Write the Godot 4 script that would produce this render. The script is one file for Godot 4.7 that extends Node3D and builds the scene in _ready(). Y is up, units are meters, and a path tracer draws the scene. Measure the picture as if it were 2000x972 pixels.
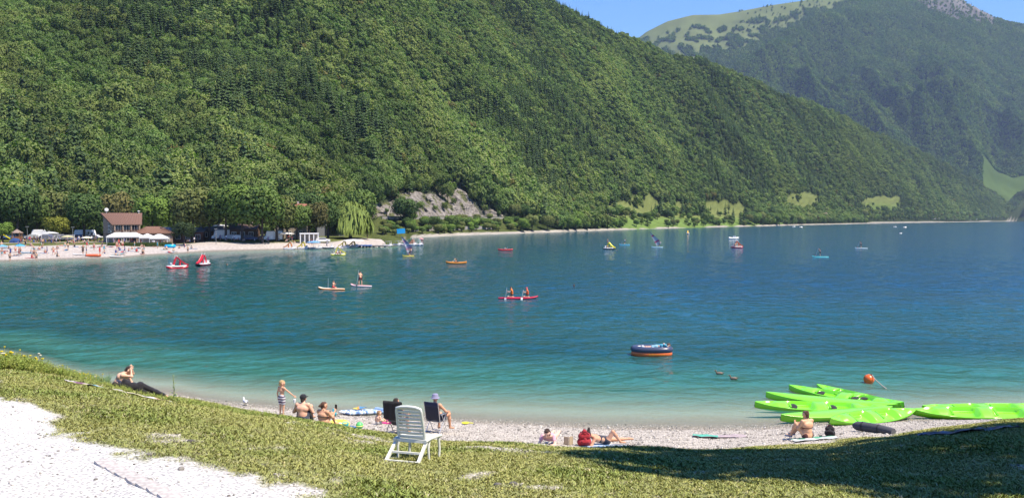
extends Node3D
# A mountain lake on a summer day, seen from a grassy bank. Units are metres, y is up, the lake lies at y = 0.

const EYE := Vector3(0, 8, 0)
# near bank by bearing (x over depth): heights at 9 m and 14 m, crest distance and height, toe distance and height, shoreline distance
const BANK := [
	[-1.234, 5.300, 5.200, 22.000, 3.992, 29.000, 1.100, 85.000],
	[-0.844, 5.250, 5.100, 22.000, 3.963, 28.000, 1.000, 62.000],
	[-0.649, 5.200, 5.000, 22.000, 3.891, 27.500, 1.000, 45.500],
	[-0.539, 5.150, 4.750, 23.500, 3.116, 28.500, 0.900, 37.600],
	[-0.442, 5.100, 4.600, 25.500, 2.179, 28.500, 0.800, 35.876],
	[-0.383, 5.050, 4.500, 25.500, 1.927, 27.600, 0.950, 34.157],
	[-0.338, 5.030, 4.400, 24.500, 1.922, 26.600, 1.100, 33.404],
	[-0.292, 5.000, 4.300, 23.500, 2.030, 25.700, 1.150, 32.860],
	[-0.234, 4.950, 4.150, 22.000, 2.179, 25.300, 1.200, 32.162],
	[-0.195, 4.900, 4.000, 20.000, 2.575, 24.800, 1.200, 31.740],
	[-0.156, 4.870, 3.920, 17.500, 3.080, 24.000, 1.270, 31.411],
	[-0.078, 4.850, 3.870, 16.500, 3.262, 24.000, 1.220, 30.929],
	[0.000, 4.830, 3.830, 16.500, 3.219, 23.500, 1.220, 30.462],
	[0.130, 4.800, 3.750, 16.500, 3.120, 22.600, 1.220, 29.860],
	[0.260, 4.780, 3.700, 16.500, 3.055, 22.600, 1.250, 29.713],
	[0.312, 4.780, 3.700, 16.500, 3.044, 22.800, 1.250, 29.786],
	[0.390, 4.800, 3.750, 17.500, 2.825, 23.300, 1.250, 30.385],
	[0.481, 4.800, 3.900, 20.500, 2.209, 24.400, 1.150, 30.850],
	[0.552, 4.800, 4.000, 23.500, 1.673, 26.500, 0.900, 31.088],
	[0.649, 4.850, 4.100, 25.300, 1.473, 28.000, 0.750, 31.411],
	[0.909, 4.900, 4.200, 25.500, 1.522, 28.000, 0.750, 31.575],
	[1.234, 5.000, 4.300, 25.500, 1.573, 28.000, 0.750, 31.740],
]
# far shore by bearing: bearing, shoreline distance
const SHORE := [[-1.3, 130.0], [-0.8, 146.0], [-0.649, 151.0], [-0.584, 157.0], [-0.5, 164.0], [-0.467, 175.0], [-0.418, 186.0], [-0.39, 195.0], [-0.358, 199.0], [-0.3, 206.0], [-0.247, 212.0], [-0.195, 222.0], [-0.156, 230.0], [-0.147, 232.0], [-0.135, 290.0], [-0.128, 331.0], [-0.10, 351.0], [-0.06, 385.0], [0.0, 424.0], [0.065, 482.0], [0.13, 558.0], [0.227, 700.0], [0.325, 878.0], [0.422, 1170.0], [0.519, 1640.0], [0.584, 2050.0], [0.649, 2440.0], [0.75, 2650.0], [1.3, 2900.0]]
# the mainland shore, which runs on behind the spit
const MAIN := [[-0.27, 285.0], [-0.2, 305.0], [-0.17, 316.0], [-0.128, 331.0], [-0.10, 351.0], [-0.06, 385.0], [0.0, 424.0], [0.065, 482.0]]
# near mountain by bearing: foot distance, crest distance, crest height
const HILL := [[-1.3, 240.0, 900.0, 420.0], [-0.8, 245.0, 950.0, 440.0], [-0.649, 255.0, 960.0, 440.0], [-0.455, 275.0, 960.0, 430.0], [-0.325, 292.0, 950.0, 420.0], [-0.26, 305.0, 940.0, 410.0], [-0.195, 345.0, 940.0, 390.0], [-0.12, 395.0, 930.0, 350.0], [-0.06, 425.0, 930.0, 310.0], [0, 470.0, 930.0, 271.0], [0.065, 560.0, 960.0, 257.0], [0.13, 650.0, 1030.0, 243.0], [0.175, 700.0, 1090.0, 239.0], [0.26, 840.0, 1240.0, 245.0], [0.325, 970.0, 1370.0, 232.0], [0.403, 1180.0, 1560.0, 217.0], [0.455, 1330.0, 1750.0, 202.0], [0.519, 1640.0, 2000.0, 175.0], [0.584, 2060.0, 2320.0, 129.0], [0.61, 2200.0, 2380.0, 86.0], [0.627, 2300.0, 2440.0, 53.0], [0.64, 2330.0, 2480.0, 86.0], [0.655, 2350.0, 2500.0, 109.0], [0.75, 2450.0, 2700.0, 181.0], [1.3, 2600.0, 3000.0, 291.0]]
# far mountain by bearing: skyline slope
const PEAK := [[-0.2, 0.20], [0.1, 0.205], [0.149, 0.219], [0.169, 0.2345], [0.195, 0.2475], [0.227, 0.2555], [0.26, 0.256], [0.286, 0.26], [0.325, 0.2675], [0.364, 0.273], [0.39, 0.279], [0.429, 0.287], [0.468, 0.288], [0.506, 0.2835], [0.52, 0.286], [0.542, 0.283], [0.565, 0.2745], [0.584, 0.264], [0.604, 0.2525], [0.623, 0.246], [0.649, 0.241], [0.714, 0.229], [0.85, 0.206], [1.3, 0.17]]

var rng := RandomNumberGenerator.new()
var hill_noise := FastNoiseLite.new()
var patch_noise := FastNoiseLite.new()
var ridge_noise := FastNoiseLite.new()
var used := {}
var mats := {}

# ---------------------------------------------------------------- mesh building
class MB:
	var v := PackedVector3Array()
	var n := PackedVector3Array()
	var c := PackedColorArray()
	var ix := PackedInt32Array()
	var col := Color.WHITE
	func vert(p: Vector3, nn: Vector3) -> int:
		v.append(p); n.append(nn); c.append(col)
		return v.size() - 1
	func tri_i(a: int, b: int, d: int) -> void:
		ix.append(a); ix.append(d); ix.append(b)
	func tri(a: Vector3, b: Vector3, d: Vector3) -> void:   # counter-clockwise seen from outside
		var nn := (b - a).cross(d - a).normalized()
		tri_i(vert(a, nn), vert(b, nn), vert(d, nn))
	func quad(a: Vector3, b: Vector3, d: Vector3, e: Vector3) -> void:
		var nn := (d - a).cross(e - b).normalized()
		var i := vert(a, nn); vert(b, nn); vert(d, nn); vert(e, nn)
		tri_i(i, i + 1, i + 2); tri_i(i, i + 2, i + 3)
	func box(at: Vector3, size: Vector3, b := Basis.IDENTITY) -> void:
		var h := size * 0.5
		var p := []
		for k in 8:
			p.append(at + b * Vector3(h.x if k & 1 else -h.x, h.y if k & 2 else -h.y, h.z if k & 4 else -h.z))
		quad(p[4], p[5], p[7], p[6]); quad(p[1], p[0], p[2], p[3]); quad(p[5], p[1], p[3], p[7])
		quad(p[0], p[4], p[6], p[2]); quad(p[6], p[7], p[3], p[2]); quad(p[0], p[1], p[5], p[4])
	func beam(a: Vector3, b: Vector3, w: float, h: float, up := Vector3.UP) -> void:
		var z := (b - a).normalized()
		var x := up.cross(z)
		x = x.normalized() if x.length() > 0.01 else Vector3.RIGHT
		box((a + b) * 0.5, Vector3(w, h, a.distance_to(b)), Basis(x, z.cross(x), z))
	func loft(rings: Array, closed := true, cap_a := true, cap_b := true) -> void:   # rings run so that they turn counter-clockwise looking against the travel direction
		var base := v.size()
		var m: int = rings[0].size()
		var cols := m if closed else m - 1
		for r in rings:
			for p in r:
				vert(p, Vector3.ZERO)
		for j in rings.size() - 1:
			for k in cols:
				var a := base + j * m + k
				var b := base + j * m + (k + 1) % m
				smooth_quad(a, b, b + m, a + m)
		norm(base)
		if cap_a:
			fan(rings[0], true)
		if cap_b:
			fan(rings[-1], false)
	func fan(r: Array, back: bool) -> void:
		var mid := Vector3.ZERO
		for p in r:
			mid += p
		mid /= r.size()
		for k in r.size():
			var p: Vector3 = r[k]
			var q: Vector3 = r[(k + 1) % r.size()]
			if (p - q).length_squared() > 1e-10:
				if back:
					tri(mid, q, p)
				else:
					tri(mid, p, q)
	func smooth_quad(a: int, b: int, d: int, e: int) -> void:
		var nn := (v[d] - v[a]).cross(v[e] - v[b])
		n[a] += nn; n[b] += nn; n[d] += nn; n[e] += nn
		tri_i(a, b, d); tri_i(a, d, e)
	func norm(from: int) -> void:
		for k in range(from, v.size()):
			n[k] = n[k].normalized() if n[k].length_squared() > 1e-14 else Vector3.UP
	func tube(pts: Array, rad, seg := 8, caps := true) -> void:   # rad: a number or one per point
		var rings := []
		var x := Vector3.ZERO
		for k in pts.size():
			var t: Vector3 = (pts[mini(k + 1, pts.size() - 1)] - pts[maxi(k - 1, 0)]).normalized()
			if k == 0:
				x = t.cross(Vector3.UP if absf(t.y) < 0.9 else Vector3.RIGHT).normalized()
			else:
				x = (x - t * x.dot(t)).normalized()
			var y := t.cross(x)
			var r: float = rad[k] if rad is Array else rad
			var ring := []
			for s in seg:
				var w := TAU * s / seg
				ring.append(pts[k] + (x * cos(w) + y * sin(w)) * r)
			rings.append(ring)
		loft(rings, true, caps, caps)
	func ball(at: Vector3, r: Vector3, seg := 12, rows := 8, b := Basis.IDENTITY) -> void:
		var rings := []
		for j in rows + 1:
			var w := -PI / 2 + PI * j / rows
			var ring := []
			for s in seg:
				var u := -TAU * s / seg
				ring.append(at + b * Vector3(cos(u) * cos(w) * r.x, sin(w) * r.y, sin(u) * cos(w) * r.z))
			rings.append(ring)
		loft(rings, true, false, false)
	func lathe(prof: Array, seg := 16, at := Vector3.ZERO) -> void:   # (radius, height) from the bottom up
		var rings := []
		for p in prof:
			var ring := []
			for s in seg:
				var u := -TAU * s / seg
				ring.append(at + Vector3(cos(u) * p.x, p.y, sin(u) * p.x))
			rings.append(ring)
		loft(rings, true, prof[0].x > 0.001, prof[-1].x > 0.001)
	func done() -> ArrayMesh:
		var m := ArrayMesh.new()
		var a := []
		a.resize(Mesh.ARRAY_MAX)
		a[Mesh.ARRAY_VERTEX] = v; a[Mesh.ARRAY_NORMAL] = n; a[Mesh.ARRAY_COLOR] = c; a[Mesh.ARRAY_INDEX] = ix
		m.add_surface_from_arrays(Mesh.PRIMITIVE_TRIANGLES, a)
		return m

# ---------------------------------------------------------------- scene helpers
func numbered(called: String) -> String:
	var k: int = used.get(called, 0)
	used[called] = k + 1
	return called if k == 0 else "%s_%03d" % [called, k]

func tag(o: Node3D, label: String, category := "", group := "", kind := "") -> Node3D:
	if label: o.set_meta("label", label)
	if category: o.set_meta("category", category)
	if group: o.set_meta("group", group)
	if kind: o.set_meta("kind", kind)
	return o

func thing(called: String, label: String, category: String, at := Vector3.ZERO, turn := 0.0, group := "") -> Node3D:
	var o := Node3D.new()
	o.name = numbered(called)
	add_child(o)
	o.position = at
	o.rotation.y = turn
	return tag(o, label, category, group)

func part(parent: Node3D, called: String, m: Mesh, material: Material, at := Vector3.ZERO) -> MeshInstance3D:
	var o := MeshInstance3D.new()
	o.name = called if parent != self else numbered(called)
	o.mesh = m
	o.material_override = material
	o.position = at
	parent.add_child(o, true)
	return o

func copy(src: Node3D, label: String, at: Vector3, turn := 0.0, size := 1.0, group := "") -> Node3D:
	var o: Node3D = src.duplicate()
	o.name = numbered(str(src.get_meta("base", src.name)))
	add_child(o)
	o.position = at
	o.rotation = Vector3(0, turn, 0)
	o.scale = Vector3.ONE * size
	return tag(o, label, "", group)

func scatter(called: String, m: Mesh, material: Material, spots: Array, tints: Array, kind := "stuff", parent: Node3D = self) -> MultiMeshInstance3D:
	var mm := MultiMesh.new()
	mm.transform_format = MultiMesh.TRANSFORM_3D
	mm.use_colors = tints.size() > 0
	mm.mesh = m
	mm.instance_count = spots.size()
	for k in spots.size():
		mm.set_instance_transform(k, spots[k])
		if tints.size():
			mm.set_instance_color(k, tints[k])
	var o := MultiMeshInstance3D.new()
	o.name = numbered(called) if parent == self else called
	o.multimesh = mm
	o.material_override = material
	parent.add_child(o, true)
	if kind: o.set_meta("kind", kind)
	return o

func lin(r: float, g: float, b: float) -> Color:      # a real-world base colour
	return Color(r, g, b).linear_to_srgb()

func mat(called: String, color: Color, rough := 0.8, more := {}) -> StandardMaterial3D:
	if mats.has(called):
		return mats[called]
	var m := StandardMaterial3D.new()
	m.resource_name = called
	m.albedo_color = color
	m.roughness = rough
	for k in more:
		m.set(k, more[k])
	mats[called] = m
	return m

func noise_tex(freq: float, octaves: int, size: int, stops: Array, seed_ := 1, normal := 0.0, type := FastNoiseLite.TYPE_SIMPLEX_SMOOTH) -> NoiseTexture2D:
	var f := FastNoiseLite.new()
	f.seed = seed_
	f.noise_type = type
	f.frequency = freq
	f.fractal_octaves = octaves
	var t := NoiseTexture2D.new()
	t.width = size
	t.height = size
	t.seamless = true
	t.noise = f
	if normal > 0.0:
		t.as_normal_map = true
		t.bump_strength = normal
	elif stops.size():
		var g := Gradient.new()
		g.offsets = PackedFloat32Array(stops.map(func(s): return s[0]))
		g.colors = PackedColorArray(stops.map(func(s): return s[1]))
		t.color_ramp = g
	return t

# ---------------------------------------------------------------- the lie of the land
func row(table: Array, a: float) -> Array:
	if a <= table[0][0]: return table[0]
	for i in range(1, table.size()):
		if a <= table[i][0]:
			var p: Array = table[i - 1]
			var q: Array = table[i]
			var u: float = (a - p[0]) / (q[0] - p[0])
			var out := []
			for k in p.size():
				out.append(p[k] + (q[k] - p[k]) * u)
			return out
	return table[-1]

func bank_row(a: float) -> Array:
	a = clampf(a, BANK[0][0], BANK[-1][0])
	for i in range(1, BANK.size()):
		if a <= BANK[i][0]:
			var p: Array = BANK[i - 1]
			var q: Array = BANK[i]
			var u: float = (a - p[0]) / (q[0] - p[0])
			u = u * u * (3.0 - 2.0 * u) * 0.5 + u * 0.5
			var out := []
			for k in p.size():
				out.append(p[k] + (q[k] - p[k]) * u)
			return out
	return BANK[-1]

func polar(x: float, z: float) -> Vector2:      # bearing and depth
	var c := clampf(atan2(x, -z), -0.86, 0.86)
	return Vector2(tan(c), sqrt(x * x + z * z) * cos(c))

func along(px: Array, py: Array, x: float) -> float:
	if x <= px[0]: return py[0]
	for i in range(1, px.size()):
		if x <= px[i]:
			return py[i - 1] + (py[i] - py[i - 1]) * (x - px[i - 1]) / (px[i] - px[i - 1])
	return py[-1]

func near_ground(x: float, z: float, r = null) -> float:
	var p := polar(x, z)
	if r == null: r = bank_row(p.x)
	var d := p.y
	var s: float = r[7]
	var xs := [-50.0, 0.0, 5.0, 9.0, 14.0, r[3], r[5], s, s + 8, s + 20, s + 45, s + 400]
	var ys := [6.0, 5.35, 5.3, r[1], r[2], r[4], r[6], 0.0, -1.0, -2.7, -7.2, -40.0]
	var h := (along(xs, ys, d - 0.5) + along(xs, ys, d) + along(xs, ys, d + 0.5)) / 3.0
	var k := clampf((s - d) / 5.0, 0, 1)
	return h + k * (0.04 * sin(0.9 * x + 1.3) * sin(0.8 * z) + 0.02 * sin(2.1 * x + 0.6 * z) + 0.015 * sin(1.7 * z - 2.6 * x))

func step_in(a: float, b: float, x: float) -> float:
	var u := clampf((x - a) / (b - a), 0.0, 1.0)
	return u * u * (3.0 - 2.0 * u)

const BEACH_T := [-400.0, -60.0, -12.0, 0.0, 4.0, 40.0, 65.0, 110.0, 300.0]
const BEACH_H := [-40.0, -6.0, -0.9, 0.0, 0.35, 1.55, 2.0, 2.6, 5.0]
const STEEP_T := [-400.0, -60.0, -10.0, 0.0, 4.0, 14.0, 20.0, 65.0, 110.0, 300.0]
const STEEP_H := [-40.0, -8.0, -1.0, 0.0, 0.7, 1.8, 2.15, 2.3, 2.7, 5.0]
const SPIT_T := [-400.0, -60.0, -10.0, 0.0, 6.0, 18.0, 32.0, 50.0, 90.0, 110.0]
const SPIT_H := [-40.0, -9.0, -1.2, 0.0, 0.45, 1.1, 1.3, 0.7, -2.0, -5.0]
const CLIFF_T := [-400.0, -60.0, -8.0, 0.0, 5.0, 11.0, 16.0, 17.0, 25.0, 31.0, 32.5, 40.0, 48.0, 58.0, 70.0, 110.0]
const CLIFF_H := [-60.0, -20.0, -2.5, 0.0, 1.1, 2.0, 2.6, 4.3, 5.0, 8.0, 9.2, 9.3, 14.0, 19.0, 24.0, 42.0]
const FIELD_T := [-400.0, -60.0, -8.0, 0.0, 4.0, 10.0, 100.0, 400.0]
const FIELD_H := [-60.0, -20.0, -2.0, 0.0, 1.0, 2.0, 20.0, 85.0]

func far_ground(x: float, z: float) -> float:
	var p := polar(x, z)
	var t: float = p.y - row(SHORE, p.x)[1]
	var g := lerpf(along(BEACH_T, BEACH_H, t), along(STEEP_T, STEEP_H, t), step_in(-0.43, -0.36, p.x))
	var wc := step_in(-0.20, -0.165, p.x)
	if wc > 0.0:
		var c := along(CLIFF_T, CLIFF_H, p.y - row(MAIN, p.x)[1])
		if p.x < -0.128: c = maxf(c, along(SPIT_T, SPIT_H, p.y - row(SHORE, minf(p.x, -0.149))[1]) - 6.0 * step_in(-0.168, -0.145, p.x))
		g = lerpf(g, c, wc)
	var wf := step_in(0.02, 0.08, p.x)
	if wf > 0.0:
		g = lerpf(g, along(FIELD_T, FIELD_H, t), wf)
	var h: Array = row(HILL, p.x)
	var u: float = (p.y - h[1]) / (h[2] - h[1])
	if u > 0.0:
		var up: float
		if u < 1.0:
			up = h[3] * (u + 0.05 * sin(PI * u))
			up += hill_noise.get_noise_2d(x, z) * 34.0 * step_in(0.02, 0.35, u) * (1.0 - step_in(0.8, 1.0, u) * 0.6)
		else:
			up = h[3] - (p.y - h[2]) * 0.45 + hill_noise.get_noise_2d(x, z) * 14.0
		g = maxf(g, 0.0) if t > 0.0 else g
		var base := minf(g, 12.0)
		g = maxf(g * (1.0 - step_in(0.0, 0.15, u)), base * (1.0 - step_in(0.0, 0.5, u)) + up)
	return g

func cliff_at(x: float, z: float) -> float:      # 0..1: bare rock
	var p := polar(x, z)
	if p.x < -0.185 or p.x > 0.0: return 0.0
	var t: float = p.y - row(MAIN, p.x)[1]
	var top := 47.0 + 20.0 * step_in(-0.18, -0.13, p.x) * (1.0 - step_in(-0.085, -0.03, p.x))
	return step_in(38, 40, t) * (1.0 - step_in(top - 8, top + 4, t + patch_noise.get_noise_2d(x * 6, z * 6) * 12.0)) * step_in(-0.185, -0.175, p.x) * (1.0 - step_in(-0.02, -0.005, p.x))

# meadows on the far shore: bearing from..to, distance beyond the waterline from..to
const MEADOWS := [[0.150, 0.042, 76.0, 28.0], [0.205, 0.040, 80.0, 20.0], [0.272, 0.040, 74.0, 32.0], [0.321, 0.015, 40.0, 22.0], [0.368, 0.024, 108.0, 24.0], [0.470, 0.027, 52.0, 24.0], [0.215, 0.14, 28.0, 28.0]]

func meadow_at(x: float, z: float) -> float:
	var p := polar(x, z)
	var t: float = p.y - row(SHORE, p.x)[1]
	var best := 0.0
	var w := patch_noise.get_noise_2d(x * 2.2, z * 2.2)
	for m in MEADOWS:
		var e: float = 1.0 - Vector2((p.x - m[0]) / m[1], (t - m[2]) / m[3]).length() + w * 0.38
		best = maxf(best, step_in(-0.04, 0.06, e))
	return best

func ground(x: float, z: float) -> float:
	var p := polar(x, z)
	if p.y < 70.0 and p.x > -0.9:
		return near_ground(x, z)
	if p.y < 150.0:
		return maxf(near_ground(x, z), far_ground(x, z))
	return far_ground(x, z)

func on(v: Vector2, up := 0.0) -> Vector3:
	return Vector3(v.x, ground(v.x, v.y) + up, v.y)

func mountain(x: float, z: float) -> float:
	var p := polar(x, z)
	var s: float = row(PEAK, p.x)[1]
	var top := s * 3600.0 + 8.0
	var u := (p.y - 2350.0) / 1250.0
	if u > 1.0:
		return top - (p.y - 3600.0) * 0.35
	# a low terrace with a field at the right, then the face with spurs and gullies running down it
	var shape := pow(clampf(u, 0, 1), 1.15)
	var right := step_in(0.575, 0.62, p.x)
	shape = lerpf(shape, 0.17 * step_in(0.02, 0.3, u) + 0.83 * pow(clampf((u - 0.3) / 0.7, 0, 1), 1.1), right)
	var h := top * shape
	var mid := sin(PI * clampf(u, 0, 1))
	var across := p.x * 3600.0
	var spur := ridge_noise.get_noise_2d(across * 0.85 + 0.5 * p.y, p.y * 0.62)
	h += spur * 210.0 * pow(mid, 1.3) * (1.0 - step_in(0.4, 0.74, u)) * lerpf(0.3, 1.0, step_in(0.25, 0.38, p.x)) * (1.0 - 0.7 * right * (1.0 - step_in(0.3, 0.5, u)))
	# the long spur that runs down to the left below the pastures
	var line := across - (1180.0 + (p.y - 3100.0) * 1.15)
	h += 120.0 * exp(-line * line / 30000.0) * step_in(0.15, 0.45, u) * (1.0 - step_in(0.7, 0.95, u))
	h += hill_noise.get_noise_2d(x * 0.8, z * 0.8) * 40.0 * mid
	return h

func pasture_at(x: float, z: float, h: float) -> float:
	var p := polar(x, z)
	var s: float = row(PEAK, p.x)[1]
	var f := (h - 8.0) / (s * 3600.0)
	var edge := along([0.16, 0.2, 0.23, 0.28, 0.33, 0.38, 0.43, 0.46], [0.93, 0.80, 0.76, 0.78, 0.83, 0.90, 0.95, 1.05], p.x)
	var m := step_in(edge - 0.015, edge + 0.015, f + patch_noise.get_noise_2d(x * 0.7, z * 0.7) * 0.11)
	m *= 1.0 - step_in(0.12, 0.2, patch_noise.get_noise_2d(x * 1.6 + 500, z * 1.6)) * (1.0 - step_in(0.9, 0.95, f))
	if p.x > 0.59 and p.y > 2450.0 and p.y < 2690.0:
		m = maxf(m, step_in(0.592, 0.6, p.x) * 1.0)
	return m

func rock_at(x: float, z: float, h: float) -> float:
	var p := polar(x, z)
	var s: float = row(PEAK, p.x)[1]
	var f := (h - 8.0) / (s * 3600.0)
	var edge := along([0.49, 0.505, 0.53, 0.56, 0.585, 0.605, 0.615], [1.1, 0.95, 0.87, 0.88, 0.93, 0.97, 1.1], p.x)
	return step_in(edge - 0.02, edge + 0.02, f + patch_noise.get_noise_2d(x, z) * 0.05)

# ---------------------------------------------------------------- foliage
func leaf_crown(seed_: int, centre: Vector3, radius: Vector3, lobes: int, cards: int, size: float, trunk := 0.0, flat := 0.0) -> ArrayMesh:
	var r := RandomNumberGenerator.new()
	r.seed = seed_
	var m := MB.new()
	if trunk > 0.0:
		m.col = Color(0.5, 0.42, 0.32)
		m.tube([Vector3(0, -0.6, 0), Vector3(0.05, centre.y * 0.5, 0), Vector3(0, centre.y, 0)], [trunk, trunk * 0.75, trunk * 0.3], 6, false)
	var blobs := []
	for k in lobes:
		var w := TAU * (k * 0.381966 + r.randf() * 0.1)
		var y := -0.75 + 1.6 * (k + 0.5) / lobes
		var rr := sqrt(maxf(0.05, 1.0 - y * y * 0.8))
		var q := Vector3(cos(w) * rr, y, sin(w) * rr) * (0.50 + 0.16 * r.randf())
		blobs.append([centre + q * radius, radius * (0.34 + 0.16 * r.randf()), 0.92 + 0.16 * r.randf()])
	blobs.append([centre, radius * 0.55, 0.9])
	for k in cards:
		var b: Array = blobs[r.randi() % blobs.size()]
		var dir := Vector3(r.randfn(), r.randfn() + 0.25, r.randfn()).normalized()
		var br: Vector3 = b[1]
		var p: Vector3 = b[0] + dir * br * (0.75 + 0.35 * r.randf())
		var nn := (dir / br.normalized() + Vector3(r.randfn(), r.randfn() + 0.5, r.randfn()) * 0.38).normalized()
		var x := nn.cross(Vector3(r.randfn(), r.randfn() * 0.4, r.randfn())).normalized()
		var y2 := nn.cross(x)
		var sz := size * (0.6 + 0.8 * r.randf())
		var tint: float = b[2] * (0.84 + 0.3 * r.randf())
		m.col = Color(tint * (0.94 + 0.12 * r.randf()), tint, tint * (0.8 + 0.3 * r.randf()))
		var soft := (nn * 0.55 + (p - centre).normalized() * 0.35 + dir * 0.35).normalized()
		var bend := nn * sz * 0.22
		var i := m.vert(p - x * sz - bend, soft); m.vert(p - y2 * sz * 0.62, soft); m.vert(p + x * sz - bend, soft); m.vert(p + y2 * sz * 0.62, soft)
		m.tri_i(i, i + 1, i + 2); m.tri_i(i, i + 2, i + 3)
	return m.done()

func conifer(seed_: int, height: float, radius: float, tiers: int, per: int) -> ArrayMesh:
	var r := RandomNumberGenerator.new()
	r.seed = seed_
	var m := MB.new()
	m.col = Color(0.5, 0.4, 0.3)
	m.tube([Vector3(0, -0.6, 0), Vector3(0, height * 0.9, 0)], [height * 0.018, height * 0.004], 5, false)
	for j in tiers:
		var f := (j + 0.3) / tiers
		var y := height * (0.12 + 0.88 * f)
		var rr := radius * pow(1.0 - f, 0.85) * (0.8 + 0.4 * r.randf()) + 0.12
		for k in per:
			var w := TAU * (k + r.randf() * 0.9) / per
			var out := Vector3(cos(w), 0, sin(w))
			var side := Vector3(-sin(w), 0, cos(w))
			var len := rr * (0.7 + 0.5 * r.randf())
			var tip := Vector3(0, y, 0) + out * len + Vector3(0, -len * (0.25 + 0.3 * r.randf()), 0)
			var root := Vector3(0, y + height * 0.035, 0)
			var wd := len * (0.32 + 0.2 * r.randf())
			var mid := root.lerp(tip, 0.55) + Vector3(0, len * 0.06, 0)
			var tint := 0.7 + 0.5 * r.randf()
			m.col = Color(tint * 0.95, tint, tint)
			var nn := (out * 0.65 + Vector3(0, 0.75, 0)).normalized()
			var i := m.vert(root, nn); m.vert(mid - side * wd, (nn - side * 0.35).normalized()); m.vert(tip, nn); m.vert(mid + side * wd, (nn + side * 0.35).normalized())
			m.tri_i(i, i + 3, i + 2); m.tri_i(i, i + 2, i + 1)
	return m.done()

# ---------------------------------------------------------------- the scene
func _ready() -> void:
	rng.seed = 7
	hill_noise.seed = 3; hill_noise.frequency = 0.0055; hill_noise.fractal_octaves = 4; hill_noise.noise_type = FastNoiseLite.TYPE_SIMPLEX_SMOOTH
	patch_noise.seed = 11; patch_noise.frequency = 0.01; patch_noise.fractal_octaves = 3; patch_noise.noise_type = FastNoiseLite.TYPE_SIMPLEX_SMOOTH
	ridge_noise.seed = 21; ridge_noise.frequency = 0.0016; ridge_noise.fractal_octaves = 4; ridge_noise.noise_type = FastNoiseLite.TYPE_SIMPLEX_SMOOTH
	ridge_noise.fractal_type = FastNoiseLite.FRACTAL_RIDGED
	camera_sky_sun()
	near_bank()
	far_shore()
	far_mountain()
	materials()
	lake()
	rock_cliff()
	forests()
	lawn()
	objects()

func camera_sky_sun() -> void:
	var cam := Camera3D.new()
	cam.name = "camera"
	cam.fov = 35.03
	cam.near = 0.1
	cam.far = 12000.0
	cam.position = EYE
	cam.rotation.x = -0.0383
	add_child(cam)
	var env := Environment.new()
	env.background_mode = Environment.BG_SKY
	var sky := Sky.new()
	var pm := ProceduralSkyMaterial.new()
	pm.sky_top_color = Color(0.20, 0.44, 0.80)
	pm.sky_horizon_color = Color(0.62, 0.81, 0.95)
	pm.sky_curve = 0.16
	pm.sky_energy_multiplier = 0.92
	pm.ground_bottom_color = Color(0.30, 0.34, 0.33)
	pm.ground_horizon_color = Color(0.60, 0.77, 0.93)
	pm.sun_angle_max = 12.0
	pm.sun_curve = 0.12
	sky.sky_material = pm
	env.sky = sky
	env.tonemap_mode = Environment.TONE_MAPPER_LINEAR
	env.tonemap_exposure = 1.95
	env.sdfgi_enabled = true
	env.ssao_enabled = true
	env.ssil_enabled = true
	env.fog_enabled = true
	env.fog_density = 0.000064
	env.fog_light_color = Color(0.70, 0.79, 0.92)
	var we := WorldEnvironment.new()
	we.name = "environment"
	we.environment = env
	add_child(we)
	var sun := DirectionalLight3D.new()
	sun.name = "sun"
	sun.light_energy = 1.55
	sun.light_color = Color(1.0, 0.955, 0.88)
	sun.light_angular_distance = 0.5
	sun.shadow_enabled = true
	add_child(sun)
	sun.look_at_from_position(Vector3(0.52, 1.0, 0.22) * 100.0, Vector3.ZERO)

# a sheet over bearings and distances; height and colour come from f(x, z) -> [height, colour]
func sheet(bearings: Array, dists: Array, f: Callable) -> ArrayMesh:
	var m := MB.new()
	var w := dists.size()
	for a in bearings:
		for d in dists:
			var x: float = a * d
			var z: float = -d
			var g: Array = f.call(x, z)
			m.col = g[1]
			m.vert(Vector3(x, g[0], z), Vector3.ZERO)
	for i in bearings.size() - 1:
		for j in w - 1:
			var k := i * w + j
			m.smooth_quad(k, k + w, k + w + 1, k + 1)
	m.norm(0)
	return m.done()

func span(a: float, b: float, n: int, power := 1.0) -> Array:
	var out := []
	for k in n + 1:
		out.append(a + (b - a) * pow(float(k) / n, power))
	return out

func grass_at(x: float, z: float, p: Vector2, r: Array) -> float:      # 1 turf, 0 gravel
	var d := p.y
	var w := patch_noise.get_noise_2d(x * 45, z * 45)
	var w2 := patch_noise.get_noise_2d(x * 130 + 50, z * 130)
	var toe: float = lerpf(r[5], r[3] + 0.4, 0.8 * step_in(-0.24, -0.12, p.x) * (1.0 - step_in(0.04, 0.12, p.x)))
	var e := (toe - d) + w * 1.2 + w2 * 0.5
	var path := path_edge(x, z) + w * 0.55 + w2 * 0.35      # beyond the gravel path at the lower left
	e = minf(e, path * 2.2)
	var g := step_in(-0.25, 0.35, e)
	var worn := step_in(0.42, 0.7, w + 0.5 * w2) * 0.8
	if p.x > -0.32 and p.x < 0.14 and d > 13.5:
		worn = maxf(worn, step_in(0.02, 0.42, w + 0.6 * w2) * 0.85)
	if path < 1.3 and p.x > -0.45:
		worn = maxf(worn, step_in(0.15, 0.4, w2 * 0.7 + w * 0.5 + 0.28 - path * 0.34))
	return g * (1.0 - worn)

const PATH := [Vector2(-40, -34), Vector2(-14.64, -20.37), Vector2(-9.03, -13.79), Vector2(-7.16, -11.87), Vector2(-6.08, -10.91), Vector2(-4.82, -9.80), Vector2(-3.55, -8.99), Vector2(-2.47, -8.35), Vector2(0.4, -6.6), Vector2(8, -3.0), Vector2(30, 2)]

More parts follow.
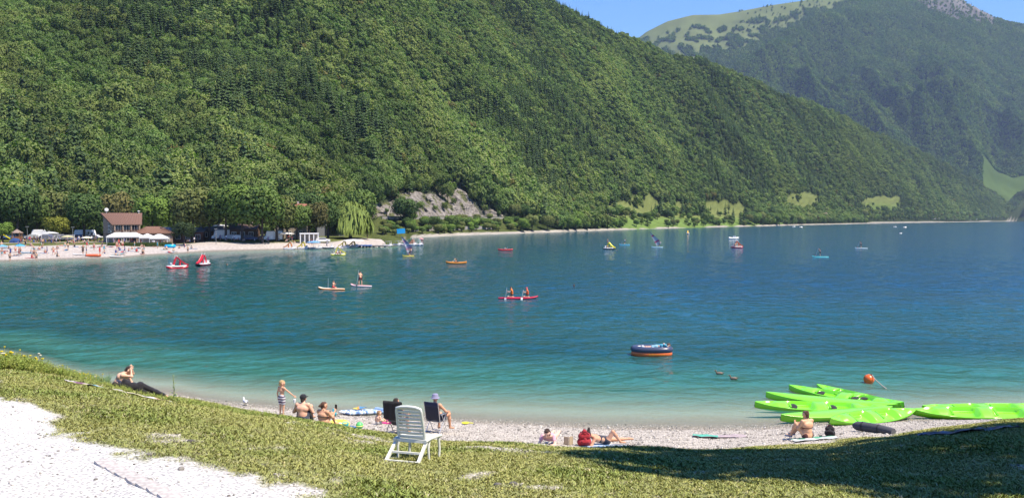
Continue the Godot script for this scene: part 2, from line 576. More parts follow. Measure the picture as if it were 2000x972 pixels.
func path_edge(x: float, z: float) -> float:      # metres beyond the edge of the gravel path
	for i in range(1, PATH.size()):
		if x <= PATH[i].x or i == PATH.size() - 1:
			var p: Vector2 = PATH[i - 1]
			var q: Vector2 = PATH[i]
			var t := (q - p).normalized()
			return (Vector2(x, z) - p).dot(Vector2(t.y, -t.x))
	return 0.0

func near_bank() -> void:
	# turf, gravel and lake bed are one sheet; its colours are those of dry soil, stones and silt
	var bear := []
	for k in 381: bear.append(-0.95 + 1.9 * k / 380.0)
	var dist := span(1.2, 8, 14) + span(8.15, 36, 190) + span(36.6, 150, 60, 1.4)
	var f := func(x: float, z: float) -> Array:
		var p := polar(x, z)
		var r := bank_row(p.x)
		var h := near_ground(x, z, r)
		var w := patch_noise.get_noise_2d(x * 60, z * 60)
		var w2 := patch_noise.get_noise_2d(x * 200, z * 200)
		var stone := Color(0.52, 0.47, 0.41) * (1.0 + 0.25 * w2 + 0.12 * w)
		var path := path_edge(x, z)
		if path < 1.0:
			stone = stone.lerp(Color(0.64, 0.62, 0.59) * (1.0 + 0.08 * w2), step_in(1.0, -0.3, path))
		var soil := Color(0.29, 0.295, 0.13) * (1.0 + 0.4 * w2)
		var wet := step_in(0.16, 0.02, h)
		stone = stone.lerp(Color(0.27, 0.235, 0.185), wet * 0.8)
		if h < -0.1:
			stone = stone.lerp(Color(0.56, 0.56, 0.44), step_in(-0.1, -0.7, h))
		var g := grass_at(x, z, p, r)
		var c := stone.lerp(soil, g)
		c.a = 1.0
		return [h + (0.015 * w2 if h > 0.1 else 0.0), c]
	var m := sheet(bear, dist, f)
	var gm := mat("turf and gravel", Color(1, 1, 1), 0.95, {"vertex_color_use_as_albedo": true, "uv1_triplanar": true, "uv1_world_triplanar": true, "uv1_scale": Vector3(0.45, 0.45, 0.45), "specular_mode": 2})
	gm.albedo_texture = noise_tex(0.075, 3, 512, [[0.0, Color(0.42, 0.42, 0.42)], [0.38, Color(0.8, 0.8, 0.8)], [0.55, Color(0.95, 0.95, 0.95)], [1.0, Color(1, 1, 1)]], 5, 0.0, FastNoiseLite.TYPE_CELLULAR)
	gm.heightmap_enabled = true
	gm.heightmap_scale = 1.0
	gm.heightmap_texture = noise_tex(0.06, 4, 512, [], 6)
	tag(part(self, "ground", m, gm), "", "", "", "structure")
	# behind and beside the camera the path and lawn go on
	var back := MB.new()
	back.col = Color(0.5, 0.48, 0.42)
	var ring := []
	for k in 25:
		var w := -0.76 + (TAU - 1.52) * k / 24.0 + 1.52
		ring.append(w)
	for k in 24:
		var a0: float = ring[k]
		var a1: float = ring[k + 1]
		for j in 6:
			var d0: float = [0.0, 4.0, 10.0, 25.0, 60.0, 150.0][j]
			var d1: float = [4.0, 10.0, 25.0, 60.0, 150.0, 400.0][j]
			var q := []
			for e in [[a0, d0], [a1, d0], [a1, d1], [a0, d1]]:
				var x: float = sin(e[0]) * e[1]
				var z: float = -cos(e[0]) * e[1]
				q.append(Vector3(x, near_ground(x, z) - 0.03 if e[1] > 0.0 else 5.3, z))
			back.col = Color(0.6, 0.58, 0.55) if j < 2 else Color(0.16, 0.17, 0.07)
			back.quad(q[0], q[3], q[2], q[1])
	tag(part(self, "ground", back.done(), gm), "", "", "", "structure")

func far_shore() -> void:
	var bear := []
	for k in 461: bear.append(-1.3 + 0.55 * k / 40.0 if k < 40 else -0.75 + 1.45 * (k - 40) / 400.0 if k < 440 else 0.7 + 0.6 * (k - 440) / 20.0)
	var us := span(-0.25, 0.0, 6) + [0.0025, 0.005, 0.0075, 0.01, 0.0125, 0.015, 0.0175] + span(0.02, 1.0, 120, 1.6) + [1.06, 1.15, 1.3, 1.6]
	var m := MB.new()
	for a in bear:
		var s: float = row(SHORE, a)[1] if a < -0.195 or a > -0.02 else 222.0 + (a + 0.195) / 0.175 * 187.0
		var shore: float = row(SHORE, a)[1]
		var h: Array = row(HILL, a)
		for u in us:
			var d: float = s + (h[2] - s) * u if u > 0.0 else s + 160.0 * u
			var x: float = a * d
			var z := -d
			var y := far_ground(x, z)
			var t := d - shore
			var w := patch_noise.get_noise_2d(x * 2, z * 2)
			var w2 := patch_noise.get_noise_2d(x * 9, z * 9)
			var c := Color(0.055, 0.075, 0.028) * (1.0 + 0.4 * w)
			if a < -0.135 and (a < -0.2 or t < 60.0):
				var sand := Color(0.60, 0.535, 0.48) * (1.0 + 0.12 * w2)
				var lawn := Color(0.15, 0.17, 0.05) * (1.0 + 0.35 * w2)
				var edge := along([-0.7, -0.5, -0.46, -0.42, -0.36, -0.3, -0.22, -0.19, -0.14], [38.0, 37.0, 38.0, 28.0, 11.5, 10.0, 10.5, 24.0, 44.0], a) + w2 * (4.0 if a < -0.42 else 2.0)
				c = sand.lerp(lawn, step_in(-1.5, 1.5, t - edge))
				c = c.lerp(Color(0.5, 0.47, 0.42), step_in(48, 49, t) * (1.0 - step_in(51, 52, t)) if a < -0.27 else 0.0)
				c = c.lerp(Color(0.05, 0.06, 0.022), step_in(75, 100, t))
				if y < 0.12: c = Color(0.33, 0.29, 0.24)
			else:
				if t < 5.0 and y < 2.6: c = Color(0.46, 0.42, 0.36) * (1.0 + 0.3 * w2)
				elif d - row(MAIN, a)[1] < 32.0 and a < 0.02: c = Color(0.10, 0.12, 0.04) * (1.0 + 0.5 * w2)
			var mead := meadow_at(x, z)
			if mead > 0.0:
				var dry := Color(0.205, 0.24, 0.08).lerp(Color(0.18, 0.27, 0.07), step_in(60, 30, t)) * (1.0 + 0.3 * w2)
				c = c.lerp(dry, mead)
			var ck := cliff_at(x, z)
			if ck > 0.0: c = c.lerp(Color(0.25, 0.23, 0.21) * (1.0 + 0.4 * w2), ck)
			c.a = 1.0
			m.col = c
			m.vert(Vector3(x, y - ck * 6.0, z), Vector3.ZERO)
	var wn := us.size()
	for i in bear.size() - 1:
		for j in wn - 1:
			var k := i * wn + j
			m.smooth_quad(k, k + wn, k + wn + 1, k + 1)
	m.norm(0)
	var hm := mat("hillside soil", Color.WHITE, 0.95, {"vertex_color_use_as_albedo": true, "uv1_triplanar": true, "uv1_world_triplanar": true, "uv1_scale": Vector3(0.06, 0.06, 0.06), "specular_mode": 2})
	hm.albedo_texture = noise_tex(0.05, 5, 512, [[0.0, Color(0.6, 0.6, 0.6)], [1.0, Color(1, 1, 1)]], 8)
	tag(part(self, "hillside", m.done(), hm), "", "", "", "structure")

func far_mountain() -> void:
	var bear := span(-0.2, 1.3, 420)
	var dist := span(2300, 3600, 110) + [3680, 3800, 4200, 5200]
	var f := func(x: float, z: float) -> Array:
		var h := mountain(x, z)
		var w := patch_noise.get_noise_2d(x * 0.8, z * 0.8)
		var c := Color(0.035, 0.055, 0.025) * (1.0 + 0.3 * w)
		c = c.lerp(Color(0.19, 0.225, 0.085) * (1.0 + 0.25 * w), pasture_at(x, z, h))
		if x > 0.585 * -z and z > -2700.0: c = Color(0.10, 0.155, 0.042) * (1.0 + 0.3 * w) if pasture_at(x, z, h) > 0.5 else c
		c = c.lerp(Color(0.21, 0.195, 0.185) * (1.0 + 0.7 * w), rock_at(x, z, h))
		c.a = 1.0
		return [h + rock_at(x, z, h) * 26.0 * patch_noise.get_noise_2d(x * 3.0, z * 3.0), c]
	var hm: StandardMaterial3D = mats["hillside soil"]
	tag(part(self, "mountain", sheet(bear, dist, f), hm), "", "", "", "structure")

func wave(x: float, z: float, d: float) -> float:
	var h := 0.0
	for w in WAVES:
		var fade: float = clampf(2.0 - d / (75.0 * sqrt(w[3])), 0.0, 1.0)
		if fade > 0.0:
			h += w[2] * fade * sin(w[0] * x + w[1] * z + w[4])
	return h

var WAVES := []

func lake() -> void:
	var r := RandomNumberGenerator.new()
	r.seed = 5
	for k in 13:
		var lam := 0.62 * pow(1.17, k)      # wavelength
		var dir := r.randfn() * 0.6 + 0.2
		var q := TAU / lam
		WAVES.append([sin(dir) * q, cos(dir) * q, 0.0068 * pow(lam, 0.9), lam, r.randf() * TAU])
	var bear := span(-1.3, -0.72, 14) + span(-0.718, 0.718, 560) + span(0.73, 1.3, 14)
	var dist := []
	for k in 641: dist.append(8.0 / (lerpf(0.305, 0.0026, pow(k / 640.0, 0.96))))
	var gust := FastNoiseLite.new()
	gust.seed = 4; gust.frequency = 0.02; gust.fractal_octaves = 3
	var f := func(x: float, z: float) -> Array:
		var p := polar(x, z)
		var deep: float
		if p.y < 75.0: deep = maxf(-near_ground(x, z), (p.y - 50.0) * 0.3)
		else: deep = clampf(minf((row(SHORE, p.x)[1] - p.y) * (0.085 if p.x < -0.14 else 0.3), 7.5 + (p.y - 75.0) * 0.2), 0.0, 30.0)
		var calm := step_in(0.0, 1.2, deep) * 0.8 + 0.2
		var g := 0.75 + 0.5 * gust.get_noise_2d(x, z * 0.6)
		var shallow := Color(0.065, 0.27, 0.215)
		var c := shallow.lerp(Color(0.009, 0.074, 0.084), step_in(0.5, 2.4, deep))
		c = c.lerp(Color(0.005, 0.064, 0.076).lerp(Color(0.003, 0.054, 0.104), step_in(-0.35, 0.35, p.x)), step_in(1.8, 12.0, deep))  # reflected hill green and sky blue put into the deep colour, left to right
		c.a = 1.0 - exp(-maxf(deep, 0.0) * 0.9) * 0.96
		return [wave(x, z, p.y) * calm * g, c]
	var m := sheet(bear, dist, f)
	var wm := ORMMaterial3D.new()
	wm.resource_name = "lake water"
	wm.vertex_color_use_as_albedo = true
	wm.transparency = BaseMaterial3D.TRANSPARENCY_ALPHA
	var img := Image.create(4, 4, false, Image.FORMAT_RGB8)
	img.fill(Color(1, 0.09, 0))
	wm.orm_texture = ImageTexture.create_from_image(img)
	wm.normal_enabled = true
	wm.normal_scale = 0.56
	wm.normal_texture = noise_tex(0.006, 5, 1024, [], 9, 22.0)
	wm.normal_texture.noise.fractal_gain = 0.62
	wm.uv1_triplanar = true
	wm.uv1_world_triplanar = true
	wm.uv1_scale = Vector3(0.035, 0.035, 0.06)
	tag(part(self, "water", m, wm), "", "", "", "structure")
	var bed := MB.new()
	bed.col = Color(0.2, 0.22, 0.2)
	bed.quad(Vector3(-9000, -42, 3000), Vector3(9000, -42, 3000), Vector3(9000, -42, -9000), Vector3(-9000, -42, -9000))
	tag(part(self, "ground", bed.done(), mats["hillside soil"]), "", "", "", "structure")

var leaf_mat: StandardMaterial3D

func forests() -> void:
	leaf_mat = mat("leaves", Color.WHITE, 0.75, {"vertex_color_use_as_albedo": true, "backlight_enabled": true, "backlight": Color(0.62, 0.82, 0.25), "metallic_specular": 0.2})
	var broad := []
	for k in 4: broad.append(leaf_crown(100 + k, Vector3(0, 5.4, 0), Vector3(3.9, 4.3, 3.9), 10, 340, 0.72, 0.2))
	for k in 3: broad.append(leaf_crown(120 + k, Vector3(0, 5.4, 0), Vector3(3.9, 4.4, 3.9), 13, 900, 0.42, 0.2))
	var pines := []
	for k in 3: pines.append(conifer(200 + k, 13.0, 2.7, 9, 8))
	var spots := [[], [], [], [], [], [], [], [], [], []]
	var tints := [[], [], [], [], [], [], [], [], [], []]
	var r := RandomNumberGenerator.new()
	r.seed = 77
	var n := 0
	for k in 185000:
		var a := r.randf_range(-0.82, 0.74)
		var h: Array = row(HILL, a)
		var s: float = row(SHORE, a)[1]
		var d0: float = s + 80.0 if a < -0.2 else (row(MAIN, a)[1] if a < 0.06 else s) + 6.0
		var d1: float = minf(h[2] + 40.0, 1e9)
		# even density over the ground
		var d := sqrt(lerpf(d0 * d0, d1 * d1, r.randf()))
		var x := a * d
		var z := -d
		var y := far_ground(x, z)
		if (y - 8.0) / d > 0.32: continue
		var keep := 1.0
		if d > 900.0: keep = 0.75
		if r.randf() > keep: continue
		var t := d - s
		if a > -0.2 and a < 0.09 and d - row(MAIN, minf(a, 0.06))[1] < 41.0 * (1.0 - step_in(0.0, 0.08, a)): continue
		if meadow_at(x, z) > 0.4 and r.randf() > 0.015: continue
		var ck := cliff_at(x, z)
		if ck > 0.3 and r.randf() > 0.05: continue
		var w := patch_noise.get_noise_2d(x * 0.55 + 400, z * 0.55)
		var w2 := patch_noise.get_noise_2d(x * 2.2, z * 2.2 + 900)
		var high := step_in(10, 110, y)
		var pine := w + 0.45 * w2 + 0.12 * high - 0.1 + 0.25 * r.randfn() > 0.16
		var i := (7 + r.randi() % 3) if pine else (r.randi() % 4 if d > 430.0 else 4 + r.randi() % 3)
		var sc := (0.42 + 0.68 * pow(r.randf(), 1.4) + 0.3 * w2 + (0.4 if r.randf() < 0.03 else 0.0)) * (0.85 if ck > 0.1 else 1.0) * lerpf(1.1, 0.82, high)
		var b := Basis(Vector3.UP, r.randf() * TAU).scaled(Vector3(sc, sc * r.randf_range(0.85, 1.15), sc))
		spots[i].append(Transform3D(b, Vector3(x, y - 0.4, z)))
		var v := 0.84 + 0.32 * r.randf()
		var c: Color
		if pine: c = Color(0.078, 0.120, 0.050).lerp(Color(0.105, 0.148, 0.058), r.randf()) * v
		else:
			c = Color(0.130, 0.192, 0.062).lerp(Color(0.205, 0.245, 0.078), clampf(0.45 + w2 * 1.2 + r.randfn() * 0.25, 0, 1)) * v
			if r.randf() < 0.012: c = Color(0.17, 0.15, 0.055)
		var w3 := patch_noise.get_noise_2d(a * 900.0 + y * 1.3, y * 0.5 - 300.0)
		c = c * (1.0 + 0.45 * w3)
		var yellow_green_band := exp(-pow((a - 0.45) / 0.045, 2.0)) * step_in(40, 110, y)  # a band of yellower green trees high on the right slope
		c = c.lerp(Color(0.19, 0.23, 0.055) * v, yellow_green_band * 0.6)
		c.a = 1.0
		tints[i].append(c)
		n += 1
	for k in 7: scatter("broadleaf_forest", broad[k], leaf_mat, spots[k], tints[k])
	for k in 3: scatter("pine_forest", pines[k], leaf_mat, spots[7 + k], tints[7 + k])
	print("hill trees ", n)
	# the far mountain
	var small := [leaf_crown(300, Vector3(0, 5.2, 0), Vector3(4.6, 5.4, 4.6), 6, 60, 2.0), leaf_crown(301, Vector3(0, 5.2, 0), Vector3(4.2, 6.0, 4.2), 6, 60, 1.9), conifer(302, 15.0, 3.4, 5, 6)]
	var sp := [[], [], []]
	var ti := [[], [], []]
	var nm := 0
	for k in 140000:
		var a := r.randf_range(0.14, 0.70)
		var d := sqrt(lerpf(2330.0 * 2330.0, 3640.0 * 3640.0, r.randf()))
		var x := a * d
		var z := -d
		var h: Array = row(HILL, a)
		var y := mountain(x, z)
		if (y - 8.0) / d < (h[3] - 14.0) / h[2]: continue
		var pa := pasture_at(x, z, y)
		if pa > 0.5:
			if r.randf() > 0.03 * step_in(0.26, 0.36, a) * step_in(0.56, 0.5, a): continue
		var rk := rock_at(x, z, y)
		if rk > 0.3 and r.randf() > 0.12: continue
		var i := 2 if r.randf() < 0.3 else r.randi() % 2
		var sc := r.randf_range(0.75, 1.25)
		sp[i].append(Transform3D(Basis(Vector3.UP, r.randf() * TAU).scaled(Vector3(sc, sc, sc)), Vector3(x, y - 0.6, z)))
		var v := 0.7 + 0.55 * r.randf()
		var c := (Color(0.055, 0.092, 0.034) if i == 2 else Color(0.105, 0.17, 0.042).lerp(Color(0.17, 0.215, 0.052), clampf(0.4 + patch_noise.get_noise_2d(x, z), 0, 1))) * v
		c.a = 1.0
		ti[i].append(c)
		nm += 1
	for k in 3: scatter("mountain_forest", small[k], leaf_mat, sp[k], ti[k])
	print("mountain trees ", nm)

func rock_cliff() -> void:
	var cell := FastNoiseLite.new()
	cell.noise_type = FastNoiseLite.TYPE_CELLULAR
	cell.seed = 3; cell.frequency = 0.13; cell.fractal_octaves = 3
	cell.cellular_return_type = FastNoiseLite.RETURN_DISTANCE
	var m := MB.new()
	var na := 260
	var nt := 90
	for i in na + 1:
		var a := lerpf(-0.188, 0.0, float(i) / na)
		for j in nt + 1:
			var d: float = row(MAIN, a)[1] + lerpf(36.0, 88.0, float(j) / nt)
			var x := a * d
			var z := -d
			var k := cliff_at(x, z)
			var y := far_ground(x, z)
			var c := cell.get_noise_3d(x * 1.2, y * 1.6 + x * 0.5, z * 0.6)
			var w := patch_noise.get_noise_2d(x * 10, z * 10)
			var v := 1.0 + 0.28 * c + 0.3 * w
			m.col = Color(0.29 * v, 0.262 * v, 0.235 * v)
			if patch_noise.get_noise_2d(x * 14 + 70, z * 14) > 0.2: m.col = Color(0.13, 0.14, 0.07)
			m.vert(Vector3(x, y + (k * 1.5 - (1.0 - k) * 2.0), z) + Vector3(0, 0.35, 1.0) * (c * 6.0 + 3.0 * w) * k, Vector3.ZERO)
	var wn := nt + 1
	for i in na:
		for j in nt:
			var k := i * wn + j
			m.smooth_quad(k, k + wn, k + wn + 1, k + 1)
	m.norm(0)
	var rm := mat("cliff rock", Color.WHITE, 0.95, {"vertex_color_use_as_albedo": true, "uv1_triplanar": true, "uv1_world_triplanar": true, "uv1_scale": Vector3(0.045, 0.06, 0.045), "specular_mode": 2})
	rm.albedo_texture = noise_tex(0.022, 4, 512, [[0.0, Color(0.25, 0.25, 0.25)], [0.3, Color(0.7, 0.7, 0.7)], [0.55, Color(1, 1, 1)], [1.0, Color(0.8, 0.8, 0.8)]], 25, 0.0, FastNoiseLite.TYPE_CELLULAR)
	rm.heightmap_enabled = true
	rm.heightmap_scale = 120.0
	rm.heightmap_texture = noise_tex(0.02, 5, 512, [], 26)
	tag(part(self, "rock_cliff", m.done(), rm), "", "", "", "structure")

func lawn() -> void:
	var r := RandomNumberGenerator.new()
	r.seed = 31
	var clumps := []
	for k in 3:
		var m := MB.new()
		for b in 16:
			var w := r.randf() * TAU
			var at := Vector3(cos(w), 0, sin(w)) * 0.095 * sqrt(r.randf())
			var lean := Vector3(r.randfn(), 0, r.randfn()) * 0.026
			var hh := r.randf_range(0.012, 0.034)
			var side := Vector3(cos(w * 3.0), 0, sin(w * 3.0)) * 0.0033
			var t := r.randf_range(0.75, 1.2)
			m.col = Color(t * r.randf_range(0.9, 1.25), t, t * 0.85)
			var nn := (Vector3(r.randfn() * 0.35, 1.0, r.randfn() * 0.35)).normalized()
			var mid := at + lean * 0.4 + Vector3(0, hh * 0.6, 0)
			var i := m.vert(at - side, nn); m.vert(at + side, nn); m.vert(mid + side, nn); m.vert(mid - side, nn); m.vert(at + lean + Vector3(0, hh, 0), nn)
			m.tri_i(i, i + 1, i + 2); m.tri_i(i, i + 2, i + 3); m.tri_i(i + 3, i + 2, i + 4)
		clumps.append(m.done())
	var gm := mat("grass blades", Color.WHITE, 0.7, {"vertex_color_use_as_albedo": true, "backlight_enabled": true, "backlight": Color(0.5, 0.5, 0.2), "metallic_specular": 0.2})
	var spots := [[], [], []]
	var tints := [[], [], []]
	for k in 250000:
		var a := r.randf_range(-0.92, 0.92)
		var d := sqrt(lerpf(7.2 * 7.2, 28.5 * 28.5, r.randf()))
		if d > 16.0 and r.randf() < 0.35: continue
		var x := a * d
		var z := -d
		var p := Vector2(a, d)
		var br := bank_row(a)
		if d > br[5] + 1.0: continue
		var g := grass_at(x, z, p, br)
		if r.randf() > g * 1.05 - 0.08: continue
		var i := k % 3
		var w := patch_noise.get_noise_2d(x * 25, z * 25)
		var tall := 1.0 + 0.5 * step_in(0.1, 0.5, w)
		var sc := r.randf_range(0.7, 1.15) * tall * (1.25 if d > 16.0 else 1.0)
		spots[i].append(Transform3D(Basis(Vector3.UP, r.randf() * TAU).scaled(Vector3(sc * 1.15, sc, sc * 1.15)), Vector3(x, near_ground(x, z, br) - 0.004, z)))
		var c := Color(0.42, 0.435, 0.165).lerp(Color(0.27, 0.34, 0.10), clampf(0.35 + 1.6 * w + 0.7 * patch_noise.get_noise_2d(x * 8, z * 8) + 0.13 * r.randfn(), 0, 1))
		if r.randf() < 0.08: c = Color(0.50, 0.46, 0.28)
		tints[i].append(c)
	for k in 3: scatter("grass", clumps[k], gm, spots[k], tints[k])
	print("grass ", spots[0].size() * 3)

func objects() -> void:
	near_things()
	village()
	lake_craft()

# ---------------------------------------------------------------- figures
# bones are [from, to, radius, radius, tag]; their distance fields join smoothly and are meshed as surface nets
func nets(m: MB, bones: Array, cell: float, k: float, paint: Callable) -> void:
	var lo := Vector3.INF
	var hi := -Vector3.INF
	for b in bones:
		var r: float = maxf(b[2], b[3]) + cell * 2.0
		lo = lo.min(b[0] - Vector3.ONE * r).min(b[1] - Vector3.ONE * r)
		hi = hi.max(b[0] + Vector3.ONE * r).max(b[1] + Vector3.ONE * r)
	var nx := int((hi.x - lo.x) / cell) + 2
	var ny := int((hi.y - lo.y) / cell) + 2
	var nz := int((hi.z - lo.z) / cell) + 2
	var f := PackedFloat32Array()
	f.resize(nx * ny * nz)
	f.fill(0.5)
	var own := PackedByteArray()
	own.resize(nx * ny * nz)
	for bi in bones.size():
		var b: Array = bones[bi]
		var a: Vector3 = b[0]
		var ab: Vector3 = b[1] - a
		var ra: float = b[2]
		var rb: float = b[3]
		var l2 := maxf(ab.length_squared(), 1e-9)
		var r := maxf(ra, rb) + k + cell * 2.0
		var p0 := ((a.min(b[1]) - Vector3.ONE * r - lo) / cell).max(Vector3.ZERO)
		var p1 := (a.max(b[1]) + Vector3.ONE * r - lo) / cell
		for iz in range(int(p0.z), mini(int(p1.z) + 1, nz - 1) + 1):
			for iy in range(int(p0.y), mini(int(p1.y) + 1, ny - 1) + 1):
				var at := (iz * ny + iy) * nx
				for ix in range(int(p0.x), mini(int(p1.x) + 1, nx - 1) + 1):
					var p := lo + Vector3(ix, iy, iz) * cell - a
					var t := clampf(p.dot(ab) / l2, 0.0, 1.0)
					var d := (p - ab * t).length() - ra - (rb - ra) * t
					var e := f[at + ix]
					if d < e: own[at + ix] = bi
					var h := maxf(k - absf(d - e), 0.0) / k
					f[at + ix] = minf(d, e) - h * h * k * 0.25
	var ids := {}
	var sy := nx
	var sz := nx * ny
	for iz in nz - 1:
		for iy in ny - 1:
			for ix in nx - 1:
				var at := iz * sz + iy * sy + ix
				var s0 := f[at] < 0.0
				if s0 == (f[at + 1] < 0.0) and s0 == (f[at + sy] < 0.0) and s0 == (f[at + sz] < 0.0) and s0 == (f[at + sy + 1] < 0.0) and s0 == (f[at + sz + 1] < 0.0) and s0 == (f[at + sz + sy] < 0.0) and s0 == (f[at + sz + sy + 1] < 0.0):
					continue
				var sum := Vector3.ZERO
				var n := 0
				for e in EDGES:
					var u: int = at + e[0] + e[1] * sy + e[2] * sz
					var v: int = at + e[3] + e[4] * sy + e[5] * sz
					if (f[u] < 0.0) != (f[v] < 0.0):
						var t := f[u] / (f[u] - f[v])
						sum += Vector3(e[0], e[1], e[2]).lerp(Vector3(e[3], e[4], e[5]), t)
						n += 1
				var q := sum / n
				var g := Vector3(f[at + 1] + f[at + 1 + sy] + f[at + 1 + sz] + f[at + 1 + sy + sz] - f[at] - f[at + sy] - f[at + sz] - f[at + sy + sz], f[at + sy] + f[at + 1 + sy] + f[at + sy + sz] + f[at + 1 + sy + sz] - f[at] - f[at + 1] - f[at + sz] - f[at + 1 + sz], f[at + sz] + f[at + 1 + sz] + f[at + sy + sz] + f[at + 1 + sy + sz] - f[at] - f[at + 1] - f[at + sy] - f[at + 1 + sy])
				var p := lo + (Vector3(ix, iy, iz) + q) * cell
				m.col = paint.call(p, bones[own[at]][4])
				ids[at] = m.vert(p, g.normalized())
	for at in ids:
		var inside := f[at] < 0.0
		for axis in 3:
			var step: int = [1, sy, sz][axis]
			if inside == (f[at + step] < 0.0): continue
			var s1: int = [sy, sz, 1][axis]
			var s2: int = [sz, 1, sy][axis]
			if not (ids.has(at - s1) and ids.has(at - s2) and ids.has(at - s1 - s2)): continue
			var a: int = ids[at]
			var b: int = ids[at - s1]
			var c: int = ids[at - s1 - s2]
			var d: int = ids[at - s2]
			if inside:
				m.tri_i(a, b, c); m.tri_i(a, c, d)
			else:
				m.tri_i(a, c, b); m.tri_i(a, d, c)

const EDGES := [[0, 0, 0, 1, 0, 0], [0, 1, 0, 1, 1, 0], [0, 0, 1, 1, 0, 1], [0, 1, 1, 1, 1, 1], [0, 0, 0, 0, 1, 0], [1, 0, 0, 1, 1, 0], [0, 0, 1, 0, 1, 1], [1, 0, 1, 1, 1, 1], [0, 0, 0, 0, 0, 1], [1, 0, 0, 1, 0, 1], [0, 1, 0, 0, 1, 1], [1, 1, 0, 1, 1, 1]]

# a pose: joints in metres for an adult, y up, facing -z
# P pelvis, C chest, N neck, H head, F where the face looks, S shoulders, E elbows, W wrists, L hips, K knees, A ankles, T toes; each pair is [left, right]
func mirror(v: Vector3) -> Vector3:
	return Vector3(-v.x, v.y, v.z)

func pair(right: Vector3, left = null) -> Array:
	return [mirror(right) if left == null else left, right]

func bones_of(j: Dictionary, slim := 1.0) -> Array:
	var b := []
	var wide: float = j.get("wide", 1.0) * slim
	b.append([j.L[0], j.L[1], 0.098 * wide, 0.098 * wide, "hip"])
	b.append([j.P, j.P.lerp(j.C, 0.5), 0.112 * wide, 0.098 * wide, "belly"])
	var waist: Vector3 = j.P.lerp(j.C, 0.45)
	var side: Vector3 = (j.S[1] - j.S[0]).normalized() * 0.075
	b.append([waist - side * 0.6, waist + side * 0.6, 0.09 * wide, 0.09 * wide, "belly"])
	b.append([j.C - side, j.C + side, 0.105 * wide, 0.105 * wide, "chest"])
	b.append([waist, j.C, 0.098 * wide, 0.112 * wide, "chest"])
	b.append([j.C.lerp(j.N, 0.2), j.N, 0.095, 0.058, "chest"])
	b.append([j.S[0], j.S[1], 0.056, 0.056, "chest"])
	b.append([j.N, j.H, 0.054, 0.048, "neck"])
	for s in 2:
		b.append([j.S[s], j.E[s], 0.053 * wide, 0.039 * wide, "arm"])
		b.append([j.E[s], j.W[s], 0.040 * wide, 0.027, "arm"])
		b.append([j.L[s], j.K[s], 0.088 * wide, 0.056 * wide, "thigh"])
		b.append([j.K[s], j.K[s].lerp(j.A[s], 0.35), 0.054, 0.054 * wide, "shin"])
		b.append([j.K[s].lerp(j.A[s], 0.35), j.A[s], 0.052 * wide, 0.034, "shin"])
		b.append([j.A[s], j.T[s], 0.038, 0.026, "foot"])
	return b

func head_bones(j: Dictionary, big := 1.0) -> Array:
	var fwd: Vector3 = j.F.normalized()
	var up: Vector3 = j.get("U", Vector3.UP)
	var rt := fwd.cross(up).normalized()
	up = rt.cross(fwd).normalized()
	var h: Vector3 = j.H
	var s := big
	return [[h + (up * 0.045 - fwd * 0.022) * s, h + (up * 0.04 + fwd * 0.028) * s, 0.083 * s, 0.078 * s, "skull"], [h + (up * -0.02 + fwd * 0.03) * s, h + (up * -0.072 + fwd * 0.058) * s, 0.066 * s, 0.036 * s, "face"],
		[h + (up * 0.012 + fwd * 0.098) * s, h + (up * -0.022 + fwd * 0.118) * s, 0.011 * s, 0.016 * s, "face"], [h + (up * -0.055 + fwd * 0.088 - rt * 0.018) * s, h + (up * -0.055 + fwd * 0.088 + rt * 0.018) * s, 0.012 * s, 0.012 * s, "lips"],
		[h + (rt * 0.083 + up * 0.012) * s, h + (rt * 0.087 - up * 0.022) * s, 0.020 * s, 0.012 * s, "ear"], [h + (rt * -0.083 + up * 0.012) * s, h + (rt * -0.087 - up * 0.022) * s, 0.020 * s, 0.012 * s, "ear"],
		[h + (up * -0.04 - fwd * 0.01) * s, j.N, 0.052 * s, 0.054, "neck"]]

func hand_bones(elbow: Vector3, wrist: Vector3, thumb_side: Vector3, curl: float, s := 1.0) -> Array:
	var d := (wrist - elbow).normalized()
	var t := (thumb_side - d * thumb_side.dot(d)).normalized()
	var n := d.cross(t)
	var b := [[wrist - d * 0.03, wrist + d * 0.015, 0.026 * s, 0.024 * s, "hand"]]
	b.append([wrist + (d * 0.03 + t * 0.018) * s, wrist + (d * 0.072 + t * 0.026) * s, 0.017 * s, 0.013 * s, "hand"])
	b.append([wrist + (d * 0.03 - t * 0.016) * s, wrist + (d * 0.068 - t * 0.024) * s, 0.016 * s, 0.012 * s, "hand"])
	for k in 4:
		var w := (0.030 - 0.020 * k)
		var l: float = [0.070, 0.078, 0.073, 0.058][k] * s
		var p := wrist + (d * 0.078 + t * w) * s
		var c := curl * (1.0 + 0.12 * k)
		var d1 := d.rotated(t, -c * 0.7)
		var d2 := d.rotated(t, -c * 1.6)
		var q := p + d1 * l * 0.52
		b.append([p, q, 0.0095 * s, 0.0088 * s, "hand"])
		b.append([q, q + d2 * l * 0.48, 0.0088 * s, 0.0075 * s, "hand"])
	var tb := wrist + (d * 0.018 + t * 0.026) * s
	var tm := tb + (d * 0.022 + t * 0.026 + n * 0.006) * s
	b.append([tb, tm, 0.013 * s, 0.0105 * s, "hand"])
	b.append([tm, tm + (d * 0.03 + t * 0.008 + n * 0.012 * curl) * s, 0.0105 * s, 0.0085 * s, "hand"])
	return b

var skin_mat: StandardMaterial3D

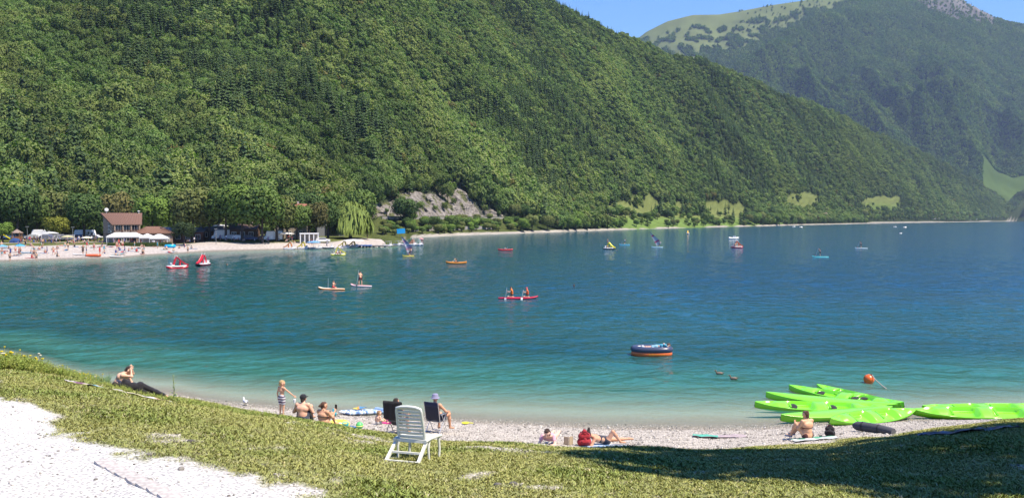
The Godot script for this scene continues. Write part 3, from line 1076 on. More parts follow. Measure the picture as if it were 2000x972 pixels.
# one continuous body with head and hands
func figure(parent: Node3D, j: Dictionary, skin: Color, size := 1.0, big := 1.0, cell := 0.016, dress = null, curl := 0.6) -> void:
	var m := MB.new()
	var plainly := func(_p: Vector3, t: String) -> Color:
		if t == "lips": return skin * Color(0.9, 0.62, 0.6)
		return skin
	var paint: Callable = plainly if dress == null else dress
	nets(m, bones_of(j, j.get("slim", 1.0)), cell, 0.035, paint)
	nets(m, head_bones(j, big), 0.0085 * big, 0.018, paint)
	for s in 2:
		var side: Vector3 = j.get("G", [Vector3(0, 0.6, -0.6), Vector3(0, 0.6, -0.6)])[s]
		nets(m, hand_bones(j.E[s], j.W[s], side, curl, 1.0), 0.006, 0.006, paint)
	var o := part(parent, "body", m.done(), skin_mat)
	o.scale = Vector3.ONE * size
	var fwd: Vector3 = j.F.normalized()
	var up: Vector3 = j.get("U", Vector3.UP)
	var rt := fwd.cross(up).normalized()
	up = rt.cross(fwd).normalized()
	for s in [-1.0, 1.0]:
		var e := MB.new()
		e.col = Color(0.04, 0.03, 0.025)
		e.ball(Vector3.ZERO, Vector3(0.013, 0.009, 0.010) * big * size, 8, 5)
		part(parent, "eye", e.done(), paint_mat, (j.H + (up * 0.004 + fwd * 0.094 + rt * s * 0.032) * big) * size)

func blob(bones: Array, color: Color, cell := 0.014, k := 0.02) -> ArrayMesh:
	var m := MB.new()
	nets(m, bones, cell, k, func(_p: Vector3, _t: String) -> Color: return color)
	return m.done()

func garment(parent: Node3D, called: String, bones: Array, material: Material, size: float, paint: Callable, cell := 0.014) -> MeshInstance3D:
	var m := MB.new()
	nets(m, bones, cell, 0.03, paint)
	var o := part(parent, called, m.done(), material)
	o.scale = Vector3.ONE * size
	return o

func hair_bones(j: Dictionary, big := 1.0, length := 0.0) -> Array:
	var fwd: Vector3 = j.F.normalized()
	var up: Vector3 = j.get("U", Vector3.UP)
	var rt := fwd.cross(up).normalized()
	up = rt.cross(fwd).normalized()
	var h: Vector3 = j.H
	var s := big
	var b := [[h + (up * 0.06 - fwd * 0.032) * s, h + (up * 0.072 + fwd * 0.022) * s, 0.082 * s, 0.066 * s, "h"], [h + (up * 0.03 - fwd * 0.045) * s, h + (up * -0.03 - fwd * 0.05) * s, 0.076 * s, 0.058 * s, "h"]]
	if length > 0.0:
		for q in [-1.0, 0.0, 1.0]:
			b.append([h + (up * 0.02 - fwd * 0.04 + rt * q * 0.06) * s, h + (up * -length - fwd * 0.06 + rt * q * 0.06) * s, 0.042 * s, 0.028 * s, "h"])
	return b

func sitting() -> Dictionary:
	return {"P": Vector3(0, 0.12, 0), "C": Vector3(0, 0.42, -0.03), "N": Vector3(0, 0.585, -0.07), "H": Vector3(0, 0.70, -0.10), "F": Vector3(0, -0.15, -1),
		"S": pair(Vector3(0.17, 0.535, -0.05)), "E": pair(Vector3(0.25, 0.29, -0.13)), "W": pair(Vector3(0.16, 0.36, -0.36)), "L": pair(Vector3(0.085, 0.105, -0.01)),
		"K": pair(Vector3(0.16, 0.44, -0.28)), "A": pair(Vector3(0.13, 0.06, -0.50)), "T": pair(Vector3(0.15, 0.03, -0.66))}

func standing() -> Dictionary:
	return {"P": Vector3(0, 0.93, 0), "C": Vector3(0, 1.25, -0.01), "N": Vector3(0, 1.44, 0.0), "H": Vector3(0, 1.575, -0.015), "F": Vector3(0, -0.1, -1),
		"S": pair(Vector3(0.175, 1.375, 0)), "E": pair(Vector3(0.23, 1.09, 0.02)), "W": pair(Vector3(0.24, 0.84, -0.06)), "L": pair(Vector3(0.085, 0.90, 0)),
		"K": pair(Vector3(0.10, 0.49, -0.02)), "A": pair(Vector3(0.10, 0.07, 0.02)), "T": pair(Vector3(0.12, 0.03, -0.15))}

func chair_sitting() -> Dictionary:
	return {"P": Vector3(0, 0.53, 0), "C": Vector3(0, 0.84, 0.07), "N": Vector3(0, 1.01, 0.08), "H": Vector3(0, 1.15, 0.06), "F": Vector3(0, -0.1, -1),
		"S": pair(Vector3(0.18, 0.95, 0.07)), "E": pair(Vector3(0.29, 0.72, -0.05)), "W": pair(Vector3(0.25, 0.68, -0.30)), "L": pair(Vector3(0.09, 0.50, -0.02)),
		"K": pair(Vector3(0.15, 0.53, -0.46)), "A": pair(Vector3(0.17, 0.09, -0.47)), "T": pair(Vector3(0.19, 0.03, -0.64))}

func lying() -> Dictionary:      # prone, head towards +z, propped on the elbows
	return {"P": Vector3(0, 0.12, -0.45), "C": Vector3(0, 0.20, -0.12), "N": Vector3(0, 0.30, 0.05), "H": Vector3(0, 0.38, 0.16), "F": Vector3(0, -0.55, 1), "U": Vector3(0, 1, 0.4),
		"S": pair(Vector3(0.17, 0.25, 0.0)), "E": pair(Vector3(0.24, 0.05, 0.16)), "W": pair(Vector3(0.06, 0.06, 0.34)), "L": pair(Vector3(0.085, 0.11, -0.47)),
		"K": pair(Vector3(0.10, 0.07, -0.90)), "A": pair(Vector3(0.09, 0.06, -1.30)), "T": pair(Vector3(0.10, 0.04, -1.44)), "G": [Vector3(1, 0, 0), Vector3(-1, 0, 0)]}

# ---------------------------------------------------------------- things on the near shore
var paint_mat: StandardMaterial3D
var cloth_mat: StandardMaterial3D
var gloss_mat: StandardMaterial3D
var metal_mat: StandardMaterial3D
var wood_mat: StandardMaterial3D
var glass_mat: StandardMaterial3D
const SKIN := Color(0.62, 0.37, 0.25)
const TAN := Color(0.50, 0.27, 0.165)

func materials() -> void:
	paint_mat = mat("painted plastic", Color.WHITE, 0.5, {"vertex_color_use_as_albedo": true})
	gloss_mat = mat("moulded plastic", Color.WHITE, 0.32, {"vertex_color_use_as_albedo": true})
	cloth_mat = mat("cloth", Color.WHITE, 0.92, {"vertex_color_use_as_albedo": true, "rim_enabled": true, "rim": 0.25, "uv1_triplanar": true, "uv1_scale": Vector3(3, 3, 3)})
	cloth_mat.albedo_texture = noise_tex(0.03, 4, 256, [[0.0, Color(0.72, 0.72, 0.72)], [1.0, Color(1, 1, 1)]], 14)
	skin_mat = mat("skin", Color.WHITE, 0.55, {"vertex_color_use_as_albedo": true, "subsurf_scatter_enabled": true, "subsurf_scatter_strength": 0.08, "metallic_specular": 0.4})
	metal_mat = mat("aluminium", lin(0.62, 0.62, 0.63), 0.35, {"metallic": 0.85})
	wood_mat = mat("weathered wood", Color.WHITE, 0.85, {"vertex_color_use_as_albedo": true, "uv1_triplanar": true, "uv1_scale": Vector3(1.5, 0.3, 0.3)})
	wood_mat.albedo_texture = noise_tex(0.02, 4, 256, [[0.0, Color(0.6, 0.6, 0.6)], [1.0, Color(1, 1, 1)]], 15)
	glass_mat = mat("dark glass", lin(0.03, 0.035, 0.04), 0.12, {})

func tint(c: Color) -> Callable:
	return func(_p: Vector3, _t: String) -> Color: return c

func made(parent: Node3D, called: String, c: Color, f: Callable, material: Material = null, at := Vector3.ZERO) -> MeshInstance3D:
	var m := MB.new()
	m.col = c
	f.call(m)
	return part(parent, called, m.done(), paint_mat if material == null else material, at)

func sheet_cloth(parent: Node3D, called: String, w: float, l: float, stripes: Callable, seed_: int, rumple := 0.02, slope := Vector2.ZERO) -> MeshInstance3D:
	# a towel: x across, z along, laid over slightly uneven ground; slope = rise per metre in x and z
	var n := FastNoiseLite.new()
	n.seed = seed_; n.frequency = 2.2; n.fractal_octaves = 2
	var m := MB.new()
	var nx := 18
	var nz := 26
	for i in nx + 1:
		for k in nz + 1:
			var x := w * (float(i) / nx - 0.5)
			var z := l * (float(k) / nz - 0.5)
			m.col = stripes.call(x, z)
			var e := 0.02 * n.get_noise_2d(x * 3.0 + 9.0, z * 2.0)
			m.vert(Vector3(x + e, 0.016 + x * slope.x + z * slope.y + rumple * (1.0 + n.get_noise_2d(x, z) * 1.4), z + e), Vector3.ZERO)
	for i in nx:
		for k in nz:
			var q := i * (nz + 1) + k
			m.smooth_quad(q, q + 1, q + nz + 2, q + nz + 1)
	m.norm(0)
	return part(parent, called, m.done(), cloth_mat)

func slope_at(v: Vector2, turn: float) -> Vector2:
	var dx := Vector2(cos(turn), -sin(turn))
	var dz := Vector2(sin(turn), cos(turn))
	return Vector2(ground(v.x + dx.x * 0.5, v.y + dx.y * 0.5) - ground(v.x - dx.x * 0.5, v.y - dx.y * 0.5), ground(v.x + dz.x * 0.5, v.y + dz.y * 0.5) - ground(v.x - dz.x * 0.5, v.y - dz.y * 0.5))

func at_px(called: String, label: String, category: String, v: Vector2, turn := 0.0, up := 0.0, group := "") -> Node3D:
	return thing(called, label, category, on(v, up), turn, group)

func near_things() -> void:
	lounger()
	folding_chairs()
	people_near()
	beach_things()
	kayaks()
	shade_trees()
	path_edging()
	bank_plants()

func lounger() -> void:
	var v: Vector2 = Vector2(-1.54, -11.91)
	var t := at_px("sun_lounger", "white plastic reclining sun lounger standing on the grass, back towards us", "sun lounger", v, -0.27)
	t.rotation.x = -0.10
	t.scale = Vector3.ONE * 0.9
	var white := Color(0.60, 0.60, 0.54)
	# reclined back: hinge at the seat's rear, leaning towards us
	var lean := 0.36
	var up := Vector3(0, cos(lean), sin(lean))
	var hinge := Vector3(0, 0.34, 0.0)
	var hw := 0.235
	made(t, "back_frame", white, func(m):
		var pts := []
		for k in 25:
			var s := k / 24.0
			var x: float
			var y: float
			if s < 0.4: x = -hw; y = s / 0.4 * 0.56
			elif s > 0.6: x = hw; y = (1.0 - s) / 0.4 * 0.56
			else:
				var w := (s - 0.4) / 0.2
				x = -hw * cos(w * PI); y = 0.56 + 0.05 * sin(w * PI)
			pts.append(hinge + Vector3(x * (0.9 + 0.1 * (1.0 - y)), 0, 0) + up * y)
		m.tube(pts, 0.026, 8), gloss_mat)
	for k in 8:
		made(t, "slat", white, func(m):
			var y := 0.05 + k * 0.066
			var rings := []
			for i in 9:
				var x := lerpf(-hw * 0.9, hw * 0.9, i / 8.0)
				var bow := 0.02 * (1.0 - pow(x / hw, 2.0))
				var c := hinge + up * y + Vector3(x, 0, bow)
				var o := up.cross(Vector3.RIGHT)
				rings.append([c + up * 0.021 + o * 0.007, c + up * 0.021 - o * 0.007, c - up * 0.021 - o * 0.007, c - up * 0.021 + o * 0.007])
			m.loft(rings), gloss_mat)
	made(t, "top_panel", white, func(m):
		var rings := []
		for i in 9:
			var x := lerpf(-hw * 0.86, hw * 0.86, i / 8.0)
			var c := hinge + Vector3(x, 0, 0)
			var y1 := 0.572 + 0.035 * (1.0 - pow(x / hw, 2.0))
			rings.append([c + up * y1 + Vector3(0, 0, -0.008), c + up * y1 + Vector3(0, 0, 0.008), c + up * 0.548 + Vector3(0, 0, 0.008), c + up * 0.548 + Vector3(0, 0, -0.008)])
		m.loft(rings), gloss_mat)
	# seat deck away from us
	for s in [-1, 1]:
		made(t, "side_rail", white, func(m): m.tube([Vector3(s * 0.28, 0.33, 0.10), Vector3(s * 0.285, 0.345, -0.1), Vector3(s * 0.285, 0.335, -0.45), Vector3(s * 0.27, 0.31, -0.68)], 0.03, 8), gloss_mat)
	for k in 6:
		made(t, "slat", white, func(m): m.beam(Vector3(-0.265, 0.345 - 0.002 * k, -0.1 - k * 0.094), Vector3(0.265, 0.345 - 0.002 * k, -0.1 - k * 0.094), 0.066, 0.014), gloss_mat)
	# splayed rear legs joined by two bars, and the front legs
	made(t, "rear_leg_frame", white, func(m):
		for s in [-1, 1]:
			m.beam(Vector3(s * 0.27, 0.34, -0.02), Vector3(s * 0.285, 0.03, 0.40), 0.05, 0.045)
		m.beam(Vector3(-0.31, 0.03, 0.40), Vector3(0.31, 0.03, 0.40), 0.055, 0.05)
		m.beam(Vector3(-0.26, 0.155, 0.23), Vector3(0.26, 0.155, 0.23), 0.05, 0.03), gloss_mat)
	made(t, "hinge_bar", white, func(m): m.beam(Vector3(-0.26, 0.32, 0.03), Vector3(0.26, 0.32, 0.03), 0.075, 0.05), gloss_mat)
	for s in [-1, 1]:
		made(t, "leg", white, func(m): m.tube([Vector3(s * 0.27, 0.32, -0.12), Vector3(s * 0.28, 0.2, -0.06), Vector3(s * 0.285, -0.05, -0.10)], 0.022, 6), gloss_mat)
		made(t, "leg", white, func(m): m.tube([Vector3(s * 0.27, 0.31, -0.56), Vector3(s * 0.28, 0.1, -0.6), Vector3(s * 0.28, -0.14, -0.58)], 0.024, 6), gloss_mat)

func camp_chair(t: Node3D, fabric: Color, band: Color, frame: Color, frame_mat: Material) -> void:
	var w := 0.25
	var up := Vector3(0, 0.96, 0.22).normalized()
	var back0 := Vector3(0, 0.45, 0.20)
	made(t, "backrest", fabric, func(m):
		var rings := []
		for i in 13:
			var y := 0.02 + i * 0.052
			var sag := 0.035 * sin(PI * i / 12.0)
			var ring := []
			for k in 7: ring.append(back0 + up * y + Vector3(lerpf(-w, w, k / 6.0), 0, sag * (1.0 - pow(k / 3.0 - 1.0, 2.0)) + 0.006))
			for k in 7: ring.append(back0 + up * y + Vector3(lerpf(w, -w, k / 6.0), 0, sag * (1.0 - pow(k / 3.0 - 1.0, 2.0)) - 0.006))
			ring.reverse()
			rings.append(ring)
		m.loft(rings), cloth_mat)
	made(t, "head_cushion", band, func(m):
		var rings := []
		for i in 7:
			var s := i / 6.0
			var y := 0.50 + 0.165 * s
			var th := 0.03 * sin(PI * clampf(s, 0.06, 0.94)) + 0.008
			var ring := []
			for k in 12:
				var a := -TAU * k / 12.0
				ring.append(back0 + up * y + Vector3(cos(a) * (w + 0.008), 0, sin(a) * th + 0.012))
			rings.append(ring)
		m.loft(rings), cloth_mat)
	made(t, "seat", fabric, func(m): m.box(Vector3(0, 0.43, -0.04), Vector3(w * 2.0, 0.025, 0.46)), cloth_mat)
	for s in [-1, 1]:
		made(t, "back_post", frame, func(m): m.tube([back0 + Vector3(s * (w + 0.012), -0.06, 0), back0 + Vector3(s * (w + 0.012), 0, 0) + up * 0.66], 0.013, 7), frame_mat)
		made(t, "armrest", frame, func(m): m.box(Vector3(s * (w + 0.03), 0.66, -0.02), Vector3(0.055, 0.028, 0.42)), frame_mat)
		made(t, "leg", frame, func(m): m.tube([Vector3(s * (w + 0.02), 0.65, 0.10), Vector3(s * (w + 0.02), 0.0, -0.26)], 0.013, 7), frame_mat)
		made(t, "leg", frame, func(m): m.tube([Vector3(s * (w + 0.005), 0.65, -0.2), Vector3(s * (w + 0.005), 0.44, -0.08), Vector3(s * (w + 0.005), 0.0, 0.30)], 0.013, 7), frame_mat)
	made(t, "crossbar", frame, func(m): m.tube([Vector3(-w - 0.02, 0.02, -0.26), Vector3(w + 0.02, 0.02, -0.26)], 0.012, 7), frame_mat)
	made(t, "crossbar", frame, func(m): m.tube([Vector3(-w - 0.005, 0.02, 0.30), Vector3(w + 0.005, 0.02, 0.30)], 0.012, 7), frame_mat)
	made(t, "crossbar", frame, func(m): m.tube([Vector3(-w, 0.42, 0.18), Vector3(w, 0.42, 0.18)], 0.012, 7), frame_mat)

func folding_chairs() -> void:
	var v: Vector2 = Vector2(-2.51, -25.83)
	var pos := on(v)
	var t := thing("folding_chair", "navy fabric folding chair with a silver frame, a man sitting in it", "chair", pos, -0.42)
	camp_chair(t, Color(0.028, 0.032, 0.055), Color(0.018, 0.026, 0.075), Color(0.6, 0.6, 0.62), metal_mat)
	var man := thing("person", "person in a mauve bucket hat sitting in the navy folding chair", "person", pos, -0.42)
	var j := chair_sitting()
	j.wide = 1.1
	j.K = [Vector3(-0.10, 0.53, -0.46), Vector3(0.24, 0.56, -0.44)]
	j.A = [Vector3(-0.14, 0.07, -0.42), Vector3(0.24, 0.08, -0.52)]
	j.T = [Vector3(-0.18, 0.03, -0.58), Vector3(0.30, 0.03, -0.68)]
	j.E = [Vector3(-0.30, 0.71, -0.05), Vector3(0.33, 0.74, -0.06)]
	j.W = [Vector3(-0.25, 0.70, -0.30), Vector3(0.27, 0.66, -0.31)]
	figure(man, j, TAN * 1.1)
	shorts(man, j, 1.0, tint(Color(0.03, 0.035, 0.06)), 0.5)
	var h: Vector3 = j.H
	made(man, "bucket_hat", Color(0.30, 0.29, 0.44), func(m): m.lathe([Vector2(0.150, -0.012), Vector2(0.148, 0.0), Vector2(0.105, 0.03), Vector2(0.100, 0.10), Vector2(0.075, 0.128), Vector2(0.0, 0.135)], 18, h + Vector3(0, 0.035, 0)), cloth_mat)

	var v2: Vector2 = Vector2(-3.70, -25.09)
	var pos2 := on(v2)
	var t2 := thing("folding_chair", "dark folding chair left of the navy one, black towel over its back", "chair", pos2, -0.30)
	camp_chair(t2, Color(0.03, 0.03, 0.032), Color(0.02, 0.02, 0.022), Color(0.10, 0.10, 0.11), paint_mat)
	var p2 := thing("person", "dark-haired person in the dark folding chair, hidden behind its towel", "person", pos2, -0.30)
	var k := chair_sitting()
	p2.position.y -= 0.13
	figure(p2, k, TAN, 1.0, 1.0, 0.02)
	part(p2, "hair", blob(hair_bones(k), Color(0.035, 0.022, 0.015)), cloth_mat)
	shorts(p2, k, 1.0, tint(Color(0.04, 0.04, 0.05)), 0.4)
	var tw := thing("towel", "black towel draped over the back of the dark chair", "towel", pos2, -0.30)
	var m := MB.new()
	var n := FastNoiseLite.new()
	n.seed = 8; n.frequency = 5.0
	for i in 15:
		for q in 25:
			var x := lerpf(-0.31, 0.31, i / 14.0)
			var s := q / 24.0
			var y := 1.135 - absf(s - 0.36) * (0.95 + 0.06 * sin(x * 22.0))
			var z := 0.345 + (0.055 if s > 0.36 else -0.055) * clampf(absf(s - 0.36) * 14.0, 0, 1) - (1.135 - y) * 0.19
			m.col = Color(0.022, 0.020, 0.022) * (1.0 + 0.3 * n.get_noise_2d(x * 3.0, y * 3.0))
			m.vert(Vector3(x * (1.0 + 0.08 * (1.135 - y)), y, z + 0.018 * sin(x * 26.0 + s * 2.0) * clampf(absf(s - 0.36) * 4.0, 0, 1)), Vector3.ZERO)
	for i in 14:
		for q in 24:
			var a := i * 25 + q
			m.smooth_quad(a, a + 25, a + 26, a + 1)
	m.norm(0)
	part(tw, "cloth", m.done(), cloth_mat)

func shorts(parent: Node3D, j: Dictionary, size: float, paint: Callable, reach := 0.55) -> void:
	var b := [[j.L[0], j.L[1], 0.118, 0.118, "hip"], [j.P, j.P.lerp(j.C, 0.26), 0.124, 0.118, "hip"]]
	for s in 2:
		b.append([j.L[s], j.L[s].lerp(j.K[s], reach), 0.104, 0.098, "hip"])
	garment(parent, "swim_shorts", b, cloth_mat, size, paint, 0.014 if size > 0.8 else 0.012)

func strap(parent: Node3D, called: String, pts: Array, c: Color, r := 0.007) -> void:
	made(parent, called, c, func(m): m.tube(pts, r, 6), cloth_mat)

func ring_round(j: Dictionary, f: float, rx: float, rz: float, n := 20) -> Array:     # a loop round the torso at a share of its height
	var c: Vector3 = j.P.lerp(j.C, f)
	var up: Vector3 = (j.C - j.P).normalized()
	var x: Vector3 = (j.S[1] - j.S[0]).normalized()
	var z := x.cross(up).normalized()
	var out := []
	for k in n + 1:
		var w := TAU * k / n
		out.append(c + x * cos(w) * rx + z * sin(w) * rz)
	return out

func people_near() -> void:
	# boy in striped trunks
	var t := at_px("person", "blond boy standing in navy and white striped swim trunks", "person", Vector2(-8.71, -29.54), -0.55)
	var j := standing()
	j.wide = 0.88
	j.H = Vector3(0.0, 1.56, -0.02)
	j.F = Vector3(0.55, -0.35, -0.8)
	j.E = [Vector3(-0.24, 1.10, 0.04), Vector3(0.34, 1.17, -0.16)]
	j.W = [Vector3(-0.27, 0.84, -0.02), Vector3(0.47, 0.98, -0.32)]
	var size := 0.79
	figure(t, j, Color(0.56, 0.32, 0.20), size, 1.34, 0.018)
	part(t, "hair", blob(hair_bones(j, 1.34), Color(0.50, 0.36, 0.17)), cloth_mat).scale = Vector3.ONE * size
	shorts(t, j, size, func(p: Vector3, _t: String) -> Color:
		var s := fposmod(p.y * 15.0, 2.0)
		return Color(0.045, 0.04, 0.10) if s < 0.8 else (Color(0.40, 0.09, 0.10) if s < 0.95 else Color(0.72, 0.72, 0.74)), 0.62)

	# man in the black cap
	t = at_px("person", "bare-backed man in a black cap sitting on the beach beside the boy", "person", Vector2(-6.56, -24.40), -0.12, 0.08)
	j = sitting()
	j.wide = 1.1
	j.E = [Vector3(-0.30, 0.30, -0.10), Vector3(0.28, 0.29, -0.14)]
	j.F = Vector3(0.1, -0.25, -1)
	figure(t, j, Color(0.66, 0.37, 0.255), 1.03)
	shorts(t, j, 1.03, tint(Color(0.05, 0.06, 0.09)), 0.5)
	part(t, "hair", blob(hair_bones(j), Color(0.06, 0.04, 0.03)), cloth_mat)
	var h: Vector3 = j.H * 1.03
	made(t, "cap", Color(0.018, 0.018, 0.02), func(m):
		m.lathe([Vector2(0.106, 0.02), Vector2(0.108, 0.05), Vector2(0.098, 0.095), Vector2(0.06, 0.135), Vector2(0.0, 0.145)], 18, h + Vector3(0, 0.012, 0.008))
		m.box(h + Vector3(0.02, 0.045, -0.15), Vector3(0.14, 0.012, 0.11)), cloth_mat)

	# woman with the phone
	t = at_px("person", "brown-haired woman in a black bikini holding up a phone, beside the man in the cap", "person", Vector2(-5.89, -24.20), -0.42)
	j = sitting()
	j.slim = 0.93
	j.F = Vector3(0.45, -0.1, -1)
	j.E = [Vector3(-0.22, 0.28, -0.14), Vector3(0.25, 0.34, -0.20)]
	j.W = [Vector3(-0.05, 0.36, -0.35), Vector3(0.24, 0.53, -0.36)]
	j.G = [Vector3(0, 1, 0), Vector3(-1, 0.2, 0)]
	figure(t, j, TAN * 1.12, 0.98)
	part(t, "hair", blob(hair_bones(j) + [[j.H + Vector3(-0.06, 0.035, 0.10), j.H + Vector3(-0.075, 0.02, 0.125), 0.045, 0.04, "h"]], Color(0.10, 0.045, 0.025)), cloth_mat).scale = Vector3.ONE * 0.98
	strap(t, "bikini_strap", ring_round(j, 0.86, 0.175, 0.112), Color(0.02, 0.02, 0.025), 0.011)
	strap(t, "bikini_strap", [j.S[0] + Vector3(0.09, -0.13, 0.085), j.N + Vector3(-0.05, 0.02, 0.05), j.N + Vector3(-0.05, -0.03, -0.06)], Color(0.02, 0.02, 0.025))
	strap(t, "bikini_strap", [j.S[1] + Vector3(-0.09, -0.13, 0.085), j.N + Vector3(0.05, 0.02, 0.05), j.N + Vector3(0.05, -0.03, -0.06)], Color(0.02, 0.02, 0.025))
	garment(t, "bikini_bottom", [[j.L[0], j.L[1], 0.108, 0.108, "hip"]], cloth_mat, 0.98, tint(Color(0.02, 0.02, 0.025)))
	var w: Vector3 = j.W[1]
	var ph := thing("phone", "black phone held up by the brown-haired woman", "phone", t.transform * (w * 0.98 + Vector3(0.005, 0.10, -0.035)), -0.42)
	made(ph, "case", Color(0.012, 0.012, 0.014), func(m): m.box(Vector3.ZERO, Vector3(0.078, 0.155, 0.010)), gloss_mat)
	made(ph, "screen", Color(0.03, 0.035, 0.045), func(m): m.box(Vector3(0, 0, 0.006), Vector3(0.070, 0.143, 0.002)), glass_mat)

	# toddler
	t = at_px("person", "toddler in pale shorts sitting on the pebbles in front of the air mattress", "person", Vector2(-4.86, -28.28), -0.75)
	j = sitting()
	j.K = [Vector3(-0.20, 0.26, -0.34), Vector3(0.20, 0.32, -0.34)]
	j.A = [Vector3(-0.18, 0.06, -0.62), Vector3(0.17, 0.06, -0.62)]
	j.T = [Vector3(-0.2, 0.06, -0.76), Vector3(0.19, 0.08, -0.76)]
	j.E = [Vector3(-0.29, 0.33, -0.02), Vector3(0.28, 0.32, -0.06)]
	j.W = [Vector3(-0.34, 0.12, -0.08), Vector3(0.22, 0.22, -0.26)]
	j.wide = 1.12
	figure(t, j, Color(0.68, 0.42, 0.29), 0.56, 1.5, 0.02)
	part(t, "hair", blob(hair_bones(j, 1.5), Color(0.34, 0.20, 0.10)), cloth_mat).scale = Vector3.ONE * 0.56
	shorts(t, j, 0.56, tint(Color(0.60, 0.57, 0.52)), 0.35)

	# reader lying at the foot of the bank
	t = at_px("person", "dark-haired person in pink lying on the beach, only head and arms showing", "person", Vector2(1.09, -23.48), -0.25)
	j = lying()
	figure(t, j, Color(0.66, 0.42, 0.32))
	part(t, "hair", blob(hair_bones(j, 1.04, 0.10), Color(0.045, 0.022, 0.014)), cloth_mat)
	garment(t, "pink_shirt", [[j.P, j.C, 0.125, 0.125, "x"], [j.C + Vector3(-0.08, 0, 0), j.C + Vector3(0.08, 0, 0), 0.118, 0.118, "x"], [j.S[0], j.S[0].lerp(j.E[0], 0.45), 0.066, 0.06, "x"], [j.S[1], j.S[1].lerp(j.E[1], 0.45), 0.066, 0.06, "x"]], cloth_mat, 1.0, tint(Color(0.75, 0.42, 0.50)))

	# sunbather behind the red rucksack
	t = at_px("person", "dark-haired sunbather lying beyond the red rucksack with bent knee showing", "person", Vector2(2.51, -24.23), -1.25)
	j = lying()
	j.H = Vector3(0.02, 0.34, 0.18)
	j.K = [Vector3(-0.10, 0.07, -0.90), Vector3(0.14, 0.40, -0.62)]
	j.A = [Vector3(-0.09, 0.06, -1.30), Vector3(0.15, 0.06, -0.88)]
	j.T = [Vector3(-0.10, 0.04, -1.44), Vector3(0.16, 0.03, -1.04)]
	figure(t, j, TAN * 1.1)
	part(t, "hair", blob(hair_bones(j) + [[j.H + Vector3(0, 0.15, -0.03), j.H + Vector3(0, 0.19, -0.04), 0.045, 0.04, "h"]], Color(0.03, 0.018, 0.014)), cloth_mat)
	garment(t, "swimsuit", [[j.P, j.C, 0.122, 0.120, "x"], [j.L[0], j.L[1], 0.106, 0.106, "x"]], cloth_mat, 1.0, tint(Color(0.05, 0.05, 0.07)))

	# woman sitting in front of the kayaks
	t = at_px("person", "tanned woman in a brown bikini sitting on the pebbles in front of the green kayaks", "person", Vector2(9.50, -25.03), 0.38)
	j = sitting()
	j.wide = 1.05
	j.K = [Vector3(-0.24, 0.42, -0.26), Vector3(0.06, 0.40, -0.33)]
	j.A = [Vector3(-0.30, 0.05, -0.40), Vector3(-0.06, 0.05, -0.54)]
	j.T = [Vector3(-0.37, 0.03, -0.54), Vector3(-0.10, 0.03, -0.70)]
	j.E = [Vector3(-0.25, 0.31, -0.14), Vector3(0.23, 0.30, -0.14)]
	j.W = [Vector3(-0.16, 0.40, -0.36), Vector3(0.03, 0.38, -0.32)]
	j.F = Vector3(-0.25, -0.2, -1)
	figure(t, j, Color(0.60, 0.335, 0.20), 1.06)
	part(t, "hair", blob(hair_bones(j) + [[j.H + Vector3(0, 0.10, 0.06), j.H + Vector3(0.0, 0.12, 0.07), 0.04, 0.035, "h"]], Color(0.16, 0.085, 0.04)), cloth_mat).scale = Vector3.ONE * 1.06
	strap(t, "bikini_strap", ring_round(j, 0.80, 0.19, 0.124), Color(0.12, 0.03, 0.02), 0.012)
	strap(t, "bikini_strap", [j.N + Vector3(-0.055, -0.02, -0.03), j.N + Vector3(-0.04, -0.01, 0.055), j.N + Vector3(0.04, -0.01, 0.055), j.N + Vector3(0.055, -0.02, -0.03)], Color(0.12, 0.03, 0.02), 0.009)
	garment(t, "bikini_bottom", [[j.L[0], j.L[1], 0.112, 0.112, "hip"]], cloth_mat, 1.06, tint(Color(0.10, 0.03, 0.03)))
	for s in 2:
		garment(t, "sandal", [[j.A[s] + Vector3(0, -0.035, 0.02), j.T[s] + Vector3(0, -0.012, 0), 0.035, 0.034, "x"]], cloth_mat, 1.06, tint(Color(0.30, 0.36, 0.45)))

	# bather bending behind the crest at the left
	t = at_px("person", "bare-armed dark-haired person bending forward behind the weeds at the left", "person", Vector2(-12.27, -24.20), -1.2, -0.02)
	j = sitting()
	j.C = Vector3(0, 0.40, -0.14); j.N = Vector3(0, 0.50, -0.26); j.H = Vector3(0, 0.57, -0.36)
	j.S = pair(Vector3(0.17, 0.46, -0.21)); j.E = pair(Vector3(0.25, 0.42, -0.47)); j.W = pair(Vector3(0.13, 0.60, -0.45))
	j.F = Vector3(0, -0.7, -0.8)
	figure(t, j, SKIN, 1.0)
	part(t, "hair", blob(hair_bones(j), Color(0.028, 0.018, 0.015)), cloth_mat)
	shorts(t, j, 1.0, tint(Color(0.04, 0.05, 0.10)), 0.45)

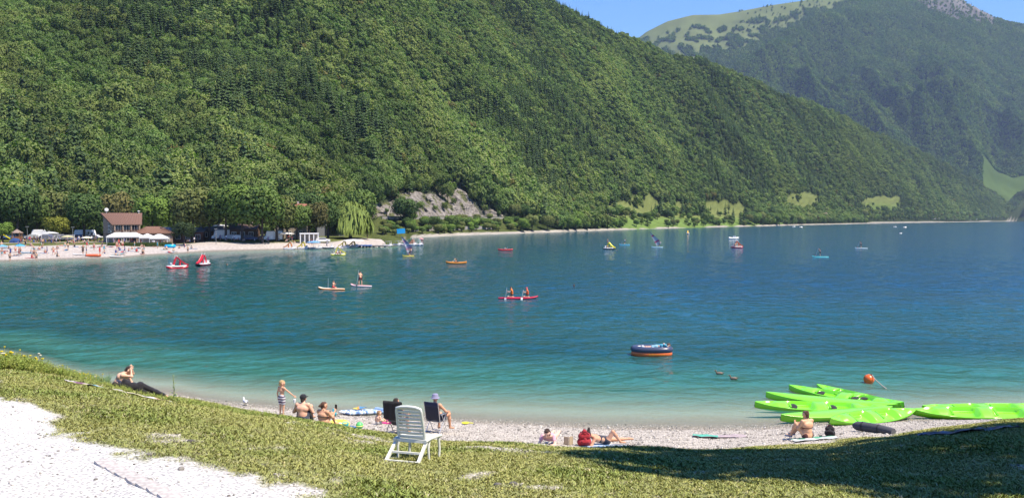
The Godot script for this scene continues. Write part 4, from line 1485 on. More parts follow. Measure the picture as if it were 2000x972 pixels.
func backpack(t: Node3D, c: Color, trim: Color, s := 1.0) -> void:
	garment(t, "bag", [[Vector3(-0.09, 0.12, 0) * s, Vector3(0.09, 0.12, 0) * s, 0.11 * s, 0.11 * s, "x"], [Vector3(-0.08, 0.28, 0.01) * s, Vector3(0.08, 0.28, 0.01) * s, 0.095 * s, 0.095 * s, "x"], [Vector3(0, 0.38, 0.02) * s, Vector3(0, 0.40, 0.02) * s, 0.085 * s, 0.07 * s, "x"]], cloth_mat, 1.0, tint(c))
	garment(t, "front_pocket", [[Vector3(-0.06, 0.14, 0.10) * s, Vector3(0.06, 0.14, 0.10) * s, 0.06 * s, 0.06 * s, "x"], [Vector3(0, 0.14, 0.10) * s, Vector3(0, 0.22, 0.09) * s, 0.055 * s, 0.045 * s, "x"]], cloth_mat, 1.0, tint(c * 0.9))
	for k in [-1, 1]:
		strap(t, "shoulder_strap", [Vector3(k * 0.07, 0.38, -0.08) * s, Vector3(k * 0.09, 0.30, -0.15) * s, Vector3(k * 0.10, 0.15, -0.14) * s, Vector3(k * 0.11, 0.06, -0.08) * s], trim, 0.017 * s)
	strap(t, "grab_handle", [Vector3(-0.03, 0.44, -0.02) * s, Vector3(0, 0.48, -0.02) * s, Vector3(0.03, 0.44, -0.02) * s], trim, 0.009 * s)
	strap(t, "zip", [Vector3(-0.15, 0.22, 0.07) * s, Vector3(-0.10, 0.36, 0.085) * s, Vector3(0, 0.43, 0.09) * s, Vector3(0.10, 0.36, 0.085) * s, Vector3(0.15, 0.22, 0.07) * s], trim, 0.008 * s)

func towel(called: String, label: String, v: Vector2, turn: float, w: float, l: float, f: Callable, seed_: int, up := 0.0, rumple := 0.02) -> void:
	var t := at_px(called, label, "towel", v, turn, up)
	sheet_cloth(t, "cloth", w, l, f, seed_, rumple, slope_at(v, turn))

func beach_things() -> void:
	var v: Vector2
	# by the seated family
	var t := at_px("black_bag", "slim black bag standing between the man in the cap and the woman with the phone", "bag", Vector2(-6.22, -24.30), -0.3)
	garment(t, "bag", [[Vector3(0, 0.10, 0), Vector3(0, 0.36, 0.06), 0.085, 0.05, "x"], [Vector3(-0.06, 0.08, 0), Vector3(0.06, 0.08, 0), 0.08, 0.08, "x"]], cloth_mat, 1.0, tint(Color(0.02, 0.018, 0.02)))
	strap(t, "strap", [Vector3(-0.04, 0.36, 0.05), Vector3(-0.02, 0.47, 0.09), Vector3(0.04, 0.36, 0.07)], Color(0.02, 0.02, 0.02), 0.012)
	v = Vector2(-6.20, -32.18)
	t = at_px("air_mattress", "blue and white patterned air mattress lying on the wet pebbles", "air mattress", v, -0.85, 0.02)
	var sl := slope_at(v, -0.85)
	t.transform = t.transform * Transform3D(Basis.from_euler(Vector3(-atan(sl.y), 0, atan(sl.x))), Vector3.ZERO)
	for k in 5:
		made(t, "air_chamber", Color.WHITE, func(m):
			var x := -0.34 + 0.17 * k
			var rings := []
			for i in 29:
				var z := lerpf(-0.85, 0.85, i / 28.0)
				var r := 0.088 * pow(clampf(1.0 - pow(absf(z) / 0.87, 8.0), 0.02, 1.0), 0.5)
				var ring := []
				for s in 10:
					var a := TAU * s / 10.0
					ring.append(Vector3(x + cos(a) * r, 0.09 + sin(a) * r * 0.85, z))
				rings.append(ring)
			for i in 28:
				m.col = [Color(0.20, 0.33, 0.52), Color(0.62, 0.66, 0.70), Color(0.10, 0.16, 0.30), Color(0.55, 0.60, 0.66)][(i / 2 + k * 3 + (i * k) / 5) % 4]
				m.loft([rings[i], rings[i + 1]], true, i == 0, i == 27), gloss_mat)
	made(t, "pillow_chamber", Color(0.30, 0.42, 0.58), func(m): m.tube([Vector3(-0.36, 0.12, -0.92), Vector3(0.36, 0.12, -0.92)], 0.11, 10), gloss_mat)
	t = at_px("mattress_cover", "yellow and blue crumpled cloth lying on the air mattress", "cloth", Vector2(-6.31, -32.34), 0.3, 0.2)
	sheet_cloth(t, "cloth", 0.55, 0.3, func(x, z): return Color(0.70, 0.55, 0.10) if x < -0.1 else (Color(0.70, 0.32, 0.06) if x < 0.0 else Color(0.08, 0.26, 0.48)), 4, 0.05)
	t = at_px("swim_ring", "yellow and white inflatable paddling ring beside the woman with the phone", "swim ring", Vector2(-5.84, -26.20), 0.0)
	made(t, "tube", Color(0.80, 0.70, 0.08), func(m): ring_tube(m, Vector3(0, 0.10, 0), 0.30, 0.30, 0.095), gloss_mat)
	made(t, "inner_ring", Color(0.72, 0.72, 0.66), func(m): ring_tube(m, Vector3(0, 0.06, 0), 0.21, 0.21, 0.06), gloss_mat)
	t = at_px("sand_bucket", "teal toy bucket on the beach right of the yellow ring", "toy bucket", Vector2(-5.55, -26.00), 0.0)
	made(t, "bucket", Color(0.02, 0.42, 0.48), func(m): m.lathe([Vector2(0.085, 0.0), Vector2(0.115, 0.19), Vector2(0.122, 0.20), Vector2(0.10, 0.195), Vector2(0.08, 0.03), Vector2(0.0, 0.03)], 16), gloss_mat)
	made(t, "handle", Color(0.75, 0.75, 0.7), func(m): m.tube([Vector3(-0.115, 0.18, 0), Vector3(-0.08, 0.26, 0.05), Vector3(0.08, 0.26, 0.05), Vector3(0.115, 0.18, 0)], 0.007, 6), gloss_mat)
	t = at_px("ball", "green toy ball beside the pink sand toys", "ball", Vector2(-5.16, -26.40), 0.0)
	made(t, "ball", Color(0.10, 0.45, 0.14), func(m): m.ball(Vector3(0, 0.12, 0), Vector3.ONE * 0.125, 16, 12), gloss_mat)
	made(t, "band", Color(0.75, 0.72, 0.2), func(m): ring_tube(m, Vector3(0, 0.12, 0), 0.122, 0.122, 0.012), gloss_mat)
	t = at_px("toy_boat", "teal plastic toy boat standing by the water behind the family", "toy boat", Vector2(-6.99, -30.67), 0.6)
	made(t, "hull", Color(0.03, 0.40, 0.46), func(m): m.loft([[Vector3(0.06, 0.14, -0.2), Vector3(-0.06, 0.14, -0.2), Vector3(-0.04, 0.0, -0.18), Vector3(0.04, 0.0, -0.18)], [Vector3(0.11, 0.12, 0), Vector3(-0.11, 0.12, 0), Vector3(-0.08, 0.0, 0), Vector3(0.08, 0.0, 0)], [Vector3(0.02, 0.17, 0.24), Vector3(-0.02, 0.17, 0.24), Vector3(-0.01, 0.06, 0.18), Vector3(0.01, 0.06, 0.18)]]), gloss_mat)
	made(t, "cabin", Color(0.05, 0.45, 0.55), func(m): m.tube([Vector3(0, 0.1, -0.03), Vector3(0, 0.30, -0.03)], [0.07, 0.05], 10), gloss_mat)
	v = Vector2(-5.06, -25.40)
	towel("toy_mat", "pink and red play mat with sand toys on it", v, 0.4, 0.75, 0.45, func(x, z): return Color(0.72, 0.12, 0.16) if sin(x * 17.0) + sin(z * 13.0) > 0.1 else Color(0.75, 0.45, 0.45), 21)
	t = at_px("toy_spade", "blue toy spade lying left of the green ball", "toy spade", Vector2(-5.46, -26.60), 0.9, 0.03)
	made(t, "handle", Color(0.04, 0.22, 0.55), func(m): m.tube([Vector3(0, 0.02, -0.22), Vector3(0, 0.03, 0.1)], 0.014, 7), gloss_mat)
	made(t, "blade", Color(0.04, 0.22, 0.55), func(m): m.box(Vector3(0, 0.02, 0.19), Vector3(0.11, 0.014, 0.19)), gloss_mat)
	t = at_px("inflatable_toy", "magenta inflatable toy on the pebbles behind the dark chair", "inflatable toy", Vector2(-4.62, -28.99), 0.5)
	made(t, "tube", Color(0.72, 0.05, 0.30), func(m): ring_tube(m, Vector3(0, 0.07, 0), 0.22, 0.16, 0.07), gloss_mat)
	t = at_px("yellow_toy", "bright yellow toy lying alone on the pebbles right of the navy chair", "toy", Vector2(-1.78, -29.78), 0.0)
	made(t, "dish", Color(0.72, 0.68, 0.04), func(m): m.lathe([Vector2(0.0, 0.02), Vector2(0.09, 0.0), Vector2(0.14, 0.05), Vector2(0.15, 0.06), Vector2(0.11, 0.06), Vector2(0.0, 0.05)], 14), gloss_mat)
	made(t, "handle", Color(0.72, 0.68, 0.04), func(m): m.tube([Vector3(0.13, 0.05, 0), Vector3(0.3, 0.05, 0.04)], 0.018, 7), gloss_mat)
	t = at_px("white_cup", "white cup held out between the boy and the man in the cap", "cup", Vector2(-7.13, -25.60), 0.0, 0.80)
	made(t, "cup", Color(0.75, 0.75, 0.76), func(m): m.lathe([Vector2(0.03, 0.0), Vector2(0.042, 0.10), Vector2(0.036, 0.10), Vector2(0.026, 0.01), Vector2(0.0, 0.01)], 12), gloss_mat)
	made(t, "lid", Color(0.7, 0.7, 0.72), func(m): m.lathe([Vector2(0.045, 0.1), Vector2(0.045, 0.112), Vector2(0.0, 0.116)], 12), gloss_mat)
	t = at_px("gull", "small white bird standing at the water's edge left of the boy", "gull", Vector2(-11.51, -33.68), 0.7)
	made(t, "body", Color(0.74, 0.74, 0.72), func(m): m.ball(Vector3(0, 0.16, 0), Vector3(0.07, 0.075, 0.16), 10, 8); m.tube([Vector3(0, 0.19, -0.10), Vector3(0, 0.27, -0.15)], [0.05, 0.035], 8); m.ball(Vector3(0, 0.285, -0.16), Vector3(0.042, 0.042, 0.05), 8, 6), paint_mat)
	for s in [-1, 1]:
		made(t, "wing", Color(0.55, 0.56, 0.58), func(m): m.ball(Vector3(s * 0.06, 0.18, 0.04), Vector3(0.02, 0.055, 0.16), 8, 6), paint_mat)
		made(t, "leg", Color(0.6, 0.4, 0.1), func(m): m.tube([Vector3(s * 0.025, 0.1, 0), Vector3(s * 0.025, 0.0, 0)], 0.006, 5), paint_mat)
	made(t, "beak", Color(0.65, 0.4, 0.05), func(m): m.tube([Vector3(0, 0.28, -0.2), Vector3(0, 0.27, -0.25)], [0.012, 0.003], 6), paint_mat)

	# the readers' things at the foot of the bank
	t = at_px("book", "open brown book standing on the beach between the reader and the red rucksack", "book", Vector2(1.75, -23.99), 0.1)
	for s in [-1, 1]:
		made(t, "cover", Color(0.20, 0.11, 0.05), func(m): m.box(Vector3(s * 0.075, 0.13, -0.03), Vector3(0.15, 0.25, 0.008), Basis(Vector3.UP, s * 0.5)), paint_mat)
		made(t, "pages", Color(0.45, 0.36, 0.24), func(m): m.box(Vector3(s * 0.068, 0.13, -0.012), Vector3(0.135, 0.23, 0.02), Basis(Vector3.UP, s * 0.5)), paint_mat)
	t = at_px("rucksack", "red rucksack standing on the beach at the foot of the bank", "rucksack", Vector2(2.22, -23.97), 0.15)
	backpack(t, Color(0.42, 0.016, 0.030), Color(0.20, 0.01, 0.016), 1.12)
	towel("towel", "blue and white patterned towel right of the red rucksack", Vector2(2.92, -23.93), 1.2, 0.8, 1.5, func(x, z): return Color(0.16, 0.33, 0.62) if sin(x * 14.0 + sin(z * 9.0)) > -0.1 else Color(0.55, 0.63, 0.74), 31)
	towel("towel", "mint green towel at the left end of the striped one on the open beach", Vector2(6.67, -26.89), 1.35, 0.75, 0.85, func(x, z): return Color(0.10, 0.50, 0.36) if x > -0.3 else Color(0.20, 0.10, 0.10), 32, 0.03)
	towel("towel", "pale pink towel with dark stripes on the open beach", Vector2(7.31, -27.05), 1.45, 0.85, 1.55, func(x, z): return Color(0.16, 0.10, 0.11) if fposmod(x * 5.0 + 0.2, 1.0) < 0.22 else Color(0.60, 0.48, 0.47), 33)
	# by the woman near the kayaks
	towel("towel", "green and white towel under the tanned woman near the kayaks", Vector2(9.62, -24.77), 1.5, 0.62, 1.35, func(x, z): return Color(0.10, 0.42, 0.22) if x + 0.1 * sin(z * 14.0) > 0.12 else Color(0.64, 0.66, 0.62), 34)
	t = at_px("rucksack", "black rucksack with red trim beside the tanned woman near the kayaks", "rucksack", Vector2(10.38, -25.45), -0.3)
	backpack(t, Color(0.014, 0.013, 0.016), Color(0.25, 0.015, 0.022), 0.86)
	t.rotation.x = -0.5
	# the grey tube
	var a := on(Vector2(11.88, -27.12), 0.20)
	var b := on(Vector2(a.x + 0.8, a.z + 1.2), 0.06)
	t = thing("drain_tube", "dark grey thick tube lying half buried in the beach", "tube", a)
	b -= a
	made(t, "tube", Color(0.075, 0.078, 0.088), func(m):
		var pts := []
		var rad := []
		for k in 15:
			var s := k / 14.0
			pts.append(Vector3.ZERO.lerp(b, s) + Vector3(0, 0.04 * sin(PI * s), 0))
			rad.append(0.165 - 0.02 * s if k > 1 else [0.09, 0.145][k])
		m.tube(pts, rad, 18), cloth_mat)
	for k in 2:
		made(t, "strap", Color(0.03, 0.03, 0.035), func(m):
			var c := b * (0.25 + 0.4 * k) + Vector3(0, 0.035, 0)
			var d := b.normalized()
			m.tube([c - d * 0.025, c + d * 0.025], 0.171 - 0.008 * k, 18, false), cloth_mat)
	towel("blanket", "dark patterned blanket in the shade on the right bank", Vector2(10.00, -17.13), 1.45, 0.8, 1.9, func(x, z): return Color(0.06, 0.03, 0.035) if sin(x * 9.0 + z * 4.0) > -0.3 else (Color(0.22, 0.12, 0.10) if sin(z * 17.0) > 0.0 else Color(0.13, 0.15, 0.20)), 35, 0.0, 0.05)

	# the pile on the grass at the left
	v = Vector2(-9.24, -18.44)
	var turn := -1.05
	towel("towel", "colourful white, pink and yellow towel on the grass at the left", v, -1.12, 0.55, 2.3, func(x, z):
		var q := sin(z * 6.0 + x * 3.0)
		return Color(0.12, 0.45, 0.55) if z > 0.3 and z < 0.6 and x > 0.0 else (Color(0.20, 0.06, 0.14) if z > 0.75 and z < 0.95 else (Color(0.70, 0.42, 0.20) if q > 0.75 else (Color(0.70, 0.60, 0.25) if q < -0.8 else Color(0.72, 0.66, 0.64)))), 36, 0.01, 0.03)
	t = at_px("person", "person lying on their side in loose black clothes on the colourful towel", "person", Vector2(-11.15, -22.72), -1.12, 0.0)
	var sl2 := slope_at(Vector2(-11.15, -22.72), -1.12)
	t.transform = t.transform * Transform3D(Basis.from_euler(Vector3(-atan(sl2.y), 0, atan(sl2.x))).scaled(Vector3.ONE * 0.88), Vector3.ZERO)
	var j := lying()
	j.P = Vector3(0, 0.19, -0.25); j.C = Vector3(0, 0.15, 0.12); j.N = Vector3(0, 0.14, 0.30); j.H = Vector3(-0.05, 0.12, 0.42)
	j.F = Vector3(-1, -0.3, 0.2); j.U = Vector3(0, 0, 1)
	j.S = [Vector3(-0.02, 0.08, 0.24), Vector3(0.02, 0.30, 0.22)]; j.L = [Vector3(0, 0.11, -0.28), Vector3(0, 0.27, -0.28)]
	j.E = [Vector3(-0.26, 0.05, 0.30), Vector3(-0.12, 0.27, -0.03)]; j.W = [Vector3(-0.22, 0.04, 0.50), Vector3(-0.30, 0.12, 0.08)]
	j.K = [Vector3(-0.16, 0.08, -0.66), Vector3(-0.12, 0.20, -0.68)]; j.A = [Vector3(-0.02, 0.06, -1.06), Vector3(0.04, 0.12, -1.09)]; j.T = [Vector3(-0.10, 0.05, -1.19), Vector3(-0.04, 0.09, -1.22)]
	figure(t, j, SKIN)
	part(t, "hair", blob(hair_bones(j), Color(0.03, 0.02, 0.016)), cloth_mat)
	var cl := []
	for b2 in bones_of(j, 1.0):
		if b2[4] in ["hip", "belly", "chest", "thigh", "shin"]: cl.append([b2[0], b2[1], b2[2] + 0.022, b2[3] + 0.022, "x"])
	var fold := FastNoiseLite.new()
	fold.frequency = 6.0
	garment(t, "black_clothes", cl, cloth_mat, 1.0, func(p: Vector3, _t: String) -> Color: return Color(0.018, 0.016, 0.020) * (1.0 + 0.5 * fold.get_noise_3dv(p)))
	t = at_px("cap", "blue cap lying at the feet of the person in black", "cap", Vector2(-16.28, -35.14), 0.4, 0.02)
	made(t, "crown", Color(0.05, 0.14, 0.28), func(m): m.lathe([Vector2(0.10, 0.0), Vector2(0.105, 0.04), Vector2(0.085, 0.10), Vector2(0.05, 0.13), Vector2(0, 0.135)], 14), cloth_mat)
	made(t, "peak", Color(0.05, 0.14, 0.28), func(m): m.box(Vector3(0, 0.012, -0.14), Vector3(0.15, 0.012, 0.11)), cloth_mat)
	for s in [0, 1]:
		t = at_px("shoe", ["dark shoe nearer the blue cap", "dark shoe at the far right end of the towel pile"][s], "shoe", [Vector2(-15.84, -34.88), Vector2(-15.49, -34.64)][s], -0.9)
		garment(t, "upper", [[Vector3(0, 0.05, 0.09), Vector3(0, 0.04, -0.10), 0.048, 0.036, "x"], [Vector3(0, 0.08, 0.10), Vector3(0, 0.09, 0.08), 0.04, 0.04, "x"]], cloth_mat, 1.0, tint(Color(0.03, 0.03, 0.035)), 0.01)
		made(t, "sole", Color(0.4, 0.4, 0.4), func(m): m.box(Vector3(0, 0.012, -0.005), Vector3(0.085, 0.022, 0.28)), cloth_mat)

func ring_tube(m: MB, c: Vector3, rx: float, rz: float, r: float, seg := 28, sides := 10, square := 2.0) -> void:
	var rings := []
	for k in seg + 1:
		var w := TAU * k / seg
		var cw := cos(w)
		var sw := sin(w)
		var p := c + Vector3(signf(cw) * pow(absf(cw), 2.0 / square) * rx, 0, signf(sw) * pow(absf(sw), 2.0 / square) * rz)
		var w2 := w + 0.02
		var q := c + Vector3(signf(cos(w2)) * pow(absf(cos(w2)), 2.0 / square) * rx, 0, signf(sin(w2)) * pow(absf(sin(w2)), 2.0 / square) * rz)
		var t := (q - p).normalized()
		var o := t.cross(Vector3.UP).normalized()
		var ring := []
		for s in sides:
			var a := TAU * s / sides
			ring.append(p + o * cos(a) * r + Vector3.UP * sin(a) * r)
		rings.append(ring)
	m.loft(rings, true, false, false)

func kayak(t: Node3D, length: float, dark_seat: bool, flipped := false) -> void:
	var lime := Color(0.20, 0.66, 0.015)
	var inner := Node3D.new()
	var hull := MB.new()
	var n := 44
	var rings := []
	var deck := func(u: float, x: float) -> float: return 0.0
	for i in n + 1:
		var u := lerpf(-1, 1, float(i) / n)
		var au := absf(u)
		var hw := 0.385 * pow(maxf(1.0 - pow(au, 2.3), 0.0004), 0.8) + 0.006
		var keel := 0.15 * pow(au, 5.0)
		var sheer := 0.28 + 0.12 * pow(au, 3.0)
		var ring := []
		for k in 15:
			var s := 1.0 - k / 7.0
			var y := sheer + 0.07 * (1.0 - s * s) * (1.0 - pow(au, 6.0))
			if not flipped:
				for c in [[0.30, 0.21, 0.17], [-0.30, 0.21, 0.17], [0.78, 0.09, 0.06], [-0.72, 0.10, 0.06]]:
					y -= c[2] * step_in(1.0, 0.72, absf(u - c[0]) / c[1]) * step_in(0.86, 0.66, absf(s))
			ring.append(Vector3(s * hw, y, u * length * 0.5))
		for k in 11:
			var s := -1.0 + 2.0 * (k + 1) / 12.0
			var y := keel + (sheer - keel) * pow(absf(s), 2.6) - 0.012 * cos(s * 9.0) * (1.0 - au)
			ring.append(Vector3(s * hw * 1.02, y, u * length * 0.5))
		rings.append(ring)
	hull.col = lime
	hull.loft(rings)
	part(t, "hull", hull.done(), mat("kayak plastic", Color.WHITE, 0.3, {"vertex_color_use_as_albedo": true, "clearcoat_enabled": true, "clearcoat": 0.7, "clearcoat_roughness": 0.2}))
	if not flipped:
		for c in [0.30, -0.30]:
			var z0: float = c * length * 0.5
			for k in 5:
				made(t, "footwell_rib", lime * 0.6, func(m): m.box(Vector3(0, 0.165, z0 - 0.30 + k * 0.085), Vector3(0.42, 0.018, 0.045)), gloss_mat)
			if dark_seat: made(t, "seat_pad", Color(0.02, 0.022, 0.02), func(m): m.ball(Vector3(0, 0.24, z0 + 0.26), Vector3(0.20, 0.045, 0.16), 14, 8), cloth_mat)
			made(t, "seat_back", lime * 0.8, func(m): m.box(Vector3(0, 0.31, z0 + 0.42), Vector3(0.40, 0.05, 0.07)), gloss_mat)
			for s in [-1, 1]:
				made(t, "side_handle", Color(0.02, 0.02, 0.02), func(m): m.tube([Vector3(s * 0.378, 0.25, z0 - 0.1), Vector3(s * 0.405, 0.22, z0 - 0.04), Vector3(s * 0.405, 0.22, z0 + 0.04), Vector3(s * 0.378, 0.25, z0 + 0.1)], 0.010, 6), cloth_mat)
	else:
		for k in 9:
			made(t, "scupper_rim", lime * 0.45, func(m): m.ball(Vector3(0.12, 0.32, -0.8 + k * 0.2), Vector3(0.025, 0.02, 0.03), 8, 5), gloss_mat)
	for s in [-1, 1]:
		made(t, "toggle", Color(0.03, 0.03, 0.03), func(m):
			var z: float = s * (length * 0.5 - 0.06)
			m.tube([Vector3(0, 0.40, z), Vector3(0, 0.30, z + s * 0.06), Vector3(0, 0.22, z + s * 0.06)], 0.007, 5)
			m.tube([Vector3(-0.05, 0.21, z + s * 0.06), Vector3(0.05, 0.21, z + s * 0.06)], 0.013, 6), cloth_mat)

func kayaks() -> void:
	# bow and stern of each, found on the ground
	var list := [
		[Vector3(14.31, 0.35, -36.58), Vector3(16.17, 0.30, -33.16), "green kayak at the very back of the fanned group, beneath the orange buoy", true, false],
		[Vector3(12.95, 0.35, -36.46), Vector3(16.58, 0.30, -32.97), "green kayak with a black seat pad, second from the back of the fan", true, false],
		[Vector3(11.36, 0.30, -34.94), Vector3(16.15, 0.25, -32.63), "smooth-decked green kayak, third from the back of the fan", false, true],
		[Vector3(10.29, 0.32, -33.16), Vector3(15.88, 0.30, -32.42), "green kayak with a black seat pad pointing farthest left", true, false],
		[Vector3(10.60, 0.30, -30.87), Vector3(15.68, 0.25, -32.27), "smooth-decked green kayak behind the seated woman's head", false, true],
		[Vector3(11.91, 0.32, -29.54), Vector3(16.29, 0.32, -31.80), "green kayak at the front of the fan, bow up on the pebbles", false, false],
		[Vector3(16.29, 0.35, -31.77), Vector3(21.62, 0.30, -30.55), "green kayak at the front of the right-hand pair, cut off by the frame", false, false],
		[Vector3(16.98, 0.30, -32.42), Vector3(23.33, 0.30, -32.69), "green kayak at the back of the right-hand pair", false, false]]
	for k in list.size():
		var e: Array = list[k]
		var a: Vector3 = e[0]
		var b: Vector3 = e[1]
		var d := b - a
		var length := clampf(Vector2(d.x, d.z).length(), 4.3, 5.3)
		var mid := a + Vector3(d.x, 0, d.z).normalized() * length * 0.5
		var y := maxf(ground(mid.x, mid.z), -0.12) - 0.02
		var t := thing("kayak", e[2], "kayak", Vector3(mid.x, y, mid.z), atan2(-d.x, -d.z), "lime green kayaks at the waterline")
		kayak(t, length, e[3], e[4])
		# lay it on the beach: end heights follow the ground
		var dir := Vector3(d.x, 0, d.z).normalized()
		var ya := maxf(ground(a.x, a.z), -0.12)
		var pb := mid + dir * length * 0.4
		var yb := maxf(ground(pb.x, pb.z), -0.12)
		t.rotation.x = -atan2(ya - yb, length) * 0.8
		t.scale = Vector3(1.08, 1.12, 1.0)
		t.rotation.z = [-0.16, -0.18, -0.14, -0.26, -0.14, -0.42, -0.36, -0.2][k]
	# mooring line, buoy
	var t := thing("buoy", "orange round buoy floating behind the kayaks", "buoy", Vector3(17.46, 0.00, -38.25))
	made(t, "float", Color(0.68, 0.13, 0.02), func(m): m.ball(Vector3(0, 0.16, 0), Vector3(0.25, 0.25, 0.25), 20, 14), gloss_mat)
	made(t, "eye", Color(0.10, 0.03, 0.01), func(m): m.tube([Vector3(0.06, 0.38, 0.08), Vector3(0.08, 0.44, 0.1)], 0.03, 8), gloss_mat)
	made(t, "rope", Color(0.55, 0.45, 0.36), func(m): m.tube([Vector3(0.08, 0.42, 0.1), Vector3(0.17, 0.2, 0.35), Vector3(0.26, 0.03, 0.8), Vector3(0.32, -0.1, 1.5)], 0.022, 6), cloth_mat)

func shade_trees() -> void:
	var leaf := leaf_crown(900, Vector3(0, 18.5, 0), Vector3(7.2, 4.4, 5.2), 13, 2300, 0.45)
	var list := [[Vector2(17.0, -8.7), 1.0, "tall shade tree on the right bank, farthest from the path"], [Vector2(22.5, -10.6), 1.0, "tall shade tree on the right bank, outermost of the three"], [Vector2(22.5, -6.4), 0.93, "tall shade tree on the right bank, nearest the path"]]
	for e in list:
		var t := thing("shade_tree", e[2], "tree", on(e[0]), rng.randf() * TAU, "tall trees shading the right bank")
		part(t, "crown", leaf, leaf_tint(Color(0.09, 0.13, 0.035)))
		made(t, "trunk", Color(0.16, 0.125, 0.09), func(m):
			m.tube([Vector3(0, -0.4, 0), Vector3(0.1, 5, 0), Vector3(-0.1, 11, 0.1), Vector3(0, 17.5, 0)], [0.42, 0.32, 0.25, 0.12], 10)
			for k in 6:
				var w := TAU * k / 6.0
				m.tube([Vector3(0, 13.0 + k * 0.4, 0), Vector3(cos(w) * 2.4, 16.4 + 0.3 * k, sin(w) * 2.0), Vector3(cos(w) * 4.6, 18.6, sin(w) * 3.6)], [0.14, 0.09, 0.04], 6), wood_mat)
		t.scale = Vector3.ONE * e[1]

func leaf_tint(c: Color, thin := Color(0.3, 0.36, 0.12)) -> StandardMaterial3D:
	return mat("leaves %s" % c.to_html(false), c.linear_to_srgb(), 0.75, {"vertex_color_use_as_albedo": true, "backlight_enabled": true, "backlight": thin, "metallic_specular": 0.25})

func path_edging() -> void:
	var t := thing("path_edging", "row of flat pale stones edging the gravel path at lower left", "stone edging", on(Vector2(-4.11, -8.58)))
	var pts := [Vector2(-4.88, -9.24), Vector2(-4.63, -9.00), Vector2(-4.42, -8.80), Vector2(-4.20, -8.60), Vector2(-3.98, -8.38), Vector2(-3.78, -8.20), Vector2(-3.57, -7.98), Vector2(-3.35, -7.78), Vector2(-3.15, -7.62)]
	var flag := mat("flagstone", Color.WHITE, 0.9, {"vertex_color_use_as_albedo": true, "uv1_triplanar": true, "uv1_scale": Vector3(1.2, 1.2, 1.2)})
	flag.albedo_texture = cloth_mat.albedo_texture
	for k in 8:
		var a: Vector2 = pts[k]
		var b: Vector2 = pts[k + 1]
		var c := (a + b) * 0.5
		var p := on(c) - t.position
		var d := (b - a)
		made(t, "slab", Color(0.56, 0.51, 0.47) * (0.92 + 0.14 * rng.randf()), func(m):
			var ring0 := []
			var l := d.length() * 0.497
			var w := 0.085
			var q := [[l, -w], [l, w * 0.9], [l * 0.1, w * 1.05], [-l, w], [-l * 0.97, -w * 0.9], [0, -w * 1.08]]
			var rings := []
			for h in [-0.06, 0.016, 0.024]:
				var ring := []
				for e in q:
					var s := 1.0 if h < 0.02 else 0.97
					ring.append(Vector3(e[0] * s, h + rng.randf() * 0.006, -e[1] * s))
				rings.append(ring)
			m.loft(rings), flag, p).rotation.y = atan2(-d.y, d.x)
	# loose stones strewn over path and beach
	var stone := MB.new()
	stone.col = Color.WHITE
	stone.ball(Vector3.ZERO, Vector3(0.5, 0.28, 0.36), 7, 4)
	var sm := stone.done()
	var spots := []
	var tints := []
	var r := RandomNumberGenerator.new()
	r.seed = 55
	for k in 90000:
		var a := r.randf_range(-0.74, 0.74)
		var d := sqrt(lerpf(60.0, 1260.0, r.randf()))
		var x := a * d
		var z := -d
		var br := bank_row(a)
		if d > br[7] + 1.0: continue
		var g := grass_at(x, z, Vector2(a, d), br)
		if r.randf() < g * 1.3: continue
		var path := path_edge(x, z) < 0.2
		if path and r.randf() < 0.75: continue
		var s := r.randf_range(0.013, 0.038) * (0.75 if path else 1.0) + (0.06 * r.randf() if r.randf() < 0.03 else 0.0)
		spots.append(Transform3D(Basis(Vector3.UP, r.randf() * TAU).scaled(Vector3(s, s, s) * 1.5), Vector3(x, near_ground(x, z, br) + s * 0.12, z)))
		var v := r.randf_range(0.16, 0.66) if r.randf() < 0.8 else r.randf_range(0.06, 0.2)
		tints.append(Color(v, v * 0.91, v * 0.79))
	scatter("pebbles", sm, mat("pebble", Color.WHITE, 0.85, {"vertex_color_use_as_albedo": true}), spots, tints)

